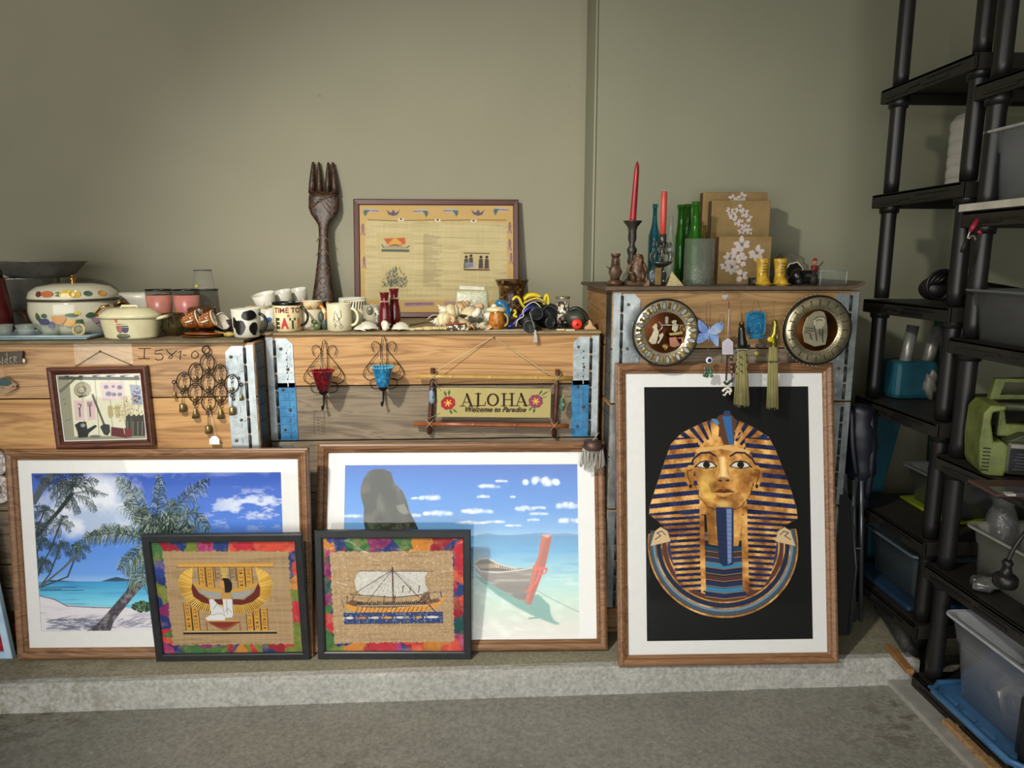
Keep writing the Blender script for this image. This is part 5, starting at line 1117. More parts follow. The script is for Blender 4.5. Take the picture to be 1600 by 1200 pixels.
# jar of shells
o = at('glass_jar', 'tall glass jar with a metal lid filled with small shells', 'jar', 879, 2.76, ZTT); r = 22*K(2.76)/2; h = hgt(463, 879, 2.76, ZTT)
obj('shell_contents', MB().lathe([(r*.9, .003), (r*.9, h*.82), (0, h*.84)], 20), mottle('tiny_shells', ['#1e1610', '#cfc8b2', '#241a12', '#8a5a3a', '#2c2018', '#d8d0bc', '#3a2418'], 115, .4, 0, .8, voron=True), o)
obj('glass', MB().lathe([(r*.95, 0), (r, .004), (r, h*.86), (r*.85, h*.92), (r*.85, h*.94)], 24, closed=True), glassmat('jar_glass', '#eef2ee', .03, .06), o)
obj('lid', MB().lathe([(r*1.0, h*.92), (r*1.02, h*.93), (r*1.02, h*.995), (r*.95, h), (0, h)], 24), mat('#8a8260', .35, .6), o)
# power tool with a red cap
o = at('torch_lamp', 'grey black handheld tool with a bright red round cap', 'tool', 900, 2.72, ZTT); h = hgt(482, 900, 2.72, ZTT)
obj('body', MB().ell((0, .0, h*.5), (.045, .05, h*.5), 18, 12, fn=lambda p: 1+.06*math.sin(p.x*6)), mat('#34362c', .45), o)
obj('grip', MB().tube(smooth([(-.03, -.01, h*.9), (.0, -.02, h*1.02), (.03, -.02, h*.75), (.042, -.02, h*.4)]), .008, 8), mat('#191b1a', .4), o)
a = MB().lathe([(0, -.004), (.004, -.004), (.006, 0), (.016, -.004), (.0195, 0), (.0195, .02), (0, .02)], 28); a.v = [(x-.005, z-.062, y+.021) for x, y, z in a.v]; obj('red_cap', a, mat('#d23228', .3), o)
obj('hub', MB().ell((-.005, -.068, .021), (.004, .003, .004)), BLACK, o); obj('nozzle', MB().tube([(-.06, -.02, .018), (-.02, -.02, .03)], .012, 10), BLACK, o)
o = obj('shell_fragment', MB().prism([(-.02, 0), (.026, 0), (.022, .010), (.012, .014), (.004, .034), (-.004, .038), (-.006, .018), (-.018, .012)], -.012, .006), SH[2], None, bevel=.003); tag(o, 'angular tan shell fragment at the right end of the middle stack', 'shell', (XA(921, 2.66, ZTT), 2.66, ZTT+.0005))
for px, Y, l, lab in ((876, 2.63, .03, 'short cream stick at the crate edge, left one'), (891, 2.615, .034, 'short cream stick at the crate edge below the red cap, right one')):
    o = obj('wooden_stick', MB().box((0, 0, .003), (l, .006, .006)), mat('#cfc29a', .6), None, bevel=.001); tag(o, lab, 'stick', (XA(px, Y, ZTT), Y, ZTT+.0003), None, 'cream sticks on the crate edge')
o = obj('paper_sheet', MB().box((0, 0, .001), (.16, .05, .0016), (0, 0, -.04)), mat('#b3ad98', .7)); tag(o, 'thin white paper lying beside the amber jug under the fins', 'paper', (XA(790, 2.65, ZTT), 2.65, ZTT+.0003))
ZTM = ZTT; ZTT = ZTT-.012
# ------------------------------------------------------------------ left stack: kitchenware
STEEL = mat('#a3a19c', .25, .7, .05); STEELD = mat('#8f8c86', .42, .6, .1)
ENAM = mat('#bdb9a4', .15, vary=.03, coat=.3); GOLD = mat('#b98a48', .2, 1)
CLEAR = glassmat('clear_glass', '#e6efe9', .03, .10); SMOKE = glassmat('smoke_plastic', '#6c6c68', .06, .45)
def motif(mb_list, parent):
    for nm_, mb, m in mb_list: obj(nm_, mb, m, parent)
o = at('flask', 'dark red flask with a black lid at the far left edge', 'flask', 1, 2.72, ZTT); r = 18*K(2.72); h = hgt(420, 1, 2.72, ZTT)
obj('body', MB().lathe([(r*1.0, 0), (r*1.02, h*.3), (r*.7, h*.85), (r*.55, h*.87), (0, h*.87)], 28), mat('#4c1014', .3), o); obj('lid', MB().lathe([(r*.5, h*.86), (r*.62, h*.87), (r*.6, h*.98), (r*.5, h), (0, h)], 28), mat('#141414', .35), o)
o = at('cooking_pot', 'tall shiny steel pot at the back under a wide steel bowl', 'pot', 45, 3.0, ZTT); r = 46*K(3.0); h = hgt(434, 45, 3.0, ZTT)
obj('body', MB().lathe([(r*.93, 0), (r, .01), (r, h-.003), (r*1.03, h), (r*.98, h-.002), (r*.96, .01), (0, .008)], 40), STEEL, o)
obj('handle', MB().tube([(r*.9, -r*.5, h*.85), (r*1.15, -r*.6, h*.85), (r*1.15, -r*.2, h*.85), (r*.98, -r*.1, h*.85)], .004, 8), STEEL, o)
h0 = h; o = at('mixing_bowl', 'wide flared steel bowl resting on top of the tall steel pot', 'bowl', 62, 3.0, ZTT+h+.001); r2 = 66*K(3.0); h2 = hgt(408, 62, 3.0, ZTT+h)
obj('body', MB().lathe([(r2*.55, 0), (r2*.72, h2*.25), (r2*.93, h2*.9), (r2, h2-.002), (r2, h2), (r2*.92, h2*.93), (r2*.7, h2*.25), (0, .004)], 44), STEELD, o)
o = at('wooden_ladle', 'small wooden scoop leaning in front of the steel pot', 'scoop', 20, 2.84, ZTT)
obj('bowl', MB().lathe([(.002, 0), (.014, .006), (.017, .02), (.019, .034), (.016, .034), (.012, .012), (0, .008)], 18), mat('#7a4a28', .5), o).location = (-.01, -.02, .055); obj('handle', MB().tube([(-.005, -.01, .07), (.03, -.01, .085), (.055, -.01, .06), (.06, 0, .0)], .003, 6), mat('#7a4a28', .5), o)
o = at('serving_tray', 'pale blue tray under the enamel pot and small glasses', 'tray', 70, 2.62, ZTT); w = 95*K(2.6)
obj('base', MB().box((-.02, 0, .006), (w*2, .22, .008)), mottle('blue_tray', ['#7f97a0', '#93a9b0', '#a4b6ba'], 12, .35), o, bevel=.003); obj('rim', MB().tube([(-.02-w, -.11, .012), (-.02+w, -.11, .012), (-.02+w, .11, .012), (-.02-w, .11, .012)], .005, 8, closed=True), _M['blue_tray'], o)
zt = ZTT+.0105
o = at('enamel_pot', 'cream enamel pot with painted fruit, brass knob and domed lid', 'pot', 121, 2.70, zt); r = 60*K(2.70); h = hgt(468, 121, 2.70, zt)
pr = lambda t: r*(.80+.22*math.sin(min(1, t*1.15)*PI*.62)*1.0)
prof = [(r*.78, 0)]+[(pr(k/10)*(1 if k < 10 else 1.0), h*k/10) for k in range(1, 11)]+[(r*.95, h), (0, h-.002)]
obj('body', MB().lathe(prof, 48), ENAM, o)
obj('rim', MB().lathe([(r*1.03, h-.001), (r*1.06, h+.002), (r*1.05, h+.006), (r*1.0, h+.006)], 48, closed=True), mat('#4a4038', .3, .5), o)
hl = hgt(442, 121, 2.70, zt)-h; lid = obj('lid', MB().lathe([(r*1.0, h+.005), (r*1.01, h+.010), (r*.96, h+hl*.5), (r*.8, h+hl*.8), (r*.45, h+hl*.97), (0, h+hl)], 48), ENAM, o)
obj('knob', MB().lathe([(.006, h+hl-.001), (.009, h+hl+.004), (.005, h+hl+.008), (.013, h+hl+.013), (.010, h+hl+.019), (.004, h+hl+.022), (.005, h+hl+.026), (0, h+hl+.03)], 20), GOLD, lid)
def fruit(a, z, ra, rz, col, seed, nm_='fruit_motif', rr=None): obj(nm_, MB().add(*patch(rr or pr(z/h)*1.002, FA+.45+a, z, ra, rz, seed=seed, wob=.2, off=.0012)), mat(col, .3), o)
for a, z, ra, rz, col in ((-.72, .45, .020, .018, '#4c4a68'), (-.56, .38, .016, .018, '#5c5878'), (-.66, .58, .012, .008, '#4c5848'), (-.32, .52, .022, .022, '#b8823c'), (-.14, .42, .022, .018, '#c4924a'), (-.04, .6, .020, .007, '#3c5a34'), (.10, .42, .012, .016, '#34503a'), (.08, .66, .010, .006, '#c9a83c'),
                         (.36, .58, .018, .010, '#34503a'), (.46, .44, .014, .012, '#8a7088'), (.56, .36, .016, .014, '#8c6c8c'), (.64, .48, .014, .012, '#9a8098'), (.70, .62, .012, .007, '#46583c'), (-.85, .55, .01, .014, '#46583c')): fruit(a, h*z, ra, rz, col, int(a*100)+200)
for a, t, ra, rz, col in ((-.55, .45, .022, .011, '#a85c3c'), (-.78, .42, .012, .010, '#5a3428'), (-.30, .45, .010, .008, '#566a3c'), (-.10, .47, .024, .014, '#b99c34'), (.06, .42, .018, .013, '#b08e2c'), (.34, .48, .014, .009, '#44584c'), (.68, .46, .016, .010, '#b98a44')):
    vs, fs = patch(1, 0, 0, ra, rz, seed=int(a*50)+90)
    a += .45; rr_ = r*.965; zc_ = h+hl*(.30+.25*t); mbm = MB(); q = random.Random(5); n = 12; vv = [(rr_*1.008*math.cos(FA+a), rr_*1.008*math.sin(FA+a), zc_+.004)]
    for i in range(n):
        b_ = 2*PI*i/n; zz = zc_+rz*math.sin(b_); tt = (zz-(h+.01))/(hl-.01); R2 = r*(1.012 if tt < .1 else np.interp(tt, [.1, .5, .8, .97], [1.012, .975, .82, .5])); vv.append((R2*math.cos(FA+a+ra/rr_*math.cos(b_)), R2*math.sin(FA+a+ra/rr_*math.cos(b_)), zz+.0015))
    mbm.add(vv, [(0, 1+i, 1+(i+1) % n) for i in range(n)]); obj('fruit_motif', mbm, mat(col, .3), lid)
obj('handle', MB().tube([(r*.95, -.01, h*.80), (r*1.22, -.03, h*.92), (r*1.25, 0, h*.92), (r*.98, .02, h*.80)], .005, 8), GOLD, o)
obj('handle', MB().tube([(-r*.95, -.01, h*.62), (-r*1.15, -.02, h*.70), (-r*1.15, .01, h*.70), (-r*.96, .02, h*.62)], .005, 8), GOLD, o)
for i, (px, lab) in enumerate(((5, 'small clear fluted glass cup, leftmost at the edge of the photo'), (40, 'small clear fluted glass cup, middle one of three on the blue tray'), (78, 'small clear fluted glass cup in front of the enamel pot, rightmost of three'))):
    o = at('glass_cup', lab, 'cup', px, 2.56, zt, group='small clear glass cups on the blue tray'); obj('body', MB().lathe([(.019, 0), (.024, .006), (.027, .022), (.031, .038), (.033, .040), (.030, .039), (.024, .02), (.018, .008), (0, .007)], 20), glassmat('fluted_glass', '#dfe6e0', .06, .32, .3, 60), o)
o = at('rope_ring', 'braided straw ring leaning on the front of the enamel pot', 'ring', 122, 2.545, zt, rot=(rad(-15), 0, 0)); obj('ring', MB().tube(arc(0, .022, .019, 0, 345, 22), .005, 8, closed=True), mottle('straw', ['#8a7a50', '#b3a070', '#c4b486'], 90, .8, 0, .6), o)
# ribbed casserole
o = at('casserole', 'cream ribbed oval casserole with a rooster decal and brass-edged lid handle', 'casserole', 206, 2.57, ZTT); r = 45*K(2.57); h = hgt(494, 206, 2.57, ZTT); pf = [(r*.80, 0)]
for k in range(1, 11): pf += [(r*(.82+.13*k/10), h*(k-.5)/10.5), (r*(.83+.13*k/10)+.0026, h*k/10.5)]
obj('body', MB().lathe(pf+[(r*1.05, h*.97), (r*1.06, h), (r*.9, h), (0, h*.95)], 40, sy=.72), mat('#bfb894', .3, vary=.05), o)
lid = obj('lid', MB().lathe([(r*1.0, h), (r*.98, h+.006), (r*.7, h+.026), (r*.5, h+.030), (0, h+.031)], 40, sy=.72), mat('#c4bd9a', .3, vary=.04), o); obj('lid_handle', MB().tube([(-.03, 0, h+.028), (-.025, 0, h+.036), (.025, 0, h+.036), (.03, 0, h+.028)], .0045, 8), mat('#cfc8a6', .3), lid)
obj('handle', MB().tube([(-r*.9, -.01, h*.93), (-r*1.05, -.02, h*1.12), (-r*.75, -.03, h*1.45), (-r*.55, -.02, h*1.5)], .005, 8), GOLD, o); obj('handle', MB().tube([(r*.95, -.02, h*.9), (r*1.22, -.02, h*1.0), (r*1.22, .02, h*1.0), (r*.95, .02, h*.9)], .006, 8), mat('#bfb894', .3), o)
def ov(a, z, ra, rz, col, nm_, seed=1):
    R2 = r*(.835+.13*z/h)+.001; vs, fs = patch(R2, FA+a+.42, z, ra, rz, seed=seed, off=.001); obj(nm_, MB().add([(x, y*.72, zz) for x, y, zz in vs], fs), mat(col, .4), o)
ov(-.50, h*.62, .011, .022, '#8f5a48', 'rooster_motif', 3); ov(-.58, h*.88, .005, .008, '#a3483c', 'rooster_motif', 4); ov(-.32, h*.55, .012, .018, '#26304a', 'rooster_motif', 5); ov(-.42, h*.17, .022, .009, '#2e3c28', 'grass_motif', 6)
o = at('serving_bowl', 'white oval serving bowl behind the enamel pot with a yellow price dot', 'bowl', 218, 2.92, ZTT); r = 48*K(2.92); h = hgt(458, 218, 2.92, ZTT)
obj('body', MB().lathe([(r*.5, 0), (r*.75, h*.3), (r*.95, h*.85), (r, h), (r*.97, h), (r*.9, h*.85), (0, h*.2)], 36, sy=.7), WHITE, o); obj('sticker', MB().ell((-.028, -r*.655, h*.62), (.007, .0015, .007), 12, 6), mat('#b8ac28', .5), o)
o = at('serving_dish', 'long pale dish carrying the pink tumblers', 'dish', 272, 2.80, ZTT); zd = hgt(492, 272, 2.80, ZTT); obj('body', MB().lathe([(.05, 0), (.07, zd*.5), (.125, zd-.003), (.128, zd), (.12, zd-.002), (0, zd-.008)], 36, sy=.6), mat('#a9b3a4', .3), o)
PINK = mottle('coral_frost', ['#a86a5c', '#b87a6c', '#a86460'], 8, .35)
for px, lab in ((250, 'coral pink tumbler with a clear band and black rim, left one'), (293, 'coral pink tumbler with a clear band and black rim, right one')):
    z = ZTT+zd; o = at('tumbler', lab, 'tumbler', px, 2.80, z, group='two coral pink tumblers'); r = 19*K(2.8); h = hgt(452, px, 2.80, z)
    obj('body', MB().lathe([(r*.88, 0), (r*.9, .004), (r*.99, h*.78), (0, h*.78)], 28), PINK, o); obj('clear_band', MB().lathe([(r*.99, h*.78), (r*1.0, h*.97)], 28, closed=True), SMOKE, o); obj('rim', MB().lathe([(r*.98, h*.95), (r*1.02, h*.96), (r*1.02, h), (r*.97, h)], 28, closed=True), BLACK, o)
o = at('blue_scrap', 'small dark blue crumpled scrap on the pale dish', 'scrap', 238, 2.735, ZTT+zd*.92); obj('cloth', MB().ell((0, 0, .011), (.016, .01, .011), 10, 7, fn=lambda p: 1+.25*math.sin(p.x*7+p.z*5)), mat('#222c50', .5), o)
o = at('plastic_cup', 'large smoky plastic cup upside down beside the pink tumblers', 'cup', 325, 2.93, ZTT); h = hgt(452, 325, 2.93, ZTT); r = 19*K(2.93); obj('body', MB().lathe([(r*1.15, 0), (r*1.15, .004), (r*.98, h*.55), (r*.92, h), (r*.6, h)], 28), SMOKE, o); obj('rim', MB().lathe([(r*.93, h-.004), (r*.98, h-.003), (r*.97, h+.001), (r*.9, h+.001)], 28, closed=True), mat('#2c2c2c', .3), o); obj('rim', MB().lathe([(r*1.15, .022), (r*1.2, .023), (r*1.19, .028), (r*1.1, .028)], 28, closed=True), mat('#2c2c2c', .3), o)
obj('sticker', MB().ell((-r*.6, -r*.82, h*.42), (.0065, .002, .0065)), mat('#9a9030', .5), o)
z2 = ZTT+h+.001; o = at('plastic_cup', 'clear plastic cup standing upside down on the smoky cup', 'cup', 318, 2.93, z2); h = hgt(422, 318, 2.93, z2); r = 15*K(2.93); obj('body', MB().lathe([(r*1.08, 0), (r*1.08, .003), (r*.85, h), (0, h)], 28), glassmat('clear_cup', '#e8e8e4', .04, .10), o); obj('rim', MB().lathe([(r*.83, h-.003), (r*.9, h-.002), (r*.9, h+.001), (r*.8, h+.001)], 28, closed=True), mat('#4c4c4c', .3), o); obj('sticker', MB().ell((-r*.35, -r*.98, h*.16), (.0065, .002, .0065)), mat('#b8ac28', .5), o)
o = at('ribbed_pot', 'glossy brown ribbed ceramic pot behind the orange cups', 'pot', 318, 2.74, ZTT); h = hgt(479, 318, 2.74, ZTT); r = 22*K(2.74); obj('body', MB().lathe([(r*.8, 0), (r*.9, h*.5), (r*1.0, h*.66), (r*.9, h*.7), (r*1.02, h*.78), (r*.92, h*.83), (r*1.0, h*.9), (r*.9, h*.97), (r*.85, h), (0, h*.95)], 30), mat('#4f2b14', .15, coat=.4), o)
o = at('glass_bowl', 'dark stained-glass bowl with a yellow ribbed panel, right of the casserole', 'bowl', 272, 2.64, ZTT); h = hgt(489, 272, 2.64, ZTT); r = 23*K(2.64); obj('body', MB().lathe([(r*.5, 0), (r*1.02, h*.42), (r*.75, h), (r*.7, h*.98), (0, h*.5)], 6, smooth=False), glassmat('brown_stained_glass', '#5c4a28', .1, .5, .2, 40), o)
for k in range(5): a = FA-.8+k*.42; obj('lead_strip', MB().tube([(r*1.03*math.cos(a), r*.95*math.sin(a), h*.42), (r*.76*math.cos(a), r*.72*math.sin(a), h)], .0014, 5), mat('#1c1812', .5), o)
OR = mat('#8a4f24', .25, vary=.2); ORI = mat('#d8d2c0', .3)
def tipped(px, py, Y, lab, m, mi, spin, dots, rad_=.030, L=.058, grp=None):
    p = W(px, py, Y); o = thing('cup', lab, 'cup', (p.x, Y, ZTT+.033), (rad(8), rad(72), spin), grp); b = obj('body', MB().lathe([(rad_*.55, 0), (rad_*.62, .003), (rad_*.9, L*.5), (rad_, L), (rad_*.93, L-.001), (rad_*.8, L*.45), (0, .006)], 28), m, o)
    obj('rim', MB().lathe([(rad_*.98, L-.003), (rad_*1.03, L), (rad_*.93, L+.001)], 28, closed=True), mi, o); obj('handle', MB().tube([(0-.0, -rad_*.85, L*.3)]+[(0, -rad_*.9-.016*math.sin(PI*k/6), L*(.3+.5*k/6)) for k in range(1, 7)], .003, 7), mi, o)
    if dots:
        for k in range(14): a = FA-.9+(k % 4)*.42; z = L*(.25+.18*(k//4)); rr_ = rad_*(.62+.38*z/L); obj('dot', MB().ell((rr_*math.cos(a)*1.04, rr_*math.sin(a)*1.04, z), (.002, .002, .002), 6, 4), mi, o)
    return o
so = at('saucer', 'orange-brown saucer under the two tipped cups, upper one', 'saucer', 322, 2.60, ZTT+.006, group='stacked orange-brown saucers'); obj('body', MB().lathe([(.03, 0), (.075, .006), (.077, .009), (.073, .008), (0, .003)], 30, sy=.6), OR, so)
so = at('saucer', 'orange-brown saucer under the two tipped cups, lower one at the edge', 'saucer', 315, 2.585, ZTT, group='stacked orange-brown saucers'); obj('body', MB().lathe([(.03, 0), (.072, .005), (.074, .007), (.070, .0065), (0, .003)], 30, sy=.6), mat('#7a4420', .3), so)
for px, lab, sp in ((300, 'small orange dotted cup tipped on its side, left of the pair', rad(14)), (325, 'small orange dotted cup tipped on its side, right of the pair', rad(10))):
    o = tipped(px, 513, 2.60, lab, OR, ORI, sp, True, grp='tipped orange dotted cups'); o.location.z = ZTT+.049; o.location.x -= .03
o = tipped(336, 508, 2.68, 'black cup with a white rim tipped open towards the right', BLACK, ORI, rad(-25), False, .032, .05); o.location.z = ZTT+.036
o = at('woven_cup', 'black woven-textured cup lying behind the cow mug', 'cup', 357, 2.70, ZTT); obj('body', MB().lathe([(.022, 0), (.03, .01), (.034, .05), (.03, .055), (0, .05)], 24), mottle('black_weave', ['#0e0e0c', '#2c2a26', '#141412', '#4a463c'], 160, .5, 0, .6, voron=2), o)
for i, (px, lab) in enumerate(((358, 'olive painted wooden spoon end right of the saucers'), (371, 'dark spoon end beside the cow mug'))):
    o = at('spoon', lab, 'spoon', px, 2.575+.02*i, ZTT); obj('bowl', MB().ell((0, 0, .010), (.020, .014, .0095), 14, 8), mat(('#a08a4a', '#241a12')[i], .4), o); obj('handle', MB().tube([(-.01, 0, .012), (-.06, .03, .018)], .003, 6), mat(('#a08a4a', '#241a12')[i], .4), o)
o, r, h = mug('mug', 'white mug with black cow patches and a black handle', 386, 2.58, 44, 482, mat('#c9c6b8', .2, vary=.02), BLACK, hang=rad(-10), reach=.026, taper=.86, hr=.0055)
for a, z, ra, rz, s_ in ((.30, .80, .026, .018, 3), (-.42, .40, .022, .028, 9), (.62, .32, .015, .024, 5), (-.85, .55, .008, .02, 6)): obj('cow_patch', MB().add(*patch(r*(.86+.14*z)*1.004+.0004, FA+.2+a, h*z, ra, rz, n=18, wob=.22, seed=s_, off=.0009)), BLACK, o)
# ------------------------------------------------------------------ hanging on the left collar
def cp(x, y): return (200+x*.1625, 520+y*.16253)
IRON = mat('#241a14', .45, .5); BRASS = mat('#998860', .35, .75, .2)
y0 = YL-.012; org = W(*cp(748, 165), y0); o = thing('bell_wind_chime', 'wrought iron wind chime of lattice leaves with small brass bells and a white tag', 'wind chime', org)
L_ = lambda x, y, d=0: tuple(W(*cp(x, y), y0+d)-org)
obj('hanging_ring', MB().tube([L_(750+36*math.cos(a), 165+36*math.sin(a)) for a in [2*PI*k/18 for k in range(18)]], .0024, 6, closed=True), IRON, o)
for cx, cy in ((762, 290), (650, 380), (885, 393), (535, 470), (768, 480), (997, 492), (645, 575), (885, 580), (775, 665)):
    lf = obj('leaf_loop', MB().tube([L_(cx+68*math.sin(t)*abs(math.sin(t))**.15*(1 if 1 else 1), cy-90*math.cos(t)) for t in [2*PI*k/24 for k in range(24)]], .0019, 7, closed=True), IRON, o)
    obj('ring', MB().tube([L_(cx+14*math.cos(a), cy-60+14*math.sin(a), -.002) for a in [2*PI*k/10 for k in range(10)]], .0018, 6, closed=True), IRON, lf); obj('bead', MB().ell(L_(cx, cy-15), (.0036,)*3, 8, 6), mat(R.choice(['#7a3430', '#5a6a60', '#6a6058']), .4), lf)
    obj('chain', MB().tube([L_(cx, cy-45), L_(cx, cy+24)], .001, 5), IRON, lf)
    b = MB().lathe([(.002, .016), (.0058, .014), (.0066, 0), (.0055, .0005)], 14, c=L_(cx+2, cy+74)); obj('bell', b, BRASS, lf)
for cx, cy, k in ((442, 480, 'cone'), (522, 580, 'cyl'), (642, 685, 'cone2'), (885, 690, 'cone2'), (1000, 610, 'cyl'), (1085, 505, 'cone'), (770, 778, 'cyl2')):
    dz = {'cone': 75, 'cyl': 98, 'cone2': 20, 'cyl2': 108}[k]; b = {'cone': [(.0008, .026), (.0075, 0), (.006, 0)], 'cyl': [(.002, .030), (.0105, .026), (.012, 0), (.0105, 0)], 'cone2': [(.001, .042), (.006, .024), (.0135, 0), (.011, .001)], 'cyl2': [(.002, .030), (.0105, .026), (.012, 0), (.0105, 0)]}[k]
    hh = b[0][1]; bl = obj('hanging_bell', MB().lathe(b, 16, c=tuple(Vector(L_(cx, cy+dz))-Vector((0, 0, hh)))), BRASS, o); obj('chain', MB().tube([L_(cx, cy+5), L_(cx, cy+dz)], .0012, 5), IRON, bl); obj('ring', MB().tube([L_(cx+16*math.cos(a), cy-5+16*math.sin(a)) for a in [2*PI*q/10 for q in range(10)]], .002, 6, closed=True), IRON, bl)
tgm = MB(); P = [L_(*q, -.006) for q in ((782, 1073), (880, 1073), (880, 1025), (850, 992), (810, 992), (782, 1025))]; tgm.prism([(p[0], p[2]) for p in P], P[0][1], P[0][1]+.0006); obj('price_tag', tgm, mat('#cfcfd4', .6), o); obj('tag_string', MB().tube([L_(828, 1000, -.005), L_(820, 900, -.006), L_(785, 750, -.004)], .0008, 5), mat('#c4bcc0', .7), o)
# slate sign and fish
q1 = lambda x, y, Y: W(x*60/720, 535+y*100/1200, Y); y0 = YL-.012
org = q1(200, 290, y0); o = thing('slate_sign', 'grey wooden name board with scratched white letters, cut by the left edge', 'sign', org)
P = [q1(*a, y0)-org for a in ((-900, 455), (430, 400), (435, 160), (400, 165), (-900, 215))]; obj('board', MB().prism([(p.x, p.z) for p in P], -.005, .006), mottle('grey_board', ['#3c342a', '#4c4236', '#5a4e40'], 12, .7), o, bevel=.001)
def strokes(parent, name, S, f, m, rr=.0008, d=-.0062):
    for s_ in S: obj(name, MB().tube([tuple(Vector((f(*p)-org).to_tuple())*1+Vector((0, d, 0))) for p in s_], rr, 5), m, parent)
strokes(o, 'letter_stroke', ([(-60, 400), (-55, 290), (-5, 320), (75, 405), (68, 270)], [(150, 190), (155, 300)], [(155, 300), (120, 320), (110, 360), (160, 385), (185, 395)], [(155, 290), (160, 340), (135, 355)], [(215, 290), (245, 285), (235, 265), (205, 300), (215, 370), (265, 385)], [(270, 275), (290, 270), (295, 385)], [(275, 265), (330, 260), (325, 300), (285, 320), (355, 380)]), lambda x, y: q1(x, y, y0), mat('#c9c2b0', .8))
obj('shell_chip', MB().ell(tuple(q1(445, 345, y0)-org), (.006, .003, .008)), mat('#c9bca0', .5), o)
org = q1(120, 800, y0); o = thing('fish_ornament', 'painted wooden fish with a teal back, hanging at the far left', 'ornament', org)
P = [q1(*a, y0)-org for a in ((-300, 760), (-60, 700), (80, 648), (140, 650), (200, 700), (330, 790), (300, 830), (325, 850), (240, 905), (150, 945), (75, 960), (20, 905), (-120, 890), (-300, 860))][::-1]; obj('body', MB().prism([(p.x, p.z) for p in P], -.004, .004), mottle('fish_wood', ['#8a6f54', '#9c8062', '#7a6048'], 20, .6), o)
P = [q1(*a, y0)-org for a in ((-300, 765), (-60, 702), (80, 652), (138, 654), (198, 702), (250, 760), (160, 815), (60, 805), (-60, 800), (-300, 800))][::-1]; obj('painted_back', MB().prism([(p.x, p.z) for p in P], -.0052, -.0042), mat('#2f4444', .5), o)
obj('mouth', MB().ell(tuple(q1(262, 825, y0)-org+Vector((0, -.005, 0))), (.0035, .001, .0022)), BLACK, o); obj('string', MB().tube([tuple(q1(105, 650, y0)-org), tuple(q1(60, 470, y0)-org)], .0006, 5), mat('#8a7a60', .7), o)
# painted letter B
YB2 = W(0, 740, YL).y; zc_ = W(-5, 742, YL-.012); o = thing('letter_ornament', 'white painted wooden letter B cut by the left edge, above the blue frame', 'letter', zc_)
k = K(YL); bm_ = MB()
def ringlet(cx, cz, rx, rz, ix, iz):
    n = 28; A = [(cx+rx*math.cos(2*PI*i/n), cz+rz*math.sin(2*PI*i/n)) for i in range(n)]; I = [(cx+ix*math.cos(2*PI*i/n), cz+iz*math.sin(2*PI*i/n)) for i in range(n)]; m = MB()
    f = lambda Lp, y: [(x, y, z) for x, z in Lp]; m.ring(f(A, -.008), f(I, -.008)); m.ring(f(A, .008), f(A, -.008)); m.ring(f(I, -.008), f(I, .008)); m.ring(f(I, .008), f(A, .008)); return m
DEC = mottle('decoupage_white', ['#b9b4ac', '#c4c0b8', '#7a6a72', '#cac6be', '#a8a29a'], 30, .5)
obj('upper_bowl', ringlet(0, 20*k, 21*k, 21*k, 7*k, 9*k), DEC, o); obj('lower_bowl', ringlet(0, -22*k, 23*k, 23*k, 8*k, 9*k), DEC, o); obj('stem', MB().box((-18*k, 0, 0), (12*k, .016, 86*k)), DEC, o)
for cz, r_ in ((20, 21.6), (-22, 23.6)): obj('edge', MB().tube([(r_*k*math.cos(a), .001, cz*k+r_*k*math.sin(a)) for a in [2*PI*i/30 for i in range(30)]], .0022, 6, closed=True), mat('#4c3c2c', .6), o)

ZTT = ZTM
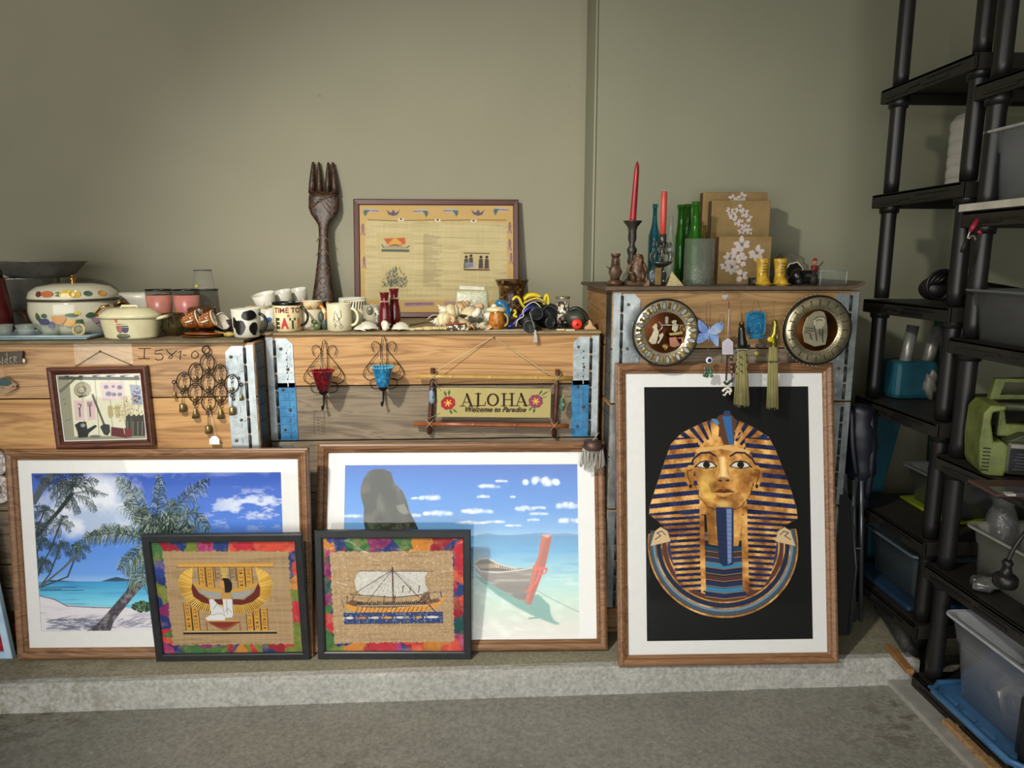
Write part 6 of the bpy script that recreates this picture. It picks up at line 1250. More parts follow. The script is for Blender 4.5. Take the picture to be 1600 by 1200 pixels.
# ------------------------------------------------------------------ sconces, bamboo sign, spoon chime
def sconce(px, py0, colour, lab, nm_):
    """px: axis, py0: row of the top hook"""
    Y = YM-.010; org = W(px, py0, Y); o = thing('wall_sconce', lab, 'candle sconce', org, group=None); f = lambda x, y, d=0: tuple(W(px+x, py0+y, Y+d)-org)
    IR = mat('#1c1714', .4, .6); cr = lambda P, r=.0013: obj('iron_scroll', MB().tube(smooth(P, 4), r, 6), IR, o)
    obj('hook_bar', MB().tube([f(-4, 62), f(-3, 15), f(-1, 2), f(1, 0), f(4, 2), f(6, 15), f(7, 62)], .0014, 6), IR, o); obj('nail', MB().ell(f(1, 2, -.004), (.003,)*3, 8, 6), mat('#c9c0a8', .4), o)
    for s_ in (-1, 1):
        g = lambda x, y: f(1.5+s_*x, y)
        cr([g(16, 24), g(19, 14), g(15, 8), g(8, 10), g(5, 18), g(10, 26), g(20, 38), g(30, 52), g(31, 62), g(22, 68), g(12, 66)])
        cr([g(14, 57), g(22, 56), g(26, 48), g(22, 42), g(14, 42)], .0011); cr([g(10, 66), g(18, 66), g(21, 72), g(18, 80), g(8, 82)], .0012)
    arm = obj('candle_arm', MB().tube([f(1, 82), f(1, 84, -.05), f(1, 86, -.085)], .004, 8).tube([f(1, 84, -.003), f(1, 100, -.012), f(-1, 108, -.03), f(-2, 103, -.04)], .004, 6), mat('#14201c', .4, .3), o)
    c0 = Vector(f(0.5, 80, -.078)); k = .0024
    obj('candle_cup', MB().lathe([(.006, -.012), (.016, -.004), (.017, .008), (.012, .012), (0, .010)], 20, c=c0), IR, o)
    g = obj('glass_shade', MB().lathe([(.016, .002), (.022, .010), (.028, .036), (.038, .074), (.0395, .076), (.037, .075), (.026, .036), (.019, .012), (0, .008)], 32, c=c0), mottle('hobnail_'+nm_, colour, 110, .12, 0, .8, voron=True, coat=.5, alpha=.93), o)
    sc = MB()
    for i in range(22): a = 2*PI*i/22; sc.ell(tuple(c0+Vector((.0385*math.cos(a), .0385*math.sin(a), .076))), (.0045, .0045, .0035), 6, 4)
    obj('beaded_rim', sc, mat(colour[-1], .15), o)
    obj('price_tag', MB().box(f(5, 76, -.055), (.011, .0008, .013), (0, .05, 0)), mat('#cfcac0', .6), o); obj('tag_string', MB().tube([f(-5, 20), f(-4, 35, -.03), f(-2, 43, -.06)], .0009, 5), mat('#c9c4b8', .7), o)
    return o
sconce(505, 532, ['#4c0610', '#7a0c1c', '#5c0814', '#8f1626'], 'black iron scroll wall sconce with a dark red hobnail glass cup', 'red')
sconce(598, 526, ['#1c6a9c', '#3a90bc', '#2a7cac', '#6ab4cc'], 'black iron scroll wall sconce with a sky blue hobnail glass cup', 'blue')
# bamboo welcome sign
A4 = lambda x, y: (630+x*330/1600, 520+y*240/1164)
Y = YM-.035; org = W(*A4(700, 520), Y); o = thing('welcome_sign', 'bamboo-framed ALOHA welcome banner with hibiscus flowers, hanging from a string', 'sign', org); f = lambda x, y, d=0: tuple(W(*A4(x, y), Y+d)-org)
BAM = mottle('bamboo_gold', ['#9c7a3c', '#b08e4c', '#bd9c5a'], 10, .35); BAR = mottle('bamboo_russet', ['#6a3420', '#824628', '#96583a'], 10, .3); BAD = mottle('bamboo_dark', ['#3a2018', '#4c2a1e', '#5a3424'], 10, .35)
def pole(name, a, b, m, r, nodes, parent, d=0):
    A_, B_ = Vector(f(*a, d)), Vector(f(*b, d)); P = []; rr = []
    T = sorted([0, 1]+[t+e for t in nodes for e in (-.02, -.008, 0, .008, .02)]); 
    for t in T: P.append(A_.lerp(B_, t)); rr.append(r*1.22 if any(abs(t-q) < .004 for q in nodes) else (r*.96 if any(abs(t-q) < .01 for q in nodes) else r))
    return obj(name, MB().tube(P, rr, 12), m, parent)
pole('bamboo_rail', (102, 330), (1285, 346), BAM, .0085, (.22, .47, .765), o, 0); pole('bamboo_rail', (80, 690), (1255, 706), BAR, .0085, (.385, .655, .88), o, 0)
pole('bamboo_post', (225, 268), (198, 765), BAD, .0088, (.3, .68), o, .018); pole('bamboo_post', (1170, 278), (1143, 785), BAD, .0088, (.25, .6), o, .018)
for x, y in ((225, 335), (1170, 345), (200, 690), (1145, 705)):
    for s_ in (-1, 1): obj('lashing', MB().tube([f(x-s_*28, y-32, -.011), f(x, y, -.014), f(x+s_*28, y+32, -.011)], .0012, 5), mat('#a89a78', .8), o)
for a, b in (((225, 360), (288, 440)), ((190, 652), (280, 608)), ((1165, 360), (1095, 455)), ((1150, 690), (1090, 632))): obj('tie_cord', MB().tube([f(*a, -.005), f(*b, .002)], .0009, 5), mat('#9a8c6c', .8), o)
obj('string', MB().tube([f(245, 290, -.003), f(672, 35, .031), f(700, 45, .031), f(975, 230, .01), f(1165, 345, -.003)], .0014, 6), mat('#c2b48c', .8), o); obj('nail', MB().ell(f(688, 38, .03), (.004,)*3, 8, 6), BOLT, o)
c = Cv(440, 130, [(252, 408), (1125, 432), (1115, 652), (262, 630)], '#ab9d68'); rs = random.Random(4)
c.full(clampc((c.noise(90, 60, 4, 3)-.45)*2), '#b5a874', .5); c.full(clampc((c.noise(6, 80, 2, 8)-.5)*3), '#958856', .25)
INK = '#2e1c14'
def sr(x, y, w): c.line([(x-w/2, y), (x+w/2, y)], 7, INK)
def A_(x0, x1, yt, yb):
    m = (x0+x1)/2; c.line([(m-3, yt), (x0+12, yb)], 7, INK); c.line([(m-3, yt), (x1-14, yb)], 17, INK); c.line([(x0+28, yt+62), (x1-34, yt+62)], 6, INK); sr(x0+12, yb, 36); sr(x1-12, yb, 40)
A_(438, 532, 462, 552); A_(850, 944, 466, 556)
c.line([(568, 460), (568, 552)], 17, INK); sr(568, 460, 44); sr(560, 553, 36); c.line([(562, 552), (622, 550), (624, 524)], 7, INK)
for k in range(40):
    a = 2*PI*k/40; b = 2*PI*(k+1)/40; c.line([(680+38*math.cos(a), 508+44*math.sin(a)), (680+38*math.cos(b), 508+44*math.sin(b))], 8+8*abs(math.cos(a)), INK)
for x in (764, 824): c.line([(x, 464), (x, 554)], 16, INK); sr(x, 463, 40); sr(x, 555, 40)
c.line([(764, 508), (824, 508)], 7, INK)
for cx, cy, col in ((342, 527, '#a02a30'), (1006, 525, '#8a4258')):
    for dx, dy in (((-25, -75), (5, -82), (25, 70), (55, 62)) if cx < 600 else ((40, -68), (72, -60), (70, -30), (-42, 58), (-14, 72))):
        c.poly([(cx+dx*.55, cy+dy*.6), (cx+dx+11, cy+dy), (cx+dx*1.25, cy+dy*1.28), (cx+dx-11, cy+dy)], '#48603c')
    for k in range(8): a = 2*PI*k/8+.3; c.ell(cx+32*math.cos(a), cy+29*math.sin(a), 24, 23, '#5c1c24'); 
    for k in range(8): a = 2*PI*k/8+.3; c.ell(cx+31*math.cos(a), cy+28*math.sin(a), 22, 21, col)
    c.ell(cx, cy, 34, 32, col)
    for k in range(6): a = 2*PI*k/6+.2; c.line([(cx, cy), (cx+25*math.cos(a), cy+24*math.sin(a))], 8, '#d8b04c', 1, 4)
bw = (Vector(f(1120, 540))-Vector(f(257, 520))).length; bh = (Vector(f(680, 420))-Vector(f(680, 640))).length; bc = Vector(f(688, 531))
bn = c.sheet('banner', bw, bh, o, 0, -bh/2, warp=lambda s: .0025*np.sin((s.X-250)/140.)); bn.location = bc+Vector((0, .002, 0)); bn.rotation_euler = (0, .018, 0)
vs, fs = text_verts('Welcome to Paradise', .0262, shear=.45, bold=.0006); m = MB(); m.add([(a*1.0, 0, b) for a, b, _ in vs], fs); tx = obj('lettering', m, mat('#2e1c14', .7), bn); tx.location = (.002, -.0045, -.033)
def fishy(cx, cy, s_, col1, col2, lab):
    p = Vector(f(cx, cy, -.012)); b = obj('painted_fish', MB().ell(tuple(p), (.011, .007, .024), 14, 10, fn=lambda q: 1+.25*(q.z < -.2)), mat(col1, .4, vary=.3), o, label=lab); obj('tail', MB().prism([(p.x-.003, p.z+.02), (p.x+.003, p.z+.02), (p.x+.008, p.z+.034), (p.x+.0, p.z+.03)], p.y-.003, p.y+.003), mat(col2, .4), b); obj('belly_patch', MB().ell(tuple(p+Vector((.003*s_, -.004, -.006))), (.007, .004, .011)), mat(col2, .4), b)
fishy(215, 480, 1, '#7a8496', '#3a6a80', 'grey and blue painted wooden fish'); fishy(1205, 535, 1, '#3c5c48', '#8a8a34', 'green and yellow painted wooden fish')
# spoon chime hanging in front of the boat picture
Y = YM-.10; org = W(926, 688, Y); o = thing('spoon_chime', 'chime of silver loops around a glass bulb, hanging at the corner of the boat picture', 'wind chime', org); f = lambda x, y, d=0: tuple(W(895+x*80/253, 660+y*380/1200, Y+d)-org)
obj('bulb', MB().ell(f(100, 205), (.030, .030, .032), 20, 14), glassmat('bulb_glass', '#d8d8d0', .04, .25), o); obj('crown', MB().tube([tuple(Vector(f(100, 118))+Vector((.036*math.cos(a), .022*math.sin(a), 0))) for a in [2*PI*k/20 for k in range(20)]], .0035, 6, closed=True), mat('#4c3234', .5), o)
obj('cap', MB().lathe([(.012, 0), (.034, -.004), (.036, -.03), (.030, -.034), (0, -.03)], 20, c=f(100, 88)), mottle('rust_cap', ['#3c2a26', '#5c4440', '#6a5450'], 30, .5, .5), o)
for k in range(16):
    a = 2*PI*k/16; q = Vector(f(100, 125)); dx, dy = .036*math.cos(a), .024*math.sin(a); l = .040+.006*math.sin(k*2)
    lo_ = q+Vector((dx, dy, 0)); obj('silver_loop', MB().tube([tuple(lo_+Vector((dx*.28*(.5-.5*math.cos(t))+.0055*math.cos(a+1.57)*math.sin(t), dy*.2*(.5-.5*math.cos(t))+.0055*math.sin(a+1.57)*math.sin(t), -(l+.03)*(.5-.5*math.cos(t))))) for t in [2*PI*i/14 for i in range(14)]], .0019, 6, closed=True), mat('#b9b5ac', .3, .55), o)
obj('cord', MB().tube([f(100, 88), f(125, 55, .02), f(132, 50, .05)], .0012, 5), mat('#c9c4b8', .7), o)
obj('clear_line', MB().tube([f(100, 88), f(40, -60, .02), f(38, -180, .045)], .0006, 5), mat('#8a8c88', .4), o)
# ------------------------------------------------------------------ things hung on the right stack
YH = 2.432
def plate(px, py, rpx, label, inner, seed, chain=False):
    Y = YH-.004; c0 = W(px, py, Y); r = rpx*K(Y); o = thing('metal_plate', label, 'plate', c0)
    def fl(prof, n=64): m = MB().lathe(prof, n, closed=True); m.v = [(x, z, y) for x, y, z in m.v]; return m
    obj('rim', fl([(r*.965, .004), (r*1.0, .006), (r*1.0, -.002), (r*.985, -.008), (r*.95, -.007)]), mat('#141210', .4, .3), o)
    SILV = mat('#c2b8a0', .22, .75, .1) if not chain else mat('#aaa082', .28, .75, .2); COP = mat('#8c5436', .25, .8, .15)
    obj('border', fl([(r*.965, .004), (r*.962, -.0065), (r*.62, -.001), (r*.60, .002)]), SILV, o); m = MB().lathe([(r*.60, .001), (r*.3, .0015), (0, .0015)], 64, closed=True); m.v = [(x, z, y) for x, y, z in m.v]; obj('centre', m, COP if not chain else mat('#7a4e26', .3, .8, .2), o)
    dk = mat('#201c18', .5); br = mat('#7c6838', .4, .7, .3); gr = mottle('engraved_grey', ['#5c5850', '#a8a498', '#7a766c'], 150, .4, .6, .6)
    yb = lambda d: -.0065+(.962-d)/(.342)*.0055-.0012
    if not chain:
        for k in range(16):
            a = 2*PI*k/16+.1; d = .80; cx, cz = r*d*math.cos(a), r*d*math.sin(a); t = Vector((math.cos(a), 0, math.sin(a))); n_ = Vector((-math.sin(a), 0, math.cos(a)))
            P = [Vector((cx, yb(d+.115*math.cos(q)), cz))+t*r*.115*math.cos(q)*(1)+n_*r*.062*math.sin(q) for q in [2*PI*i/16 for i in range(16)]]
            cart = obj('cartouche', MB().add([(cx, yb(d), cz)]+[tuple(p) for p in P], [(0, 1+i, 1+(i+1) % 16) for i in range(16)]), gr, o); obj('outline', MB().tube(P, .0012, 5, closed=True), dk, cart)
            a2 = a+PI/16; cx, cz = r*d*math.cos(a2), r*d*math.sin(a2); t = Vector((math.cos(a2), 0, math.sin(a2))); n_ = Vector((-math.sin(a2), 0, math.cos(a2))); q = random.Random(k)
            P = [Vector((cx, yb(d+.1*u), cz))+t*r*.1*u+n_*r*v for u, v in ((-1, .03), (-.4, .055), (0, .03), (.5, .055), (1, .035), (1, -.035), (.5, -.055), (0, -.03), (-.4, -.055), (-1, -.03))]
            obj('brass_motif', MB().add([(cx, yb(d)-.0004, cz)]+[tuple(p) for p in P], [(0, 1+i, 1+(i+1) % 10) for i in range(10)]), br, o)
    else:
        for k in range(20):
            a = 2*PI*k/20; t = Vector((math.cos(a), 0, math.sin(a))); n_ = Vector((-math.sin(a), 0, math.cos(a)))
            P = [t*r*u+n_*r*v+Vector((0, yb(u)-.0004, 0)) for u, v in ((.88, .025), (.88, -.025), (.82, -.008), (.75, -.018), (.75, .018), (.82, .008))]
            obj('engraved_mark', MB().add([tuple(p) for p in P], [tuple(range(6))]), dk, o)
        for k in range(36):
            a = 2*PI*k/36; P = [Vector((r*(.69+.045*math.cos(q))*math.cos(a+.055*math.sin(q)), yb(.69)-.001, r*(.69+.045*math.cos(q))*math.sin(a+.055*math.sin(q)))) for q in [2*PI*i/8 for i in range(8)]]
            obj('scroll_engraving', MB().tube(P, .0008, 4, closed=True), mat('#4c463a', .5, .4), o)
        for k in range(26): a = rad(95+k*7); P = [((r+.003)*math.cos(a), -.004, (r+.003)*math.sin(a)), ((r+.007)*math.cos(a+.05), -.006, (r+.007)*math.sin(a+.05)), ((r+.002)*math.cos(a+.1), -.004, (r+.002)*math.sin(a+.1))]; obj('chain_link', MB().tube(P, .0011, 5), mat('#a8a498', .3, .8), o)
    return o, r
o, r = plate(1040, 520, 54, 'round silver and copper plate with black-outlined ovals and an archer scene, left one', 'cop', 1)
def disc_poly(name, pts, m, parent, d=-.0022, cx=590, cy=605, R0=530., sx=1):
    P = [((x-cx)/R0*r*.98, -(y-cy)/R0*r*.98) for x, y in pts]; obj(name, MB().prism(P[::-1], d-.001, d+.004), m, parent, bevel=.0008)
sv = mat('#c9c0a4', .3, .6, .1); pk = mat('#b98268', .3, .6, .1)
for name, pts, m in (('embossed_woman', [(400, 480), (430, 450), (450, 480), (450, 530), (480, 600), (460, 700), (440, 780), (370, 785), (325, 740), (340, 690), (370, 640), (400, 560), (370, 510)], sv), ('embossed_leg', [(480, 640), (540, 600), (560, 640), (520, 720), (480, 780), (460, 770), (500, 700)], sv),
                     ('embossed_king', [(700, 470), (740, 450), (790, 480), (780, 560), (740, 600), (690, 560)], sv), ('embossed_crown', [(680, 420), (720, 400), (760, 410), (750, 450), (690, 460)], sv), ('embossed_arm', [(640, 610), (740, 600), (850, 580), (870, 620), (780, 640), (660, 650)], mat('#b9a86c', .3, .6)),
                     ('embossed_lap', [(650, 680), (760, 670), (800, 760), (840, 800), (740, 840), (670, 820), (660, 750)], pk), ('embossed_cartouche', [(575, 360), (600, 340), (625, 360), (625, 450), (600, 470), (578, 450)], mat('#9a9688', .4, .6)), ('embossed_chair', [(780, 680), (880, 680), (890, 760), (860, 770), (850, 700), (790, 700)], pk)): disc_poly(name, pts, m, o)
obj('bow_line', MB().tube([((470+60*math.sin(t)-590)/530*r, -.005, -(430+150*t/PI-605)/530*r) for t in [PI*i/10 for i in range(11)]], .0013, 5), mat('#a8b0a8', .3, .6), o); obj('arrow_line', MB().tube([(-.07*r/.13*.3, -.005, .03*r/.13), (.1*r/.13, -.005, .03*r/.13)], .0013, 5), mat('#a8b0a8', .3, .6), o)
for k in range(7): a = rad(50+k*13); obj('sun_ray', MB().tube([(0, -.004, -.52*r), (.16*r*math.cos(a), -.004, -.52*r+.2*r*math.sin(a))], .0009, 4), mat('#c9a868', .3, .7), o)
obj('scroll_engraving', MB().tube([((840+(45-t*4)*math.cos(t)-590)/530*r, -.004, -(530+(60-t*5)*math.sin(t)-605)/530*r) for t in [i*.4 for i in range(22)]], .0011, 5), mat('#c9a868', .3, .7), o)
o, r = plate(1277, 516, 56, 'round darker brass plate with an engraved pharaoh profile and a beaded chain edge, right one', 'br', 2, True)
DP = dict(cx=630, cy=620, R0=520.); ss = mat('#a09a84', .3, .6, .15)
disc_poly('engraved_headdress', [(560, 340), (640, 325), (710, 345), (750, 430), (780, 580), (790, 700), (770, 840), (600, 870), (440, 800), (400, 660), (410, 560), (450, 430)], ss, o, **DP)
disc_poly('engraved_face', [(560, 440), (640, 405), (720, 420), (735, 500), (715, 560), (670, 610), (600, 600), (570, 540)], mat('#b9b29a', .3, .5), o, -.0038, **DP)
LN = mat('#26221c', .6)
gg = lambda P: [((x-630)/520*r*.98, -.0062, -(y-620)/520*r*.98) for x, y in P]
for P in ([(550, 460), (600, 415), (690, 410), (735, 440)], [(590, 470), (640, 455), (680, 470)], [(560, 540), (590, 640), (620, 780)], [(650, 590), (655, 680), (690, 690), (700, 600)], [(410, 640), (500, 660), (540, 760)], [(700, 600), (705, 720), (720, 800)], [(420, 580), (560, 590)], [(430, 620), (570, 625)]): obj('engraved_line', MB().tube(gg(P), .0012, 4), LN, o)
# butterfly with eye charm
G5 = lambda x, y: (1080+x*150/1059, 480+y*170/1200)
def hung(name, label, cat, x, y, Y=YH, grp=None):
    org = W(*G5(x, y), Y); o = thing(name, label, cat, org, group=grp); return o, (lambda a, b, d=0: tuple(W(*G5(a, b), Y+d)-org))
o, f = hung('butterfly_ornament', 'blue and white butterfly ornament hanging on a cord between the plates', 'ornament', 195, 280, YH-.012)
BFL = mottle('butterfly_blue', ['#2f4a94', '#5470b0', '#7f98c4', '#a9b8cc'], 16, .4)
for nm_, P in (('upper_wing', [(190, 260), (170, 210), (130, 165), (95, 138), (75, 150), (75, 200), (90, 260), (130, 285), (188, 300)]), ('upper_wing', [(200, 260), (225, 215), (270, 180), (330, 162), (355, 180), (350, 230), (320, 280), (270, 300), (205, 300)]), ('lower_wing', [(188, 300), (130, 280), (85, 290), (70, 340), (60, 395), (90, 400), (140, 375), (180, 350)]), ('lower_wing', [(205, 300), (260, 300), (300, 310), (302, 360), (300, 430), (280, 435), (240, 390), (205, 350)])):
    pp = [f(*a) for a in P]; w_ = obj(nm_, MB().prism([(p[0], p[2]) for p in pp][::-1], -.002, .002), BFL, o, bevel=.0006)
    if nm_ == 'upper_wing': e = f(105, 160) if P[0][0] < 195 else f(330, 182); obj('eye_spot', MB().ell((e[0], -.003, e[2]), (.0022, .001, .0022), 10, 6), mat('#2c2c30', .3), w_)
obj('body', MB().tube([f(200, 215), f(196, 280), f(190, 380)], [.0015, .0028, .001], 8), mat('#8ca0c4', .4), o)
CORD = mat('#6a4c34', .8)
obj('cord', MB().tube([f(175, 240, .003), f(165, -10, .006), f(180, -60, .006), f(205, -60, .006), f(212, -10, .006), f(205, 220, .003)], .0011, 5), CORD, o); obj('cord', MB().tube([f(185, 360, .002), f(182, 550, .002)], .0016, 5), CORD, o)
ec = f(198, 585, -.001); obj('eye_charm', MB().ell(ec, (.0118, .004, .0118), 18, 10), mat('#c9d2de', .2), o); obj('pupil', MB().ell((ec[0], ec[1]-.0035, ec[2]), (.0072, .0015, .0072), 14, 8), mat('#12203c', .15), o)
for k in range(9): x, y = 150+(k % 3)*32, 680+(k//3)*38; e = f(x+R.uniform(-8, 8), y+R.uniform(-8, 8)); obj('charm_bead', MB().ell(e, (.0062, .0045, .0075), 8, 6), mat(R.choice(['#3c6a48', '#4c7a58', '#6a5a50', '#2f5a40']), .3), o)
obj('charm_thread', MB().tube([f(198, 615), f(165, 680), f(150, 720)], .0006, 4).tube([f(198, 615), f(215, 700), f(185, 780)], .0006, 4), CORD, o)
# beads with tag
o, f = hung('bead_necklace', 'dark red and black bead string with a white tag and eye pendant', 'necklace', 410, 300, YH-.010)
obj('cord', MB().tube([f(415, -70, .006), f(410, 100), f(400, 350), f(400, 500)], .0010, 5).tube([f(420, -60, .006), f(430, 180), f(450, 540)], .0007, 5), mat('#5a4038', .7), o); obj('stem', MB().tube([f(418, 20, -.003), f(403, 345, -.003)], .0016, 6), mat('#b9b0a8', .4), o)
pp = [f(*a, -.006) for a in ((340, 520), (460, 522), (460, 385), (415, 345), (395, 345), (338, 385))]; obj('price_tag', MB().prism([(p[0], p[2]) for p in pp], -.008, -.0074), mat('#b9b4c0', .6), o)
for k in range(16): t = k/15; obj('bead', MB().ell(f(398-12*t, 540+260*t), (.0038, .0038, .0044), 8, 6), mat(('#2c1214', '#18100f', '#8a8078')[0 if k % 4 else 2] if k % 2 else '#3a1a1c', .3), o)
for k in range(16): t = k/15; obj('bead', MB().ell(f(440+14*t, 550+270*t), (.0038, .0038, .0044), 8, 6), mat('#4a1418' if k % 3 else '#8a807c', .3), o)
for k in range(6): obj('bead', MB().ell(f(370+k*15, 830+18*math.sin(k)), (.005, .005, .005), 8, 6), mat('#16342c', .3), o)
obj('eye_pendant', MB().tube(smooth([f(345, 930), f(370, 905), f(405, 890), f(438, 910), f(430, 935), (f(390, 925))], 4), .0045, 8).tube(smooth([f(350, 965), f(375, 970), f(385, 945), f(425, 940), f(425, 965)], 4), .003, 7), mat('#c9c4b8', .3), o)
# tassels
TAS = mat('#8f8858', .8, vary=.25)
def tassel(o, f, x0, y0, x1, y1, w0, w1, n=34):
    q = random.Random(int(x0)); m = MB()
    obj('tassel_core', MB().tube([f(x0, y0), f((x0+x1)/2, (y0+y1)/2), f(x1, y1-14)], [(w0*.9)*.00018, (w0+w1)/2*.9*.00018, w1*.85*.00018], 14), TAS, o)
    for k in range(n):
        a = 2*PI*k/n; rx0, rx1 = w0*.00017, w1*.00017; p0 = Vector(f(x0, y0)); p1 = Vector(f(x1, y1+q.uniform(-22, 14))); obj('thread', MB().tube([p0+Vector((rx0*math.cos(a), rx0*math.sin(a), 0)), p0.lerp(p1, .5)+Vector(((rx0+rx1)/2*1.05*math.cos(a), (rx0+rx1)/2*math.sin(a), 0)), p1+Vector((rx1*math.cos(a+.1), rx1*math.sin(a), 0))], .0011, 4), mat('#9a9260' if k % 3 else '#7a7448', .8), o)
o, f = hung('tassel_ornament', 'black seated cat figure above a long khaki beaded tassel', 'tassel', 555, 350, YH-.042)
BC = mat('#14120f', .3); obj('cat_body', MB().tube([f(562, 455), f(562, 400), f(558, 330), f(556, 270), f(556, 225), f(556, 200)], [.017, .0175, .0135, .0115, .0105, .003], 14), BC, o)
for s_ in (-1, 1): obj('ear', MB().tube([f(556+s_*16, 205), f(556+s_*22, 160)], [.004, .0006], 6), BC, o)
obj('gold_cap', MB().ell(f(556, 180), (.004, .004, .004)), mat('#8a7a44', .3, .8), o); obj('cord', MB().tube([f(556, 170), f(548, -40, .008), f(562, -60, .008)], .0008, 5), CORD, o)
tassel(o, f, 560, 475, 555, 1080, 82, 150)
for k in range(9): obj('bead', MB().ell(f(500+k*14, 466, -.016), (.0026,)*3, 6, 4), mat('#8a8a80', .3), o)
for k in range(10): obj('bead', MB().ell(f((495, 612, 548)[k % 3]+(k//3)*3, 500+k*26 , -.024), (.0026, .0026, .0036), 6, 4), mat('#1c1c1a', .3), o)
o, f = hung('tassel_ornament', 'gold pharaoh head figure above a long khaki tassel with a yellow button', 'tassel', 905, 350, YH-.042)
GO = mat('#8f8440', .28, .8, .2); obj('gold_figure', MB().tube(smooth([f(905, 450), f(905, 400), f(900, 340), f(915, 280), f(918, 230), f(925, 190), f(918, 150), f(915, 138)], 3), [.012]*3+[.0135]*4+[.0105]*5+[.010]*4+[.009]*3+[.003]*3, 12), GO, o)
obj('arm', MB().tube(smooth([f(895, 270), f(935, 280), f(948, 320), f(935, 380)], 3), .0025, 7), mat('#b9b070', .3, .7), o); bt = f(876, 355, -.022); obj('yellow_button', MB().ell(bt, (.0115, .003, .0095), 16, 8), mat('#c9b41c', .3), o); obj('cord', MB().tube([f(918, 140), f(908, -40, .008), f(900, -70, .008), f(930, -60, .008), f(935, -40, .008)], .0008, 5), CORD, o)
tassel(o, f, 905, 440, 895, 1110, 78, 112)
for k in range(5): obj('net_bead', MB().ell(f(862+k*22, 600, -.015), (.0032,)*3, 6, 4), mat('#3a3020', .4), o)
# cartouche
o, f = hung('cartouche_ornament', 'turquoise blue glazed tablet with raised symbols and dangling beads', 'ornament', 715, 200, YH-.008)
TQ = mat('#1c5a80', .2, vary=.25, coat=.4); TQL = mat('#3a86a8', .2, vary=.1); pp = [f(*a) for a in ((620, 300), (600, 240), (598, 110), (615, 65), (670, 45), (760, 42), (808, 60), (820, 110), (818, 260), (800, 310), (720, 320), (650, 318))]
obj('tablet', MB().prism([(p[0], p[2]) for p in pp], -.004, .003), TQ, o, bevel=.001); obj('raised_border', MB().tube([(p[0], -.0045, p[2]) for p in [f(710+(a-710)*.93, 185+(b-185)*.93) for a, b in ((620, 300), (600, 240), (598, 110), (615, 65), (670, 45), (760, 42), (808, 60), (820, 110), (818, 260), (800, 310), (720, 320), (650, 318))]], .0013, 5, closed=True), TQL, o)
obj('foot', MB().prism([(p[0], p[2]) for p in [f(*a) for a in ((628, 345), (650, 322), (690, 318), (760, 318), (800, 320), (828, 332), (826, 340), (760, 345), (690, 352), (640, 352))]], -.004, .002), TQ, o)
for P in ([(640, 120), (700, 90), (770, 80)], [(650, 140), (720, 105), (780, 105)], [(630, 185), (690, 180), (710, 215), (690, 250), (640, 270)], [(650, 205), (680, 205), (680, 235), (655, 235)], [(735, 170), (770, 185), (765, 220), (790, 260)], [(715, 250), (730, 275), (700, 278), (716, 250)], [(745, 140), (790, 150)]): obj('raised_symbol', MB().tube([f(a, b, -.0045) for a, b in P], .0011, 5), TQL, o)
for x in (700, 722, 745): obj('raised_symbol', MB().tube([f(x, 296, -.0045), f(x, 345, -.0045)], .0011, 5), TQL, o)
for x, y in ((635, 430), (725, 425), (805, 418)): e = f(x, y, -.002); obj('blue_bead', MB().ell(e, (.0062, .0062, .0066), 10, 7), mat('#14384c', .2), o); obj('thread', MB().tube([e, f(x, 350)], .0005, 4), CORD, o)
obj('gold_disc', MB().ell(f(723, 510, -.002), (.0078, .0012, .0078), 16, 6), mat('#b9a83c', .3, .6), o); obj('thread', MB().tube([f(723, 430), f(723, 500)], .0005, 4), CORD, o)
obj('cord', MB().tube([f(668, 50), f(700, -70, .005), f(735, -72, .005), f(770, 45)], .0009, 5), CORD, o)
o = thing('paper_label', 'torn white paper label taped to the right crate between the plates', 'label', W(1132, 464, YRR)+Vector((0, -.001, 0))); obj('paper', MB().prism([(-.012, .006), (-.004, -.006), (.004, -.010), (.008, -.004), (.014, .008)], -.0006, .0004), mat('#a8a4ac', .6), o)
# ------------------------------------------------------------------ things on the right stack
CARV = mottle('carved_brown', ['#2a1a10', '#4c3420', '#5e442c'], 40, .45, 0, .6)
def spin(name, prof, m, parent, n=24, c=(0, 0, 0), **k): return obj(name, MB().lathe(prof, n, c=c, **k), m, parent)
o = at('carved_figure', 'small carved brown bust with a flat-topped headdress, leftmost on the right stack', 'figurine', 961, 2.60, ZRT); h = hgt(396, 961, 2.60, ZRT)
spin('base', [(.028, 0), (.03, .012), (.022, .02), (0, .02)], CARV, o); spin('torso', [(.016, .018), (.019, h*.3), (.026, h*.42), (.019, h*.58), (.012, h*.66), (0, h*.66)], CARV, o, sy=.7)
spin('head', [(.010, h*.6), (.0125, h*.7), (.013, h*.8), (.011, h*.9), (0, h*.9)], CARV, o); spin('headdress', [(.013, h*.88), (.0165, h*.92), (.018, h*.99), (.017, h), (0, h)], CARV, o)
obj('headcloth', MB().prism([(-.018, h*.5), (-.013, h*.86), (.013, h*.86), (.018, h*.5), (.010, h*.5), (.009, h*.75), (-.009, h*.75), (-.010, h*.5)][::-1], -.011, .004), mat('#32200f', .5), o)
obj('staff', MB().tube([(-.022, -.012, h*.52), (-.036, -.02, h*.60)], .002, 6), CARV, o); obj('nose', MB().ell((0, -.0135, h*.76), (.0022, .003, .005)), CARV, o)
o = at('carved_figure', 'carved dark wood kneeling figure in front of the black candlestick', 'figurine', 994, 2.59, ZRT); h = hgt(397, 994, 2.59, ZRT)
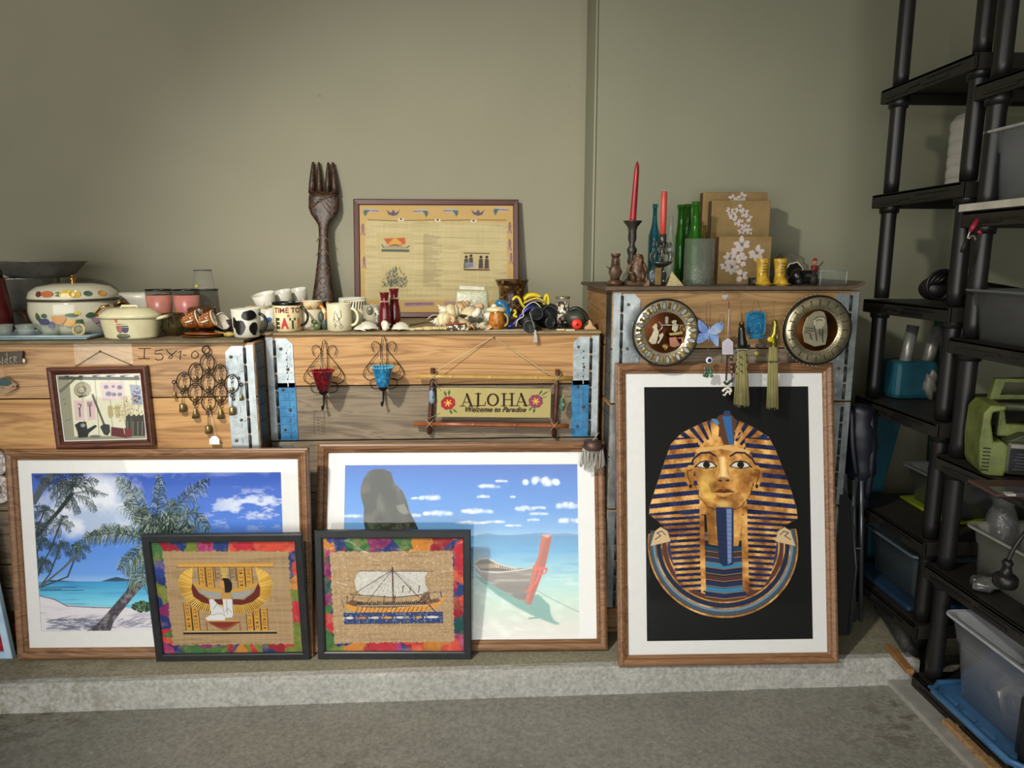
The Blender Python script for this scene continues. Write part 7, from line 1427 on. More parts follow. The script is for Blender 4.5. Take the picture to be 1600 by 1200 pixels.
obj('base', MB().box((0, 0, .009), (.074, .05, .018)), CARV, o, bevel=.003); obj('body', MB().tube(smooth([(.004, 0, .016), (.006, 0, h*.3), (.002, 0, h*.5), (.004, 0, h*.66), (.006, 0, h*.8), (.006, 0, h*.93), (.006, 0, h)], 3), [.027]*3+[.031]*3+[.026]*3+[.023]*3+[.019]*3+[.013]*3+[.006], 14), CARV, o)
for s_ in (-1, 1): obj('arm', MB().tube(smooth([(s_*.022, -.01, h*.7), (s_*.033, -.015, h*.45), (s_*.012, -.028, h*.38)], 4), .0065, 8), CARV, o); obj('knee', MB().tube([(s_*.012, -.01, h*.22), (s_*.02, -.034, h*.34), (s_*.016, -.03, .018)], .009, 8), CARV, o); obj('ear', MB().ell((.006+s_*.014, 0, h*.9), (.004, .003, .009)), CARV, o)
obj('face_beard', MB().prism([(-.004, h*.84), (.014, h*.84), (.008, h*.62), (.003, h*.62)][::-1], -.024, -.01), mat('#6a4c30', .5), o)
o = at('candlestick', 'turned black wooden candlestick carrying the taller red candle', 'candlestick', 986, 2.70, ZRT); hc = hgt(345, 986, 2.70, ZRT)
CB = mottle('black_wood', ['#151310', '#2a2620', '#3a342c'], 40, .4, 0, .4)
spin('shaft', [(.034, 0), (.036, .008), (.02, .02), (.012, .035), (.017, hc*.26), (.011, hc*.30), (.017, hc*.36), (.013, hc*.45), (.018, hc*.52), (.0185, hc*.56), (.012, hc*.60), (.010, hc*.64), (.016, hc*.72), (.015, hc*.84), (.018, hc*.90), (.034, hc*.985), (.035, hc), (.012, hc*.99), (0, hc*.97)], CB, o, 28)
p0 = Vector((o.location.x, 2.70, ZRT+hc)); p1 = W(996.5, 246, 2.70); d = p1-p0; L = d.length
o = thing('candle', 'tall tapered dark red candle leaning slightly right in the black candlestick', 'candle', p0-d.normalized()*.012, (0, math.atan2(d.x, d.z), 0))
spin('wax', [(.0125, 0), (.0125, .02), (.0095, L*.82), (.007, L*.93), (.0008, L), (0, L)], mat('#8a1822', .35), o, 16); obj('wick', MB().tube([(0, 0, L-.004), (0, 0, L+.008)], .0008, 5), mat('#b09a90', .7), o)
o = at('candlestick', 'pewter candlestick with openwork scrolls carrying the shorter coral candle', 'candlestick', 1033, 2.62, ZRT); h = hgt(366, 1035, 2.62, ZRT); PEW = mat('#54544e', .35, .75, .2)
spin('foot', [(.03, 0), (.03, .006), (.012, .012), (.008, h*.35), (.014, h*.42), (0, h*.43)], PEW, o); spin('socket', [(.008, h*.8), (.013, h*.84), (.014, h), (.011, h), (.011, h*.9), (0, h*.88)], PEW, o)
spin('column', [(.005, h*.4), (.007, h*.6), (.005, h*.82), (0, h*.82)], PEW, o, 14)
for k in range(8):
    a = 2*PI*k/8; u = lambda rr_, z: (rr_*math.cos(a), rr_*math.sin(a)*.6, z)
    obj('scroll', MB().tube(smooth([u(.010, h*.40), u(.034, h*.44), u(.044, h*.56), u(.034, h*.66), u(.018, h*.62), u(.016, h*.75), u(.026, h*.84), u(.034, h*.80), u(.030, h*.74)], 4), .0026, 6), PEW, o)
obj('scroll_dish', MB().lathe([(.012, h*.36), (.034, h*.42), (.040, h*.47), (.036, h*.46), (0, h*.40)], 20, sy=.7), PEW, o)
zc0 = ZRT+h*.9; xx = o.location.x; o = thing('candle', 'short straight coral candle in the pewter candlestick', 'candle', (xx, 2.62, zc0)); L = hgt(299, 1034, 2.62, zc0); spin('wax', [(.0108, 0), (.0112, L*.5), (.0108, L-.004), (.008, L), (0, L-.002)], mat('#b8443c', .4), o, 20); obj('wick', MB().tube([(0, 0, L-.003), (0, 0, L+.006)], .0008, 5), mat('#c9b0a0', .7), o)
o = at('tape_measure', 'round grey and brass vintage case standing on edge under the pewter candlestick', 'ornament', 1026, 2.565, ZRT); m = MB().lathe([(0, -.012), (.028, -.012), (.034, -.008), (.034, .008), (.028, .012), (0, .012)], 30); m.v = [(x, z, y+.034) for x, y, z in m.v]; obj('case', m, mat('#3c4146', .35, .5), o)
obj('brass_strip', MB().box((.002, -.0125, .034), (.022, .003, .062), (0, 0, 0)), mat('#7a6238', .4, .6), o, bevel=.001)
for a in range(4): obj('rivet', MB().ell(((-.020, .022)[a % 2], -.013, (.018, .052)[a//2]), (.0032,)*3, 8, 6), mat('#b9b2a0', .3, .7), o)
obj('foot', MB().prism([(-.048, 0), (-.03, 0), (-.022, .03), (-.034, .022)], -.008, .004), mat('#7a5a48', .5), o)
o = obj('pyramid', MB().add([(-.031, -.02, 0), (.031, -.02, 0), (.031, .03, 0), (-.031, .03, 0), (-.008, .005, hgt(424, 1050, 2.58, ZRT))], [(0, 3, 2, 1), (0, 1, 4), (1, 2, 4), (2, 3, 4), (3, 0, 4)]), mottle('sandstone', ['#7a6c4c', '#a89a72', '#b9ac84'], 60, .8, 0, .8)); tag(o, 'small sandstone pyramid beside the round vintage case', 'ornament', (XA(1053, 2.58, ZRT), 2.58, ZRT))
def bottle(px, Y, yt, wpx, m, lab, ribs=False, neck=.36, square=False, grp=None, sh=.6):
    o = at('glass_bottle', lab, 'bottle', px, Y, ZRT, group=grp); h = hgt(yt, px, Y, ZRT); r = wpx*K(Y)/2
    P = [(r*.9, 0), (r, .006), (r, h*sh)]
    if ribs: P = [(r*.9, 0), (r, .006)]+[(r*(1+.03*(k % 2)), .01+(h*sh-.01)*k/14) for k in range(15)]
    P += [(r*.8, h*(sh+.06)), (r*neck, h*(sh+.16)), (r*neck, h*.95), (r*neck*1.25, h*.955), (r*neck*1.25, h), (r*neck*.8, h), (r*neck*.7, h*.9), (r*.8, h*sh*.95), (r*.85, .012), (0, .012)]
    obj('body', MB().lathe(P, 24), m, o); return o
GRN = glassmat('green_glass', '#3c8a28', .04, .35, .15, 40); GRD = glassmat('dark_green_glass', '#2c6a20', .04, .35); BLG = glassmat('teal_glass', '#2c7488', .04, .4, .2, 40); CLR = glassmat('bottle_clear', '#cfd8d0', .03, .16)
bottle(1020, 2.82, 319, 18, BLG, 'teal blue twisted glass bottle behind the coral candle'); bottle(1045, 2.84, 338, 17, CLR, 'slim clear glass bottle right of the coral candle')
bottle(1061, 2.80, 320, 17, GRD, 'dark green glass bottle, leftmost of the green ones', neck=.7, grp='green glass bottles'); bottle(1071, 2.90, 319, 17, GRD, 'green glass bottle at the back between two others', neck=.6, grp='green glass bottles')
bottle(1083, 2.74, 315, 30, GRN, 'bright green ribbed bottle with a long neck, front of the green ones', ribs=True, neck=.38, grp='green glass bottles', sh=.5); bottle(1098, 2.80, 352, 17, glassmat('amber_clear_glass', '#a09060', .04, .2), 'small pale amber glass bottle against the kraft boxes')
o = at('glass_vase', 'clear bubbled glass vase shaped like a tumbler in front of the green bottles', 'vase', 1091, 2.62, ZRT); h = hgt(373, 1091, 2.62, ZRT); r = 48*K(2.62)/2
obj('body', MB().lathe([(r*1.0, 0), (r*1.04, .008), (r*.98, h*.12), (r*.97, h), (r*.91, h), (r*.9, h*.14), (0, h*.08)], 36), glassmat('bubbled_glass', '#dde4da', .06, .12, .6, 45), o)
KR = mottle('kraft_paper', ['#6f5a3a', '#80683f', '#8a7148'], 10, .75, 0, .2); KD = mat('#4c3220', .7)
def box(px0, px1, yt, Y, dep, lab, fl, z=ZRT, rz=0):
    xa, xb = XA(px0, Y, z+.1), XA(px1, Y, z+.1); h = hgt(yt, (px0+px1)/2, Y, z); w = xb-xa; o = thing('kraft_box', lab, 'box', ((xa+xb)/2, Y, z), (0, 0, rz), 'kraft boxes with orchid prints')
    obj('body', MB().box((0, dep/2, h/2), (w, dep-.006, h)), KD, o, bevel=.001); obj('front_panel', MB().box((0, .0, h/2), (w+.004, .012, h+.003)), KR, o, bevel=.003)
    PT = mottle('orchid_white', ['#9a8c88', '#b3a8a2', '#b9afa8', '#8a7278'], 60, .7); PP = mat('#7a5a60', .7); q = random.Random(px0)
    for (u, v, s_, n) in fl:
        cx, cz = -w/2+u*w, v*h; P = []
        for k in range(n):
            a = 2*PI*k/n+q.random(); l = s_; pe = [(cx+l*(math.cos(a)*t-math.sin(a)*e), cz+l*(math.sin(a)*t+math.cos(a)*e)) for t, e in ((.05, 0), (.45, -.30), (.8, -.2), (1, 0), (.8, .2), (.45, .30))]
            obj('petal', MB().prism(pe[::-1], -.0072-.0002*k, -.005), PT, o)
        obj('flower_centre', MB().ell((cx, -.008, cz), (s_*.2, .001, s_*.2), 8, 5), PP, o)
    return o
box(1095, 1192, 301, 2.93, .05, 'kraft box with an orchid print, tallest and rearmost of three', [(.45, .93, .02, 5), (.6, .95, .022, 5), (.52, .90, .018, 5)])
box(1109, 1198, 314, 2.86, .05, 'kraft box with a hanging cluster of orchids, middle one of three', [(.30, .88, .018, 5), (.36, .82, .02, 5), (.45, .91, .019, 5), (.55, .86, .021, 5), (.42, .76, .020, 5), (.50, .73, .018, 5), (.62, .80, .02, 5), (.60, .68, .019, 5), (.52, .64, .018, 5), (.66, .63, .016, 5)])
box(1123, 1203, 370, 2.74, .05, 'kraft box with large white orchids, shortest and frontmost of three', [(.42, .84, .034, 6), (.36, .66, .032, 6), (.20, .54, .028, 6), (.25, .36, .030, 6), (.44, .50, .026, 6), (.72, .66, .034, 6), (.45, .18, .028, 6), (.12, .40, .022, 6)])
YB_ = mottle('yellow_glaze', ['#8a6a18', '#b08c28', '#c4a23c'], 50, .25, 0, .5)
for px, lab in ((1190, 'small yellow ceramic boot, left one of the pair'), (1218, 'small yellow ceramic boot, right one of the pair')):
    o = at('ceramic_boot', lab, 'ornament', px, 2.585, ZRT, group='pair of yellow ceramic boots'); h = hgt(404, px, 2.585, ZRT); m = MB(); vs = []; n = 16
    rows = [(0, .0, .021, .034), (.006, .0, .0225, .036), (.2*h, .0, .021, .030), (.34*h, .0, .0175, .020), (.55*h, .0, .019, .019), (.9*h, .0, .0235, .0215), (h, .0, .024, .022), (h, 0, .019, .017), (h*.8, 0, .017, .015)]
    for z, _, rx, ry in rows:
        for i in range(n): a = 2*PI*i/n; f_ = (1-min(1, z/(.34*h))); vs.append((rx*math.cos(a)+(.010*f_ if math.cos(a) > 0 else 0)*math.cos(a), ry*math.sin(a)-(.012*f_), z))
    m.add(vs, [(j*n+i, j*n+(i+1) % n, (j+1)*n+(i+1) % n, (j+1)*n+i) for j in range(len(rows)-1) for i in range(n)]+[tuple(range(n)), tuple((len(rows)-1)*n+i for i in range(n))], True); obj('boot_body', m, YB_, o)
    obj('welt', MB().tube([((.0235+(.010 if math.cos(a) > 0 else 0))*math.cos(a), .037*math.sin(a)-.012, .006) for a in [2*PI*k/20 for k in range(20)]], .0022, 6, closed=True), mat('#9a7a20', .4), o)
    for k in range(4): obj('lace', MB().tube([(-.010, -.0225, h*(.5+.1*k)), (.0, -.0245, h*(.53+.1*k)), (.010, -.0225, h*(.5+.1*k))], .0012, 5), mat('#7a5c18', .5), o)
o = at('small_box', 'tiny dark cube box left of the yellow boots', 'box', 1177, 2.60, ZRT); obj('cube', MB().box((0, 0, .014), (.028, .028, .028)), mat('#12110f', .4), o, bevel=.001); obj('silver_inset', MB().box((-.003, -.0145, .014), (.012, .001, .012)), mat('#55534c', .4, .5), o)
o = at('plastic_bag', 'crumpled translucent plastic bag behind the yellow boots', 'bag', 1228, 2.86, ZRT); obj('film', MB().ell((0, 0, .058), (.082, .05, .062), 26, 16, fn=lambda p: 1+.10*math.sin(p.x*9+p.z*5)+.07*math.sin(p.z*13)), glassmat('grey_film', '#a8a494', .2, .35, .8, 30), o)
BK = mat('#0d0d0d', .3)
o = at('toy_car', 'small black toy vehicle with round lamps right of the yellow boots', 'toy', 1256, 2.62, ZRT); obj('body', MB().box((0, 0, .03), (.088, .05, .05)), BK, o, bevel=.008); obj('bonnet', MB().ell((-.03, -.005, .032), (.026, .028, .028)), BK, o)
for sx in (-.028, .03): m = MB().lathe([(0, -.004), (.012, -.004), (.013, .004), (0, .004)], 18); m.v = [(x+sx, z-.028, y+.0135) for x, y, z in m.v]; obj('wheel', m, mat('#1c1c1a', .5), o)
obj('grille', MB().box((.012, -.026, .036), (.034, .002, .010)), mat('#35352f', .4, .4), o)
o = at('ring_dish', 'round black dish with a scalloped white edge leaning on the toy vehicle', 'dish', 1240, 2.70, ZRT, rot=(0, 0, 0)); zc_ = .052; m = MB().lathe([(0, .002), (.026, .0), (.030, -.004), (.031, 0), (.0, .006)], 28); m.v = [(x, z, y+zc_) for x, y, z in m.v]; obj('dish', m, mat('#1e1a12', .25), o); obj('white_edge', MB().tube([((.0305+.002*math.sin(6*a))*math.cos(a), -.004, zc_+(.0305+.002*math.sin(6*a))*math.sin(a)) for a in [rad(-50+k*9) for k in range(24)]], .0028, 6), mat('#b0ab9c', .4), o); obj('stand', MB().box((0, .004, .012), (.03, .012, .024)), BK, o)
o = at('figurine', 'tiny hunter figurine in a red hat and jacket carrying a rifle', 'figurine', 1271, 2.60, ZRT); h = hgt(402, 1271, 2.60, ZRT); z0 = h*.42
obj('stump', MB().lathe([(.016, 0), (.014, h*.4), (0, h*.42)], 14), mat('#1e1812', .7), o)
for sx in (-1, 1): obj('leg', MB().tube([(sx*.005, 0, z0), (sx*.006, -.010, z0+.008), (sx*.006, -.014, z0-.006)], .004, 8), mat('#2a241e', .6), o)
obj('jacket', MB().tube([(0, 0, z0), (0, 0, z0+h*.16), (0, 0, z0+h*.30)], [.010, .011, .007], 12), mat('#6a201a', .6), o)
for sx in (-1, 1): obj('arm', MB().tube([(sx*.010, 0, z0+h*.27), (sx*.014, -.006, z0+h*.15), (sx*.004+.004, -.014, z0+h*.14)], .0036, 8), mat('#6a201a', .6), o)
obj('head', MB().ell((0, -.001, z0+h*.40), (.0065, .0065, .0075), 14, 10, fn=lambda p: 1+(.18 if p.y < -.9 else 0)), mat('#9a6a54', .6), o); obj('hat', MB().lathe([(.0105, 0), (.011, .0015), (.007, .003), (.0062, .009), (0, .0105)], 16, c=(0, 0, z0+h*.455)), mat('#8a1c1a', .6), o)
obj('rifle', MB().tube([(-.004, -.016, z0+h*.10), (.026, -.012, z0+h*.42)], .0016, 6), mat('#17130f', .4), o)
o = at('glass_box', 'low clear rectangular glass box, rightmost on the right stack', 'box', 1296, 2.60, ZRT); h = hgt(423, 1296, 2.60, ZRT); w = 42*K(2.6); m = MB()
for c_, d_ in (((0, -.03, h/2), (w, .002, h)), ((0, .03, h/2), (w, .002, h)), ((-w/2, 0, h/2), (.002, .06, h)), ((w/2, 0, h/2), (.002, .06, h)), ((0, 0, .0015), (w, .06, .002))): m.box(c_, d_)
obj('panes', m, glassmat('box_glass', '#dfe8e0', .04, .06), o); m = MB()
for x in (-w/2, w/2): obj('edge', MB().tube([(x, -.03, 0), (x, -.03, h)], .0022, 6), mat('#8a928a', .2), o)
obj('edge', MB().tube([(-w/2, -.03, h), (w/2, -.03, h)], .0012, 6), mat('#8a928a', .2), o)
o = at('carved_figure', 'pale small glass figure peeking between the two carved figures', 'figurine', 977, 2.68, ZRT); spin('body', [(.014, 0), (.008, .012), (.014, .022), (.012, .034), (.004, .046), (0, .047)], glassmat('pale_glass', '#b0b8a8', .1, .5), o, 14)
# ------------------------------------------------------------------ plastic shelving racks on the right
PB = mottle('black_plastic', ['#0e0e0e', '#141414', '#191919'], 6, .42, 0, .15); PBS = mottle('dusty_black_plastic', ['#15140f', '#1e1b16', '#27231d'], 5, .55, 0, .3)
def rack(name, label, X0, Yn, Yf, wid, zs, zbase, ztop, bays=None):
    o = thing(name, label, 'shelving', (X0, Yn, zbase)); pr = .027; zl = [z-zbase for z in zs]
    for x in (.035, wid-.035):
        for y in (0, Yf-Yn):
            lv = [0]+sorted(zl)+[ztop-zbase]
            for a, b in zip(lv, lv[1:]):
                if b-a > .08: obj('post', MB().lathe([(pr*.96, a+.005), (pr, a+.05), (pr*1.0, b-.09), (pr*1.07, b-.055), (pr*1.07, b-.05)], 20, c=(x, y, 0)), PB, o)
    for z in zl:
        m = MB(); e = .045; d = Yf-Yn; x0, x1, y0, y1 = -.012, wid+.012, -e, d+e; t = .05; c_ = .02
        m.prism([(0, 0)]*0 or [(x0, z-.014), (x1, z-.014), (x1, z), (x0, z)], y0+.006, y1-.006)
        # skirt
        for a, b, q in (((x0+x1)/2, y0+.006, 0), ((x0+x1)/2, y1-.006, 0)): m.box((a, b, z-t/2), (x1-x0, .012, t))
        for a in (x0+.006, x1-.006): m.box((a, (y0+y1)/2, z-t/2), (.012, y1-y0, t))
        s = obj('shelf', m, PBS, o, bevel=.004)
        for k in range(2):
            yy = y0+.09+k*(y1-y0-.1)/2; l = (y1-y0)*.33; obj('skirt_ridge', MB().box((x0-.003, yy+l/2-.02, z-.018-.010*k), (.006, l, .006)), PB, s)
            obj('skirt_ridge', MB().box((x0-.002, yy+l/2+.02, z-.034), (.005, l*.8, .010)), PB, s)
        for x in (.035, wid-.035):
            for y in (0, d): obj('corner_socket', MB().lathe([(.034, z-.07), (.036, z-.05), (.036, z-.01)], 18, c=(x, y, 0)), PB, s)
    return o
N1 = WZ(1433, 1029, 0); Y1n = N1.y+.015; X1 = XA(1433, Y1n, 0)-.035; Y1f = Y1n+.43
zs1 = [W(1402, 138, Y1f).z, W(1387, 304, Y1f).z, W(1371, 468, Y1f).z, W(1360, 620, Y1f).z, W(1350, 777, Y1f).z]
rack('shelving_rack', 'black plastic shelving rack standing in the corner, farther of the two', X1, Y1n, Y1f, .84, zs1+[.14], 0.001, 2.55)
N2 = WZ(1457, 1068, -.09); Y2f = N2.y-.065; X2 = XA(1455, Y2f, -.09)-.035; Y2n = Y2f-.43
zs2 = [W(1545, 132, Y2f+.04).z, W(1528, 331, Y2f+.04).z, W(1500, 527, Y2f+.04).z, W(1475, 710, Y2f+.04).z, W(1455, 880, Y2f+.04).z]
rack('shelving_rack', 'black plastic shelving rack at the right edge, nearer of the two', X2, Y2n, Y2f, .84, zs2+[-.03], -.078, 2.55)
o = obj('base_board', MB().box((.46, .0, .010), (.98, .66, .02)), mat('#8f8d88', .6)); tag(o, 'thin white board on the floor under the nearer rack', 'board', (X2-.045, (Y2n+Y2f)/2, -.0995))
FR = glassmat('frosted_plastic', '#b9bcbf', .2, .5, .1, 10); FRD = glassmat('smoky_tub_plastic', '#8a8c8c', .25, .6)
def tub(name, label, x, y, z, w, d, h, m, rimm=None, taper=.86, th=.004, lip=.012, grp=None, cat='tub', rz=0):
    """x,y: centre of the base"""
    o = thing(name, label, cat, (x, y, z), (0, 0, rz), grp)
    def rr(w, d, r=.03, n=5):
        P = []
        for cx, cy, a0 in ((w/2-r, d/2-r, 0), (-w/2+r, d/2-r, 90), (-w/2+r, -d/2+r, 180), (w/2-r, -d/2+r, 270)):
            for k in range(n+1): a = rad(a0+90*k/n); P.append((cx+r*math.cos(a), cy+r*math.sin(a)))
        return P
    L = [(taper, 0, 0), (taper+(.96-taper)*.68, h*.7, 0), (taper+(.96-taper)*.72, h*.705, .004), (1, h, 0), (1, h, lip), (1, h+.006, lip), (1, h+.006, -th), (taper+(.96-taper)*.7, h*.7, -th), (taper, th, -th)]
    m_ = MB(); vs = []; n = 24
    for s_, z_, e in L: vs += [(a, b, z_) for a, b in rr(w*s_+2*e, d*s_+2*e)]
    m_.add(vs, [(j*n+i, j*n+(i+1) % n, (j+1)*n+(i+1) % n, (j+1)*n+i) for j in range(len(L)-1) for i in range(n)]+[tuple(range(n))[::-1], tuple((len(L)-1)*n+i for i in range(n))], True); obj('body', m_, m, o)
    obj('rim', MB().tube([(a, b, h+.004) for a, b in rr(w+2*lip, d+2*lip)], .005, 6, closed=True), rimm or m, o); return o
# nearer rack: tub with a label, on a white board
zw = zs2[1]+.001; o = obj('white_board', MB().box((.42, .22, .011), (.86, .54, .022)), mat('#b9b4a8', .6)); tag(o, 'white painted board lying on the upper shelf of the nearer rack', 'board', (X2+.0, Y2n, zw))
xt = XA(1563, Y2f-.02, zw+.1)
o = tub('storage_tub', 'clear frosted storage tub with a blue and white label on the white board', xt+.19, Y2f-.14, zw+.023, .44, .32, .205, FR, mat('#a5a7a6', .3)); lw = .10
lab = obj('label', MB().box((-.03, -.160, .095), (.20, .002, .10), (rad(-4), 0, 0)), mat('#a8a398', .6), o); obj('blue_panel', MB().box((-.085, -.1625, .085), (.068, .002, .050), (rad(-4), 0, 0)), mat('#1f6a9c', .5), lab)
for k in range(4): obj('print_line', MB().box((-.015, -.1622, .105-k*.009), (.04, .001, .003), (rad(-4), 0, 0)), mat('#55524c', .6), lab)
obj('sealing_rolls', MB().tube([(-.15+.045*math.cos(a), -.05, .13+.045*math.sin(a)) for a in [2*PI*k/18 for k in range(18)]], .02, 8, closed=True), mat('#a08c7c', .6), o)
def on2(px, d=0, z=1): return XA(px, Y2f-d, z)
# grey tub on third shelf, green tool, papers, white tub with lamp
z = zs2[2]; tub('storage_tub', 'dusty grey translucent tub on the middle shelf of the nearer rack', on2(1556, .1, z)+.16, Y2f-.16, z+.001, .40, .30, .15, FRD, taper=.88)
z = zs2[3]; x0 = on2(1507, .1, z); LIM = mottle('lime_plastic', ['#454d1f', '#5f6930', '#72793f'], 10, .5, 0, .15); OLV = mottle('olive_plastic', ['#2c3220', '#3a4028', '#464a32'], 10, .5)
o = thing('battery_charger', 'lime and olive green tool case with carry handles and a black label', 'tool case', (x0-.02, Y2f-.19, z+.001), (0, 0, rad(-20)))
o.scale = (.88, .88, .86)
obj('end_shell', MB().prism([(0, .03), (.01, .005), (.03, 0), (.075, 0), (.08, .02), (.08, .11), (.06, .125), (.035, .12), (.02, .19), (.022, .225), (.06, .235), (.06, .25), (.015, .25), (-.005, .22), (-.008, .12)], 0, .17), LIM, o, bevel=.006)
obj('main_case', MB().box((.24, .085, .067), (.33, .17, .118)), OLV, o, bevel=.012); obj('lid', MB().prism([(.07, .12), (.40, .12), (.40, .155), (.12, .150)], .01, .16), OLV, o, bevel=.006)
obj('grip', MB().tube([(.05, .05, .238), (.30, .05, .245), (.33, .05, .20), (.34, .05, .15)], .014, 10), OLV, o); obj('inner_bracket', MB().prism([(.06, .13), (.06, .225), (.075, .225), (.085, .175), (.18, .175), (.20, .205), (.24, .205), (.24, .14)], .06, .09), LIM, o, bevel=.004)
m = MB(); 
def frame_ring(pts_o, pts_i, y0, y1, mm, name, par):
    f = lambda L, y: [(a, y, b) for a, b in L]; mb = MB(); mb.ring(f(pts_o, y0), f(pts_i, y0)); mb.ring(f(pts_o, y1), f(pts_o, y0)); mb.ring(f(pts_i, y0), f(pts_i, y1)); mb.ring(f(pts_i, y1), f(pts_o, y1)); return obj(name, mb, mm, par)
frame_ring([(.045, .25), (.29, .265), (.30, .34), (.055, .325)], [(.075, .268), (.25, .278), (.255, .322), (.085, .315)], .12, .15, LIM, 'rear_handle', o)
obj('white_strip', MB().box((.23, -.002, .112), (.29, .002, .014)), mat('#8a8880', .6), o); lb = obj('black_label', MB().box((.23, -.002, .06), (.29, .002, .082)), mat('#14161a', .5), o)
for k in range(3):
    for j in range(6): obj('print_line', MB().box((.13+.1*k, -.0035, .085-.011*j), (.05+.008*((j*7) % 3), .001, .003)), mat('#4a4e52', .6), lb)
for k in range(7): obj('vent_slot', MB().box((.016+.002*k*0, -.001, .02+.013*k), (.022, .004, .004)), mat('#15170f', .6), o)
o = thing('clipboard', 'brown clipboard and papers with clear sleeves at the front of the tool shelf', 'clipboard', (on2(1560, .36, z), Y2f-.38, z+.001), (0, 0, -.1)); obj('board', MB().box((.1, .05, .006), (.26, .13, .008)), mat('#4a3430', .6), o); obj('clear_sleeve', MB().box((.1, .01, .012), (.24, .06, .004)), mat('#4c4a50', .15), o)
for x in (.0, .12): obj('white_tab', MB().box((x, -.022, .013), (.022, .02, .006)), mat('#a8a6a4', .5), o)
z = zs2[4]; o = tub('storage_tub', 'pale grey tub holding packets on the lowest raised shelf of the nearer rack', on2(1540, .1, z)+.18, Y2f-.20, z+.001, .40, .34, .16, glassmat('pale_tub', '#a9aba0', .35, .85), mat('#83857c', .4), taper=.92)
tz = z+.17; xl = XA(1556, Y2f-.36, tz); o = thing('work_lamp', 'black round lamp head hanging on a thick cable in front of the pale tub', 'lamp', (xl, Y2f-.40, tz-.02))
obj('head', MB().lathe([(.026, -.02), (.031, -.012), (.031, .008), (.024, .016), (.015, .02), (.011, .04), (.015, .05), (.008, .06), (0, .06)], 24), mat('#0e0e0e', .4), o); obj('cable', MB().tube(smooth([(0, 0, .055), (.012, 0, .09), (.035, .0, .13), (.075, .01, .17), (.11, .02, .19), (.15, .05, .19)], 5), .0055, 8), mat('#111111', .45), o)
o = thing('clamp', 'spring clamp with a red grip fixed to the nearer rack below the white board', 'clamp', W(1524, 352, Y2f-.06)); obj('red_grip', MB().tube([(.005, 0, .018), (-.006, 0, -.004), (-.014, 0, -.018)], [.006, .008, .006], 8), mat('#8a1a34', .4), o); obj('red_grip', MB().tube([(.012, .0, -.016), (.02, 0, -.026)], .006, 8), mat('#8a1a34', .4), o); obj('steel_jaw', MB().tube(smooth([(-.014, 0, -.016), (-.020, 0, -.042), (-.004, 0, -.030), (.006, 0, -.044)], 4), .0032, 7), mat('#8c877c', .3, .7), o); obj('hanging_strap', MB().tube([(-.02, 0, -.04), (-.034, 0, -.08)], .006, 6), mat('#15120f', .6), o)
SPG = glassmat('crinkled_clear', '#b5b5b5', .12, .35, .8, 30)
o = thing('spray_bottle', 'grey clear plastic wrapped bottle standing behind the lamp head', 'bottle', (XA(1562, Y2f-.05, z), Y2f-.03, z+.001)); obj('bottle_body', MB().lathe([(.05, 0), (.052, .01), (.045, .16), (.03, .20), (.012, .22), (0, .22)], 20), mat('#3c3c3a', .4), o); obj('wrap', MB().lathe([(.056, 0), (.058, .1), (.045, .19), (.03, .235), (.045, .26)], 20, closed=True), SPG, o)
o = thing('foil_packet', 'crumpled silver foil packet at the left corner of the lowest raised shelf', 'packet', (X2+.055, Y2f-.16, z+.001)); obj('foil', MB().ell((.0, 0, .020), (.055, .04, .020), 14, 9, fn=lambda p: 1+.22*math.sin(p.x*8+p.y*11)), mottle('foil', ['#4a4a4a', '#8a8a88', '#b5b5b2'], 20, .25, .7, .8), o)
# bottom of nearer rack: blue tray, chipboard, clear tub
zb_ = -.03; xb = WZ(1470, 1095, zb_).x
o = obj('chipboard_strip', MB().box((.0, -.12, .009), (.05, .75, .018)), mottle('chipboard', ['#6a4c2c', '#94744c', '#a8875c'], 60, .8, 0, .5)); CHX = WZ(1499, 1150, -.07); tag(o, 'strip of raw chipboard along the floor edge under the blue lid', 'board', (CHX.x+.02, CHX.y-.18, -.0785), (0, 0, .0))
BLT = mottle('blue_lid_plastic', ['#2c5076', '#3a648e', '#46709c'], 8, .35, 0, .1)
T0 = W(1462, 1030, Y2f-.02); tw, td, thh = .50, .40, .27
tx = XA(1452, Y2f-.06, zb_+.01)+tw/2+.01; ty = Y2f-.06-td/2
o = thing('plastic_tray', 'blue plastic lid serving as a tray under the large clear tub', 'tray', (tx, ty, zb_+.003))
m = MB(); Lp = [(-tw/2-.015, -td/2-.015), (tw/2+.015, -td/2-.015), (tw/2+.015, td/2+.015), (-tw/2-.015, td/2+.015)]
obj('panel', MB().box((0, 0, .006), (tw+.02, td+.02, .008)), BLT, o, bevel=.003); obj('rolled_edge', MB().tube([(a, b, .012) for a, b in [(-tw/2-.015, -td/2+.03), (-tw/2+.03, -td/2-.015), (tw/2-.03, -td/2-.015), (tw/2+.015, -td/2+.03), (tw/2+.015, td/2-.03), (tw/2-.03, td/2+.015), (-tw/2+.03, td/2+.015), (-tw/2-.015, td/2-.03)]], .011, 8, closed=True), BLT, o)
for k in range(4): obj('raised_rib', MB().box((-tw/2+.008, -td/2+.06+k*.085, .016), (.012, .05, .008)), BLT, o)
o = tub('storage_tub', 'large clear tub of odds and ends on a blue lid, bottom right corner', tx, ty, zb_+.015, tw-.04, td-.03, thh, glassmat('clear_tub', '#e6e8ee', .2, .62, .1, 8), mat('#9a9ca4', .3), taper=.84)
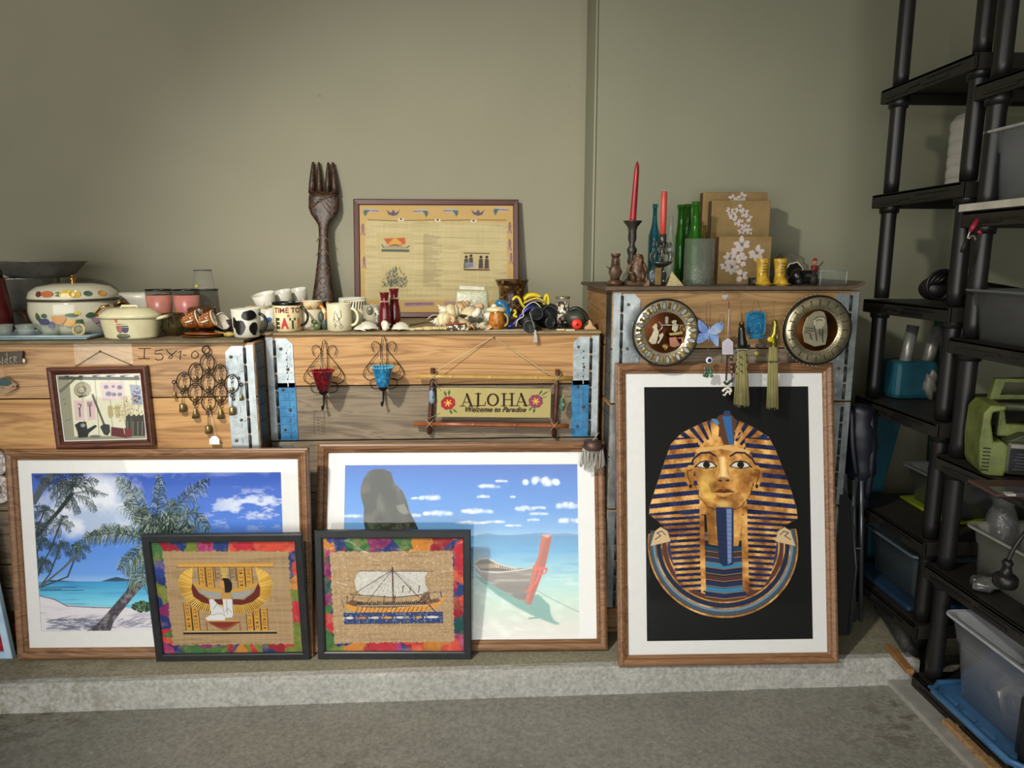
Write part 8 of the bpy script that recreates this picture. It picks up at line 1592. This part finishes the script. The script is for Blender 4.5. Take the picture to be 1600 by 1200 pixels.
obj('contents', MB().ell((0, 0, .075), (tw*.36, td*.36, .068), 24, 12, fn=lambda p: 1+.10*math.sin(p.x*12+p.y*9)), mottle('odds_and_ends', ['#4a4440', '#8a8480', '#5c4a58', '#a09a94', '#50546a', '#7a6a5c'], 26, .5, 0, .8, voron=True), o); obj('white_tube', MB().tube([(-tw*.36, -.04, .04), (-tw*.40, -.03, .13)], .009, 8), mat('#a8a49c', .4), o)
o = thing('steel_stand', 'grey steel leg standing at the right edge in front of the clear tub', 'stand', WZ(1592, 1215, -.1)); obj('tube', MB().tube([(0, 0, 0.001), (0, 0, .26)], .019, 16), mat('#2c2e30', .35, .4), o); obj('cap', MB().ell((0, 0, .26), (.019, .019, .008)), mat('#55585a', .3, .5), o)
# farther rack
z = zs1[1]; x = XA(1510, Y1f-.16, z); o = thing('detergent_jug', 'white ribbed plastic jug with a red cap on the upper shelf of the farther rack', 'bottle', (x, Y1f-.16, z+.001)); h = W(1512, 168, Y1f-.16).z-z
WJ = mat('#b5b2aa', .35, vary=.04); m = MB(); vs = []; n = 20; L = []
for k in range(6): L += [(1.0, h*.86*(k+.05)/6), (1.02, h*.86*(k+.5)/6), (1.0, h*.86*(k+.92)/6), (.95, h*.86*(k+.98)/6)]
L += [(.8, h*.92), (.35, h*.96), (.25, h*.97)]
m.add([(.055*s_*math.copysign(abs(math.cos(2*PI*i/n))**.7, math.cos(2*PI*i/n)), .08*s_*math.copysign(abs(math.sin(2*PI*i/n))**.7, math.sin(2*PI*i/n)), z_) for s_, z_ in L for i in range(n)], [(j*n+i, j*n+(i+1) % n, (j+1)*n+(i+1) % n, (j+1)*n+i) for j in range(len(L)-1) for i in range(n)]+[tuple(range(n))[::-1], tuple((len(L)-1)*n+i for i in range(n))], True)
obj('body', m, WJ, o); obj('cap', MB().lathe([(.018, h*.97), (.018, h*1.04), (.012, h*1.06), (0, h*1.06)], 16), mat('#7a1a14', .4), o)
z = zs1[2]; x = XA(1478, Y1f-.25, z); o = thing('power_drill', 'dark power tool with a coiled black cable on the middle shelf', 'power tool', (x, Y1f-.22, z+.001)); obj('motor', MB().ell((.05, 0, .055), (.085, .05, .05), 18, 12), mat('#3a1c14', .4), o); obj('nose', MB().ell((-.03, 0, .05), (.05, .05, .042), 16, 10), mat('#14110f', .5), o); obj('rear_handle', MB().tube([(.12, 0, .05), (.22, -.03, .04), (.32, -.05, .03)], [.03, .022, .014], 10), mat('#191613', .5), o)
for k in range(4): obj('cable_loop', MB().tube([(-.015+(.062-.008*k)*math.cos(a), -.03+.012*k*math.sin(a*2), .063+(.052-.006*k)*math.sin(a)) for a in [2*PI*q/24 for q in range(24)]], .0055, 7, closed=True), mat('#0f0f0f', .45), o)
o = thing('spray_gun', 'pale grey bracket with a hole standing behind the coiled cable', 'bracket', (XA(1484, Y1f-.02, z), Y1f-.03, z+.001), (0, .25, 0)); obj('plate', MB().prism([(-.014, 0), (.014, 0), (.014, .14), (.006, .155), (-.006, .155), (-.014, .14)], -.003, .003), mat('#7a7870', .5), o); obj('hole', MB().ell((0, -.003, .13), (.006, .001, .009)), mat('#15140f', .5), o)
z = zs1[3]; TE = mottle('teal_nylon', ['#0c3340', '#114553', '#175463'], 9, .5, 0, .3)
x = XA(1412, Y1f+.0, z); o = thing('tote_bag', 'teal bag holding two silver rolls, on the shelf behind the far post', 'bag', (x, Y1f-.03, z+.001)); obj('bag_body', MB().box((0, 0, .075), (.17, .09, .15)), TE, o, bevel=.02)
for dx, ry in ((-.035, .18), (.05, .28)): obj('silver_roll', MB().tube([(dx, 0, .08), (dx+.15*math.sin(ry), 0, .08+.21*math.cos(ry))], .022, 14), mottle('silver_roll', ['#5a5a58', '#7c7b77', '#8c8b87'], 15, .35, .4), o)
o = thing('plastic_scrap', 'crumpled grey plastic film hanging beside the teal bag', 'film', (XA(1442, Y1f-.03, z), Y1f-.08, z+.001)); obj('film', MB().ell((-.01, 0, .055), (.025, .02, .055), 12, 9, fn=lambda p: 1+.25*math.sin(p.z*7+p.x*5)), mat('#66645e', .4), o)
z = zs1[4]; o = tub('storage_tub', 'grey tub standing on a yellow-green lid, fourth shelf of the farther rack', XA(1430, Y1f-.12, z)+.22, Y1f-.17, z+.016, .44, .28, .13, FRD, taper=.88); o = thing('yellow_lid', 'yellow-green plastic lid under the grey tub on the farther rack', 'lid', (XA(1430, Y1f-.12, z)+.22, Y1f-.17, z+.001)); obj('lid_rim', MB().tube([(-.225, -.12, .007), (-.205, -.145, .007), (.205, -.145, .007), (.225, .14, .007), (-.225, .14, .007)], .007, 8, closed=True), mat('#7f8f1c', .4), o); obj('lid_panel', MB().box((0, 0, .007), (.44, .28, .006)), mat('#6f7f18', .4), o)
o = obj('glass_bottle', MB().lathe([(.028, 0), (.03, .005), (.03, .14), (.012, .18), (.012, .21), (0, .21)], 18), glassmat('grey_bottle', '#6a7070', .06, .5)); tag(o, 'clear bottle lying in the grey tub on the farther rack', 'bottle', (XA(1470, Y1f-.12, z)+.05, Y1f-.14, z+.15), (rad(90), 0, rad(80)))
z = .14; zt_ = W(1400, 912, Y1f-.2).z
tub('storage_tub', 'smoky grey tub with a coiled white cable, on the bottom shelf of the farther rack', XA(1350, Y1f-.05, z)+.24, Y1f-.19, z+.030, .46, .32, .17, glassmat('slate_tub', '#8a979c', .2, .6), mat('#4c565c', .35), taper=.9)
xx_ = XA(1350, Y1f-.05, z)+.24
o = obj('plastic_tray', MB().box((0, 0, .012), (.56, .40, .022)), mat('#1c2f44', .4), None, bevel=.008); tag(o, 'dark blue lid under the smoky grey tub on the farther rack', 'lid', (xx_+.02, Y1f-.18, z+.002))
o = thing('white_cable', 'white cable with a connector inside the smoky grey tub', 'cable', (xx_-.05, Y1f-.28, z+.05)); obj('lead', MB().tube(smooth([(-.08, 0, .045), (-.02, -.01, .07), (.04, -.01, .06), (.06, -.01, .03)], 5), .0035, 6), mat('#8c8a80', .5), o); obj('plug', MB().tube([(.06, -.01, .035), (.072, -.01, .0)], .008, 8), mat('#8c8a80', .5), o)
o = thing('cushion', 'teal padded cushion lying on top of the smoky grey tub', 'cushion', (xx_-.06, Y1f-.24, z+.215)); obj('pad', MB().ell((0, 0, .03), (.16, .10, .030), 24, 12, fn=lambda p: 1+.08*math.sin(p.x*7)), TE, o); obj('fold', MB().prism([(-.04, .03), (.05, .03), (.02, .09), (.0, .11), (-.02, .085)], -.02, .03), TE, o, bevel=.01)
# leaning things by the wall, left of the farther rack
o = thing('folded_bag', 'long teal nylon bag leaning behind the farther rack', 'bag', (XA(1378, Y1f+.13, 0), Y1f+.13, 0.001)); zt2, zb2 = W(1395, 640, Y1f+.1).z, W(1370, 768, Y1f+.1).z
q = lambda px, py: (XA(px, Y1f+.1, W(px, py, Y1f+.1).z)-o.location.x, W(px, py, Y1f+.1).z)
obj('bag_body', MB().prism([q(1358, 1010), q(1385, 1010), q(1380, 765), q(1408, 665), q(1412, 560), q(1375, 560), q(1366, 650), q(1356, 770)][::-1], -.03, .02), TE, o, bevel=.008)
YN = 2.56; NV = mottle('navy_nylon', ['#070912', '#0b0e1c', '#101426'], 9, .5, 0, .5)
xg = WZ(1345, 985, 0).x; o = thing('camping_chair', 'folded navy camping chair standing beside the pharaoh poster', 'chair', (XA(1342, YN, 0), YN, 0.001)); f = lambda px, py, d=0: (XA(px, YN+d, W(px, py, YN+d).z)-o.location.x, d, W(px, py, YN+d).z)
obj('fabric', MB().tube(smooth([f(1345, 792), f(1345, 740), f(1344, 700), f(1343, 660), f(1346, 632)], 4), [.028]*4+[.054]*4+[.060]*4+[.050]*4+[.02], 18), NV, o)
obj('fabric_fold', MB().tube(smooth([f(1330, 640, -.03), f(1332, 700, -.045), f(1338, 745, -.045)], 4), [.012]*8+[.006], 8), NV, o); obj('fabric_fold', MB().tube(smooth([f(1360, 650, -.03), f(1362, 710, -.045), f(1354, 780, -.03)], 4), [.014]*8+[.007], 8), NV, o)
for a, b in (((1320, 740), (1328, 985)), ((1338, 745), (1321, 870)), ((1346, 732), (1343, 990)), ((1334, 750), (1333, 985))): A_1, B_1 = Vector(f(*a, -.03)), Vector(f(*b, -.03)); B_1.z = max(0.001, B_1.z); obj('leg_tube', MB().tube([A_1, B_1], .0085, 10), mat('#5a5e64', .3, .7), o)
obj('tie_string', MB().tube([f(1329, 852, -.05), f(1336, 857, -.05), f(1345, 857, -.05)], .003, 6), mat('#8a8878', .6), o)
o = thing('black_board', 'tall thin black panel leaning beside the pharaoh poster', 'board', (XA(1322, 2.42, 0), 2.43, 0.001), (rad(-7), 0, 0)); obj('panel', MB().prism([(-.03, 0), (.018, 0), (.034, .28), (.012, .52), (-.03, .60)], 0, .012), mat('#121314', .45), o); obj('edge_strip', MB().tube([(.016, -.003, .01), (.038, -.003, .26), (.012, -.003, .52)], .006, 8), mat('#2a2c2e', .4), o)
o = thing('broom', 'green broom handle leaning in the corner behind the farther rack', 'broom', (XA(1440, Y1f+.16, 0), Y1f+.16, 0.001)); p0 = o.location; p1 = W(1466, 495, YR-.03); obj('handle', MB().tube([(0, 0, .12), tuple(p1-Vector(p0))], .014, 12), mat('#0f3a20', .4), o); obj('head', MB().box((0, 0, .06), (.2, .05, .12)), mat('#1c1c1c', .6), o, bevel=.01); obj('hanger_tip', MB().ell(tuple(p1-Vector(p0)), (.016, .016, .03)), mat('#4a5a4c', .4), o)
o = thing('steel_pole', 'grey steel pole standing in the corner behind the farther rack', 'pole', (XA(1447, Y1f+.2, 0), Y1f+.19, 0.001)); obj('tube', MB().tube([(0, 0, 0), (.012, 0, 1.50)], .014, 12), mat('#4a4a44', .4, .3), o)
# plastic wrapped thing and wood block at the end of the curb
p = WZ(1385, 960, 0); q0 = WZ(1428, 1034, .02)
o = thing('wrapped_broom', 'broom head wrapped in clear crinkled plastic lying by the rack foot', 'broom', (p.x, p.y, 0.001)); d = (q0-p); d.z = 0; a_ = math.atan2(d.y, d.x)
m = MB().tube([(-.07*math.cos(a_), -.07*math.sin(a_), .10), (0, 0, .055), (d.x*.5, d.y*.5, .035), (d.x*.75, d.y*.75, .02)], [.03, .055, .034, .018], 12); obj('bristles', m, mat('#15130f', .7), o)
obj('plastic_wrap', MB().tube([(-.08*math.cos(a_), -.08*math.sin(a_), .105), (0, 0, .062), (d.x*.5, d.y*.5, .044), (d.x*.85, d.y*.85, .024)], [.036, .062, .042, .022], 12), glassmat('wrap_film', '#c0c0c0', .08, .06, 1.0, 50), o)
for k in range(6): u = -.2+.12*k; obj('wire_loop', MB().tube([(d.x*u*.6+.03*math.cos(b), d.y*u*.6, .085-.01*k+.03*math.sin(b)) for b in [PI*j/8 for j in range(9)]], .0028, 6), mat('#8a8a86', .3, .5), o)
o = obj('wood_stick', MB().box((0, 0, .009), (.16, .026, .018)), mat('#8a6238', .6), None, bevel=.002); tag(o, 'raw wooden stick end poking over the curb by the rack foot', 'stick', (q0.x-.03, q0.y+.035, 0.001), (0, 0, a_*.9))
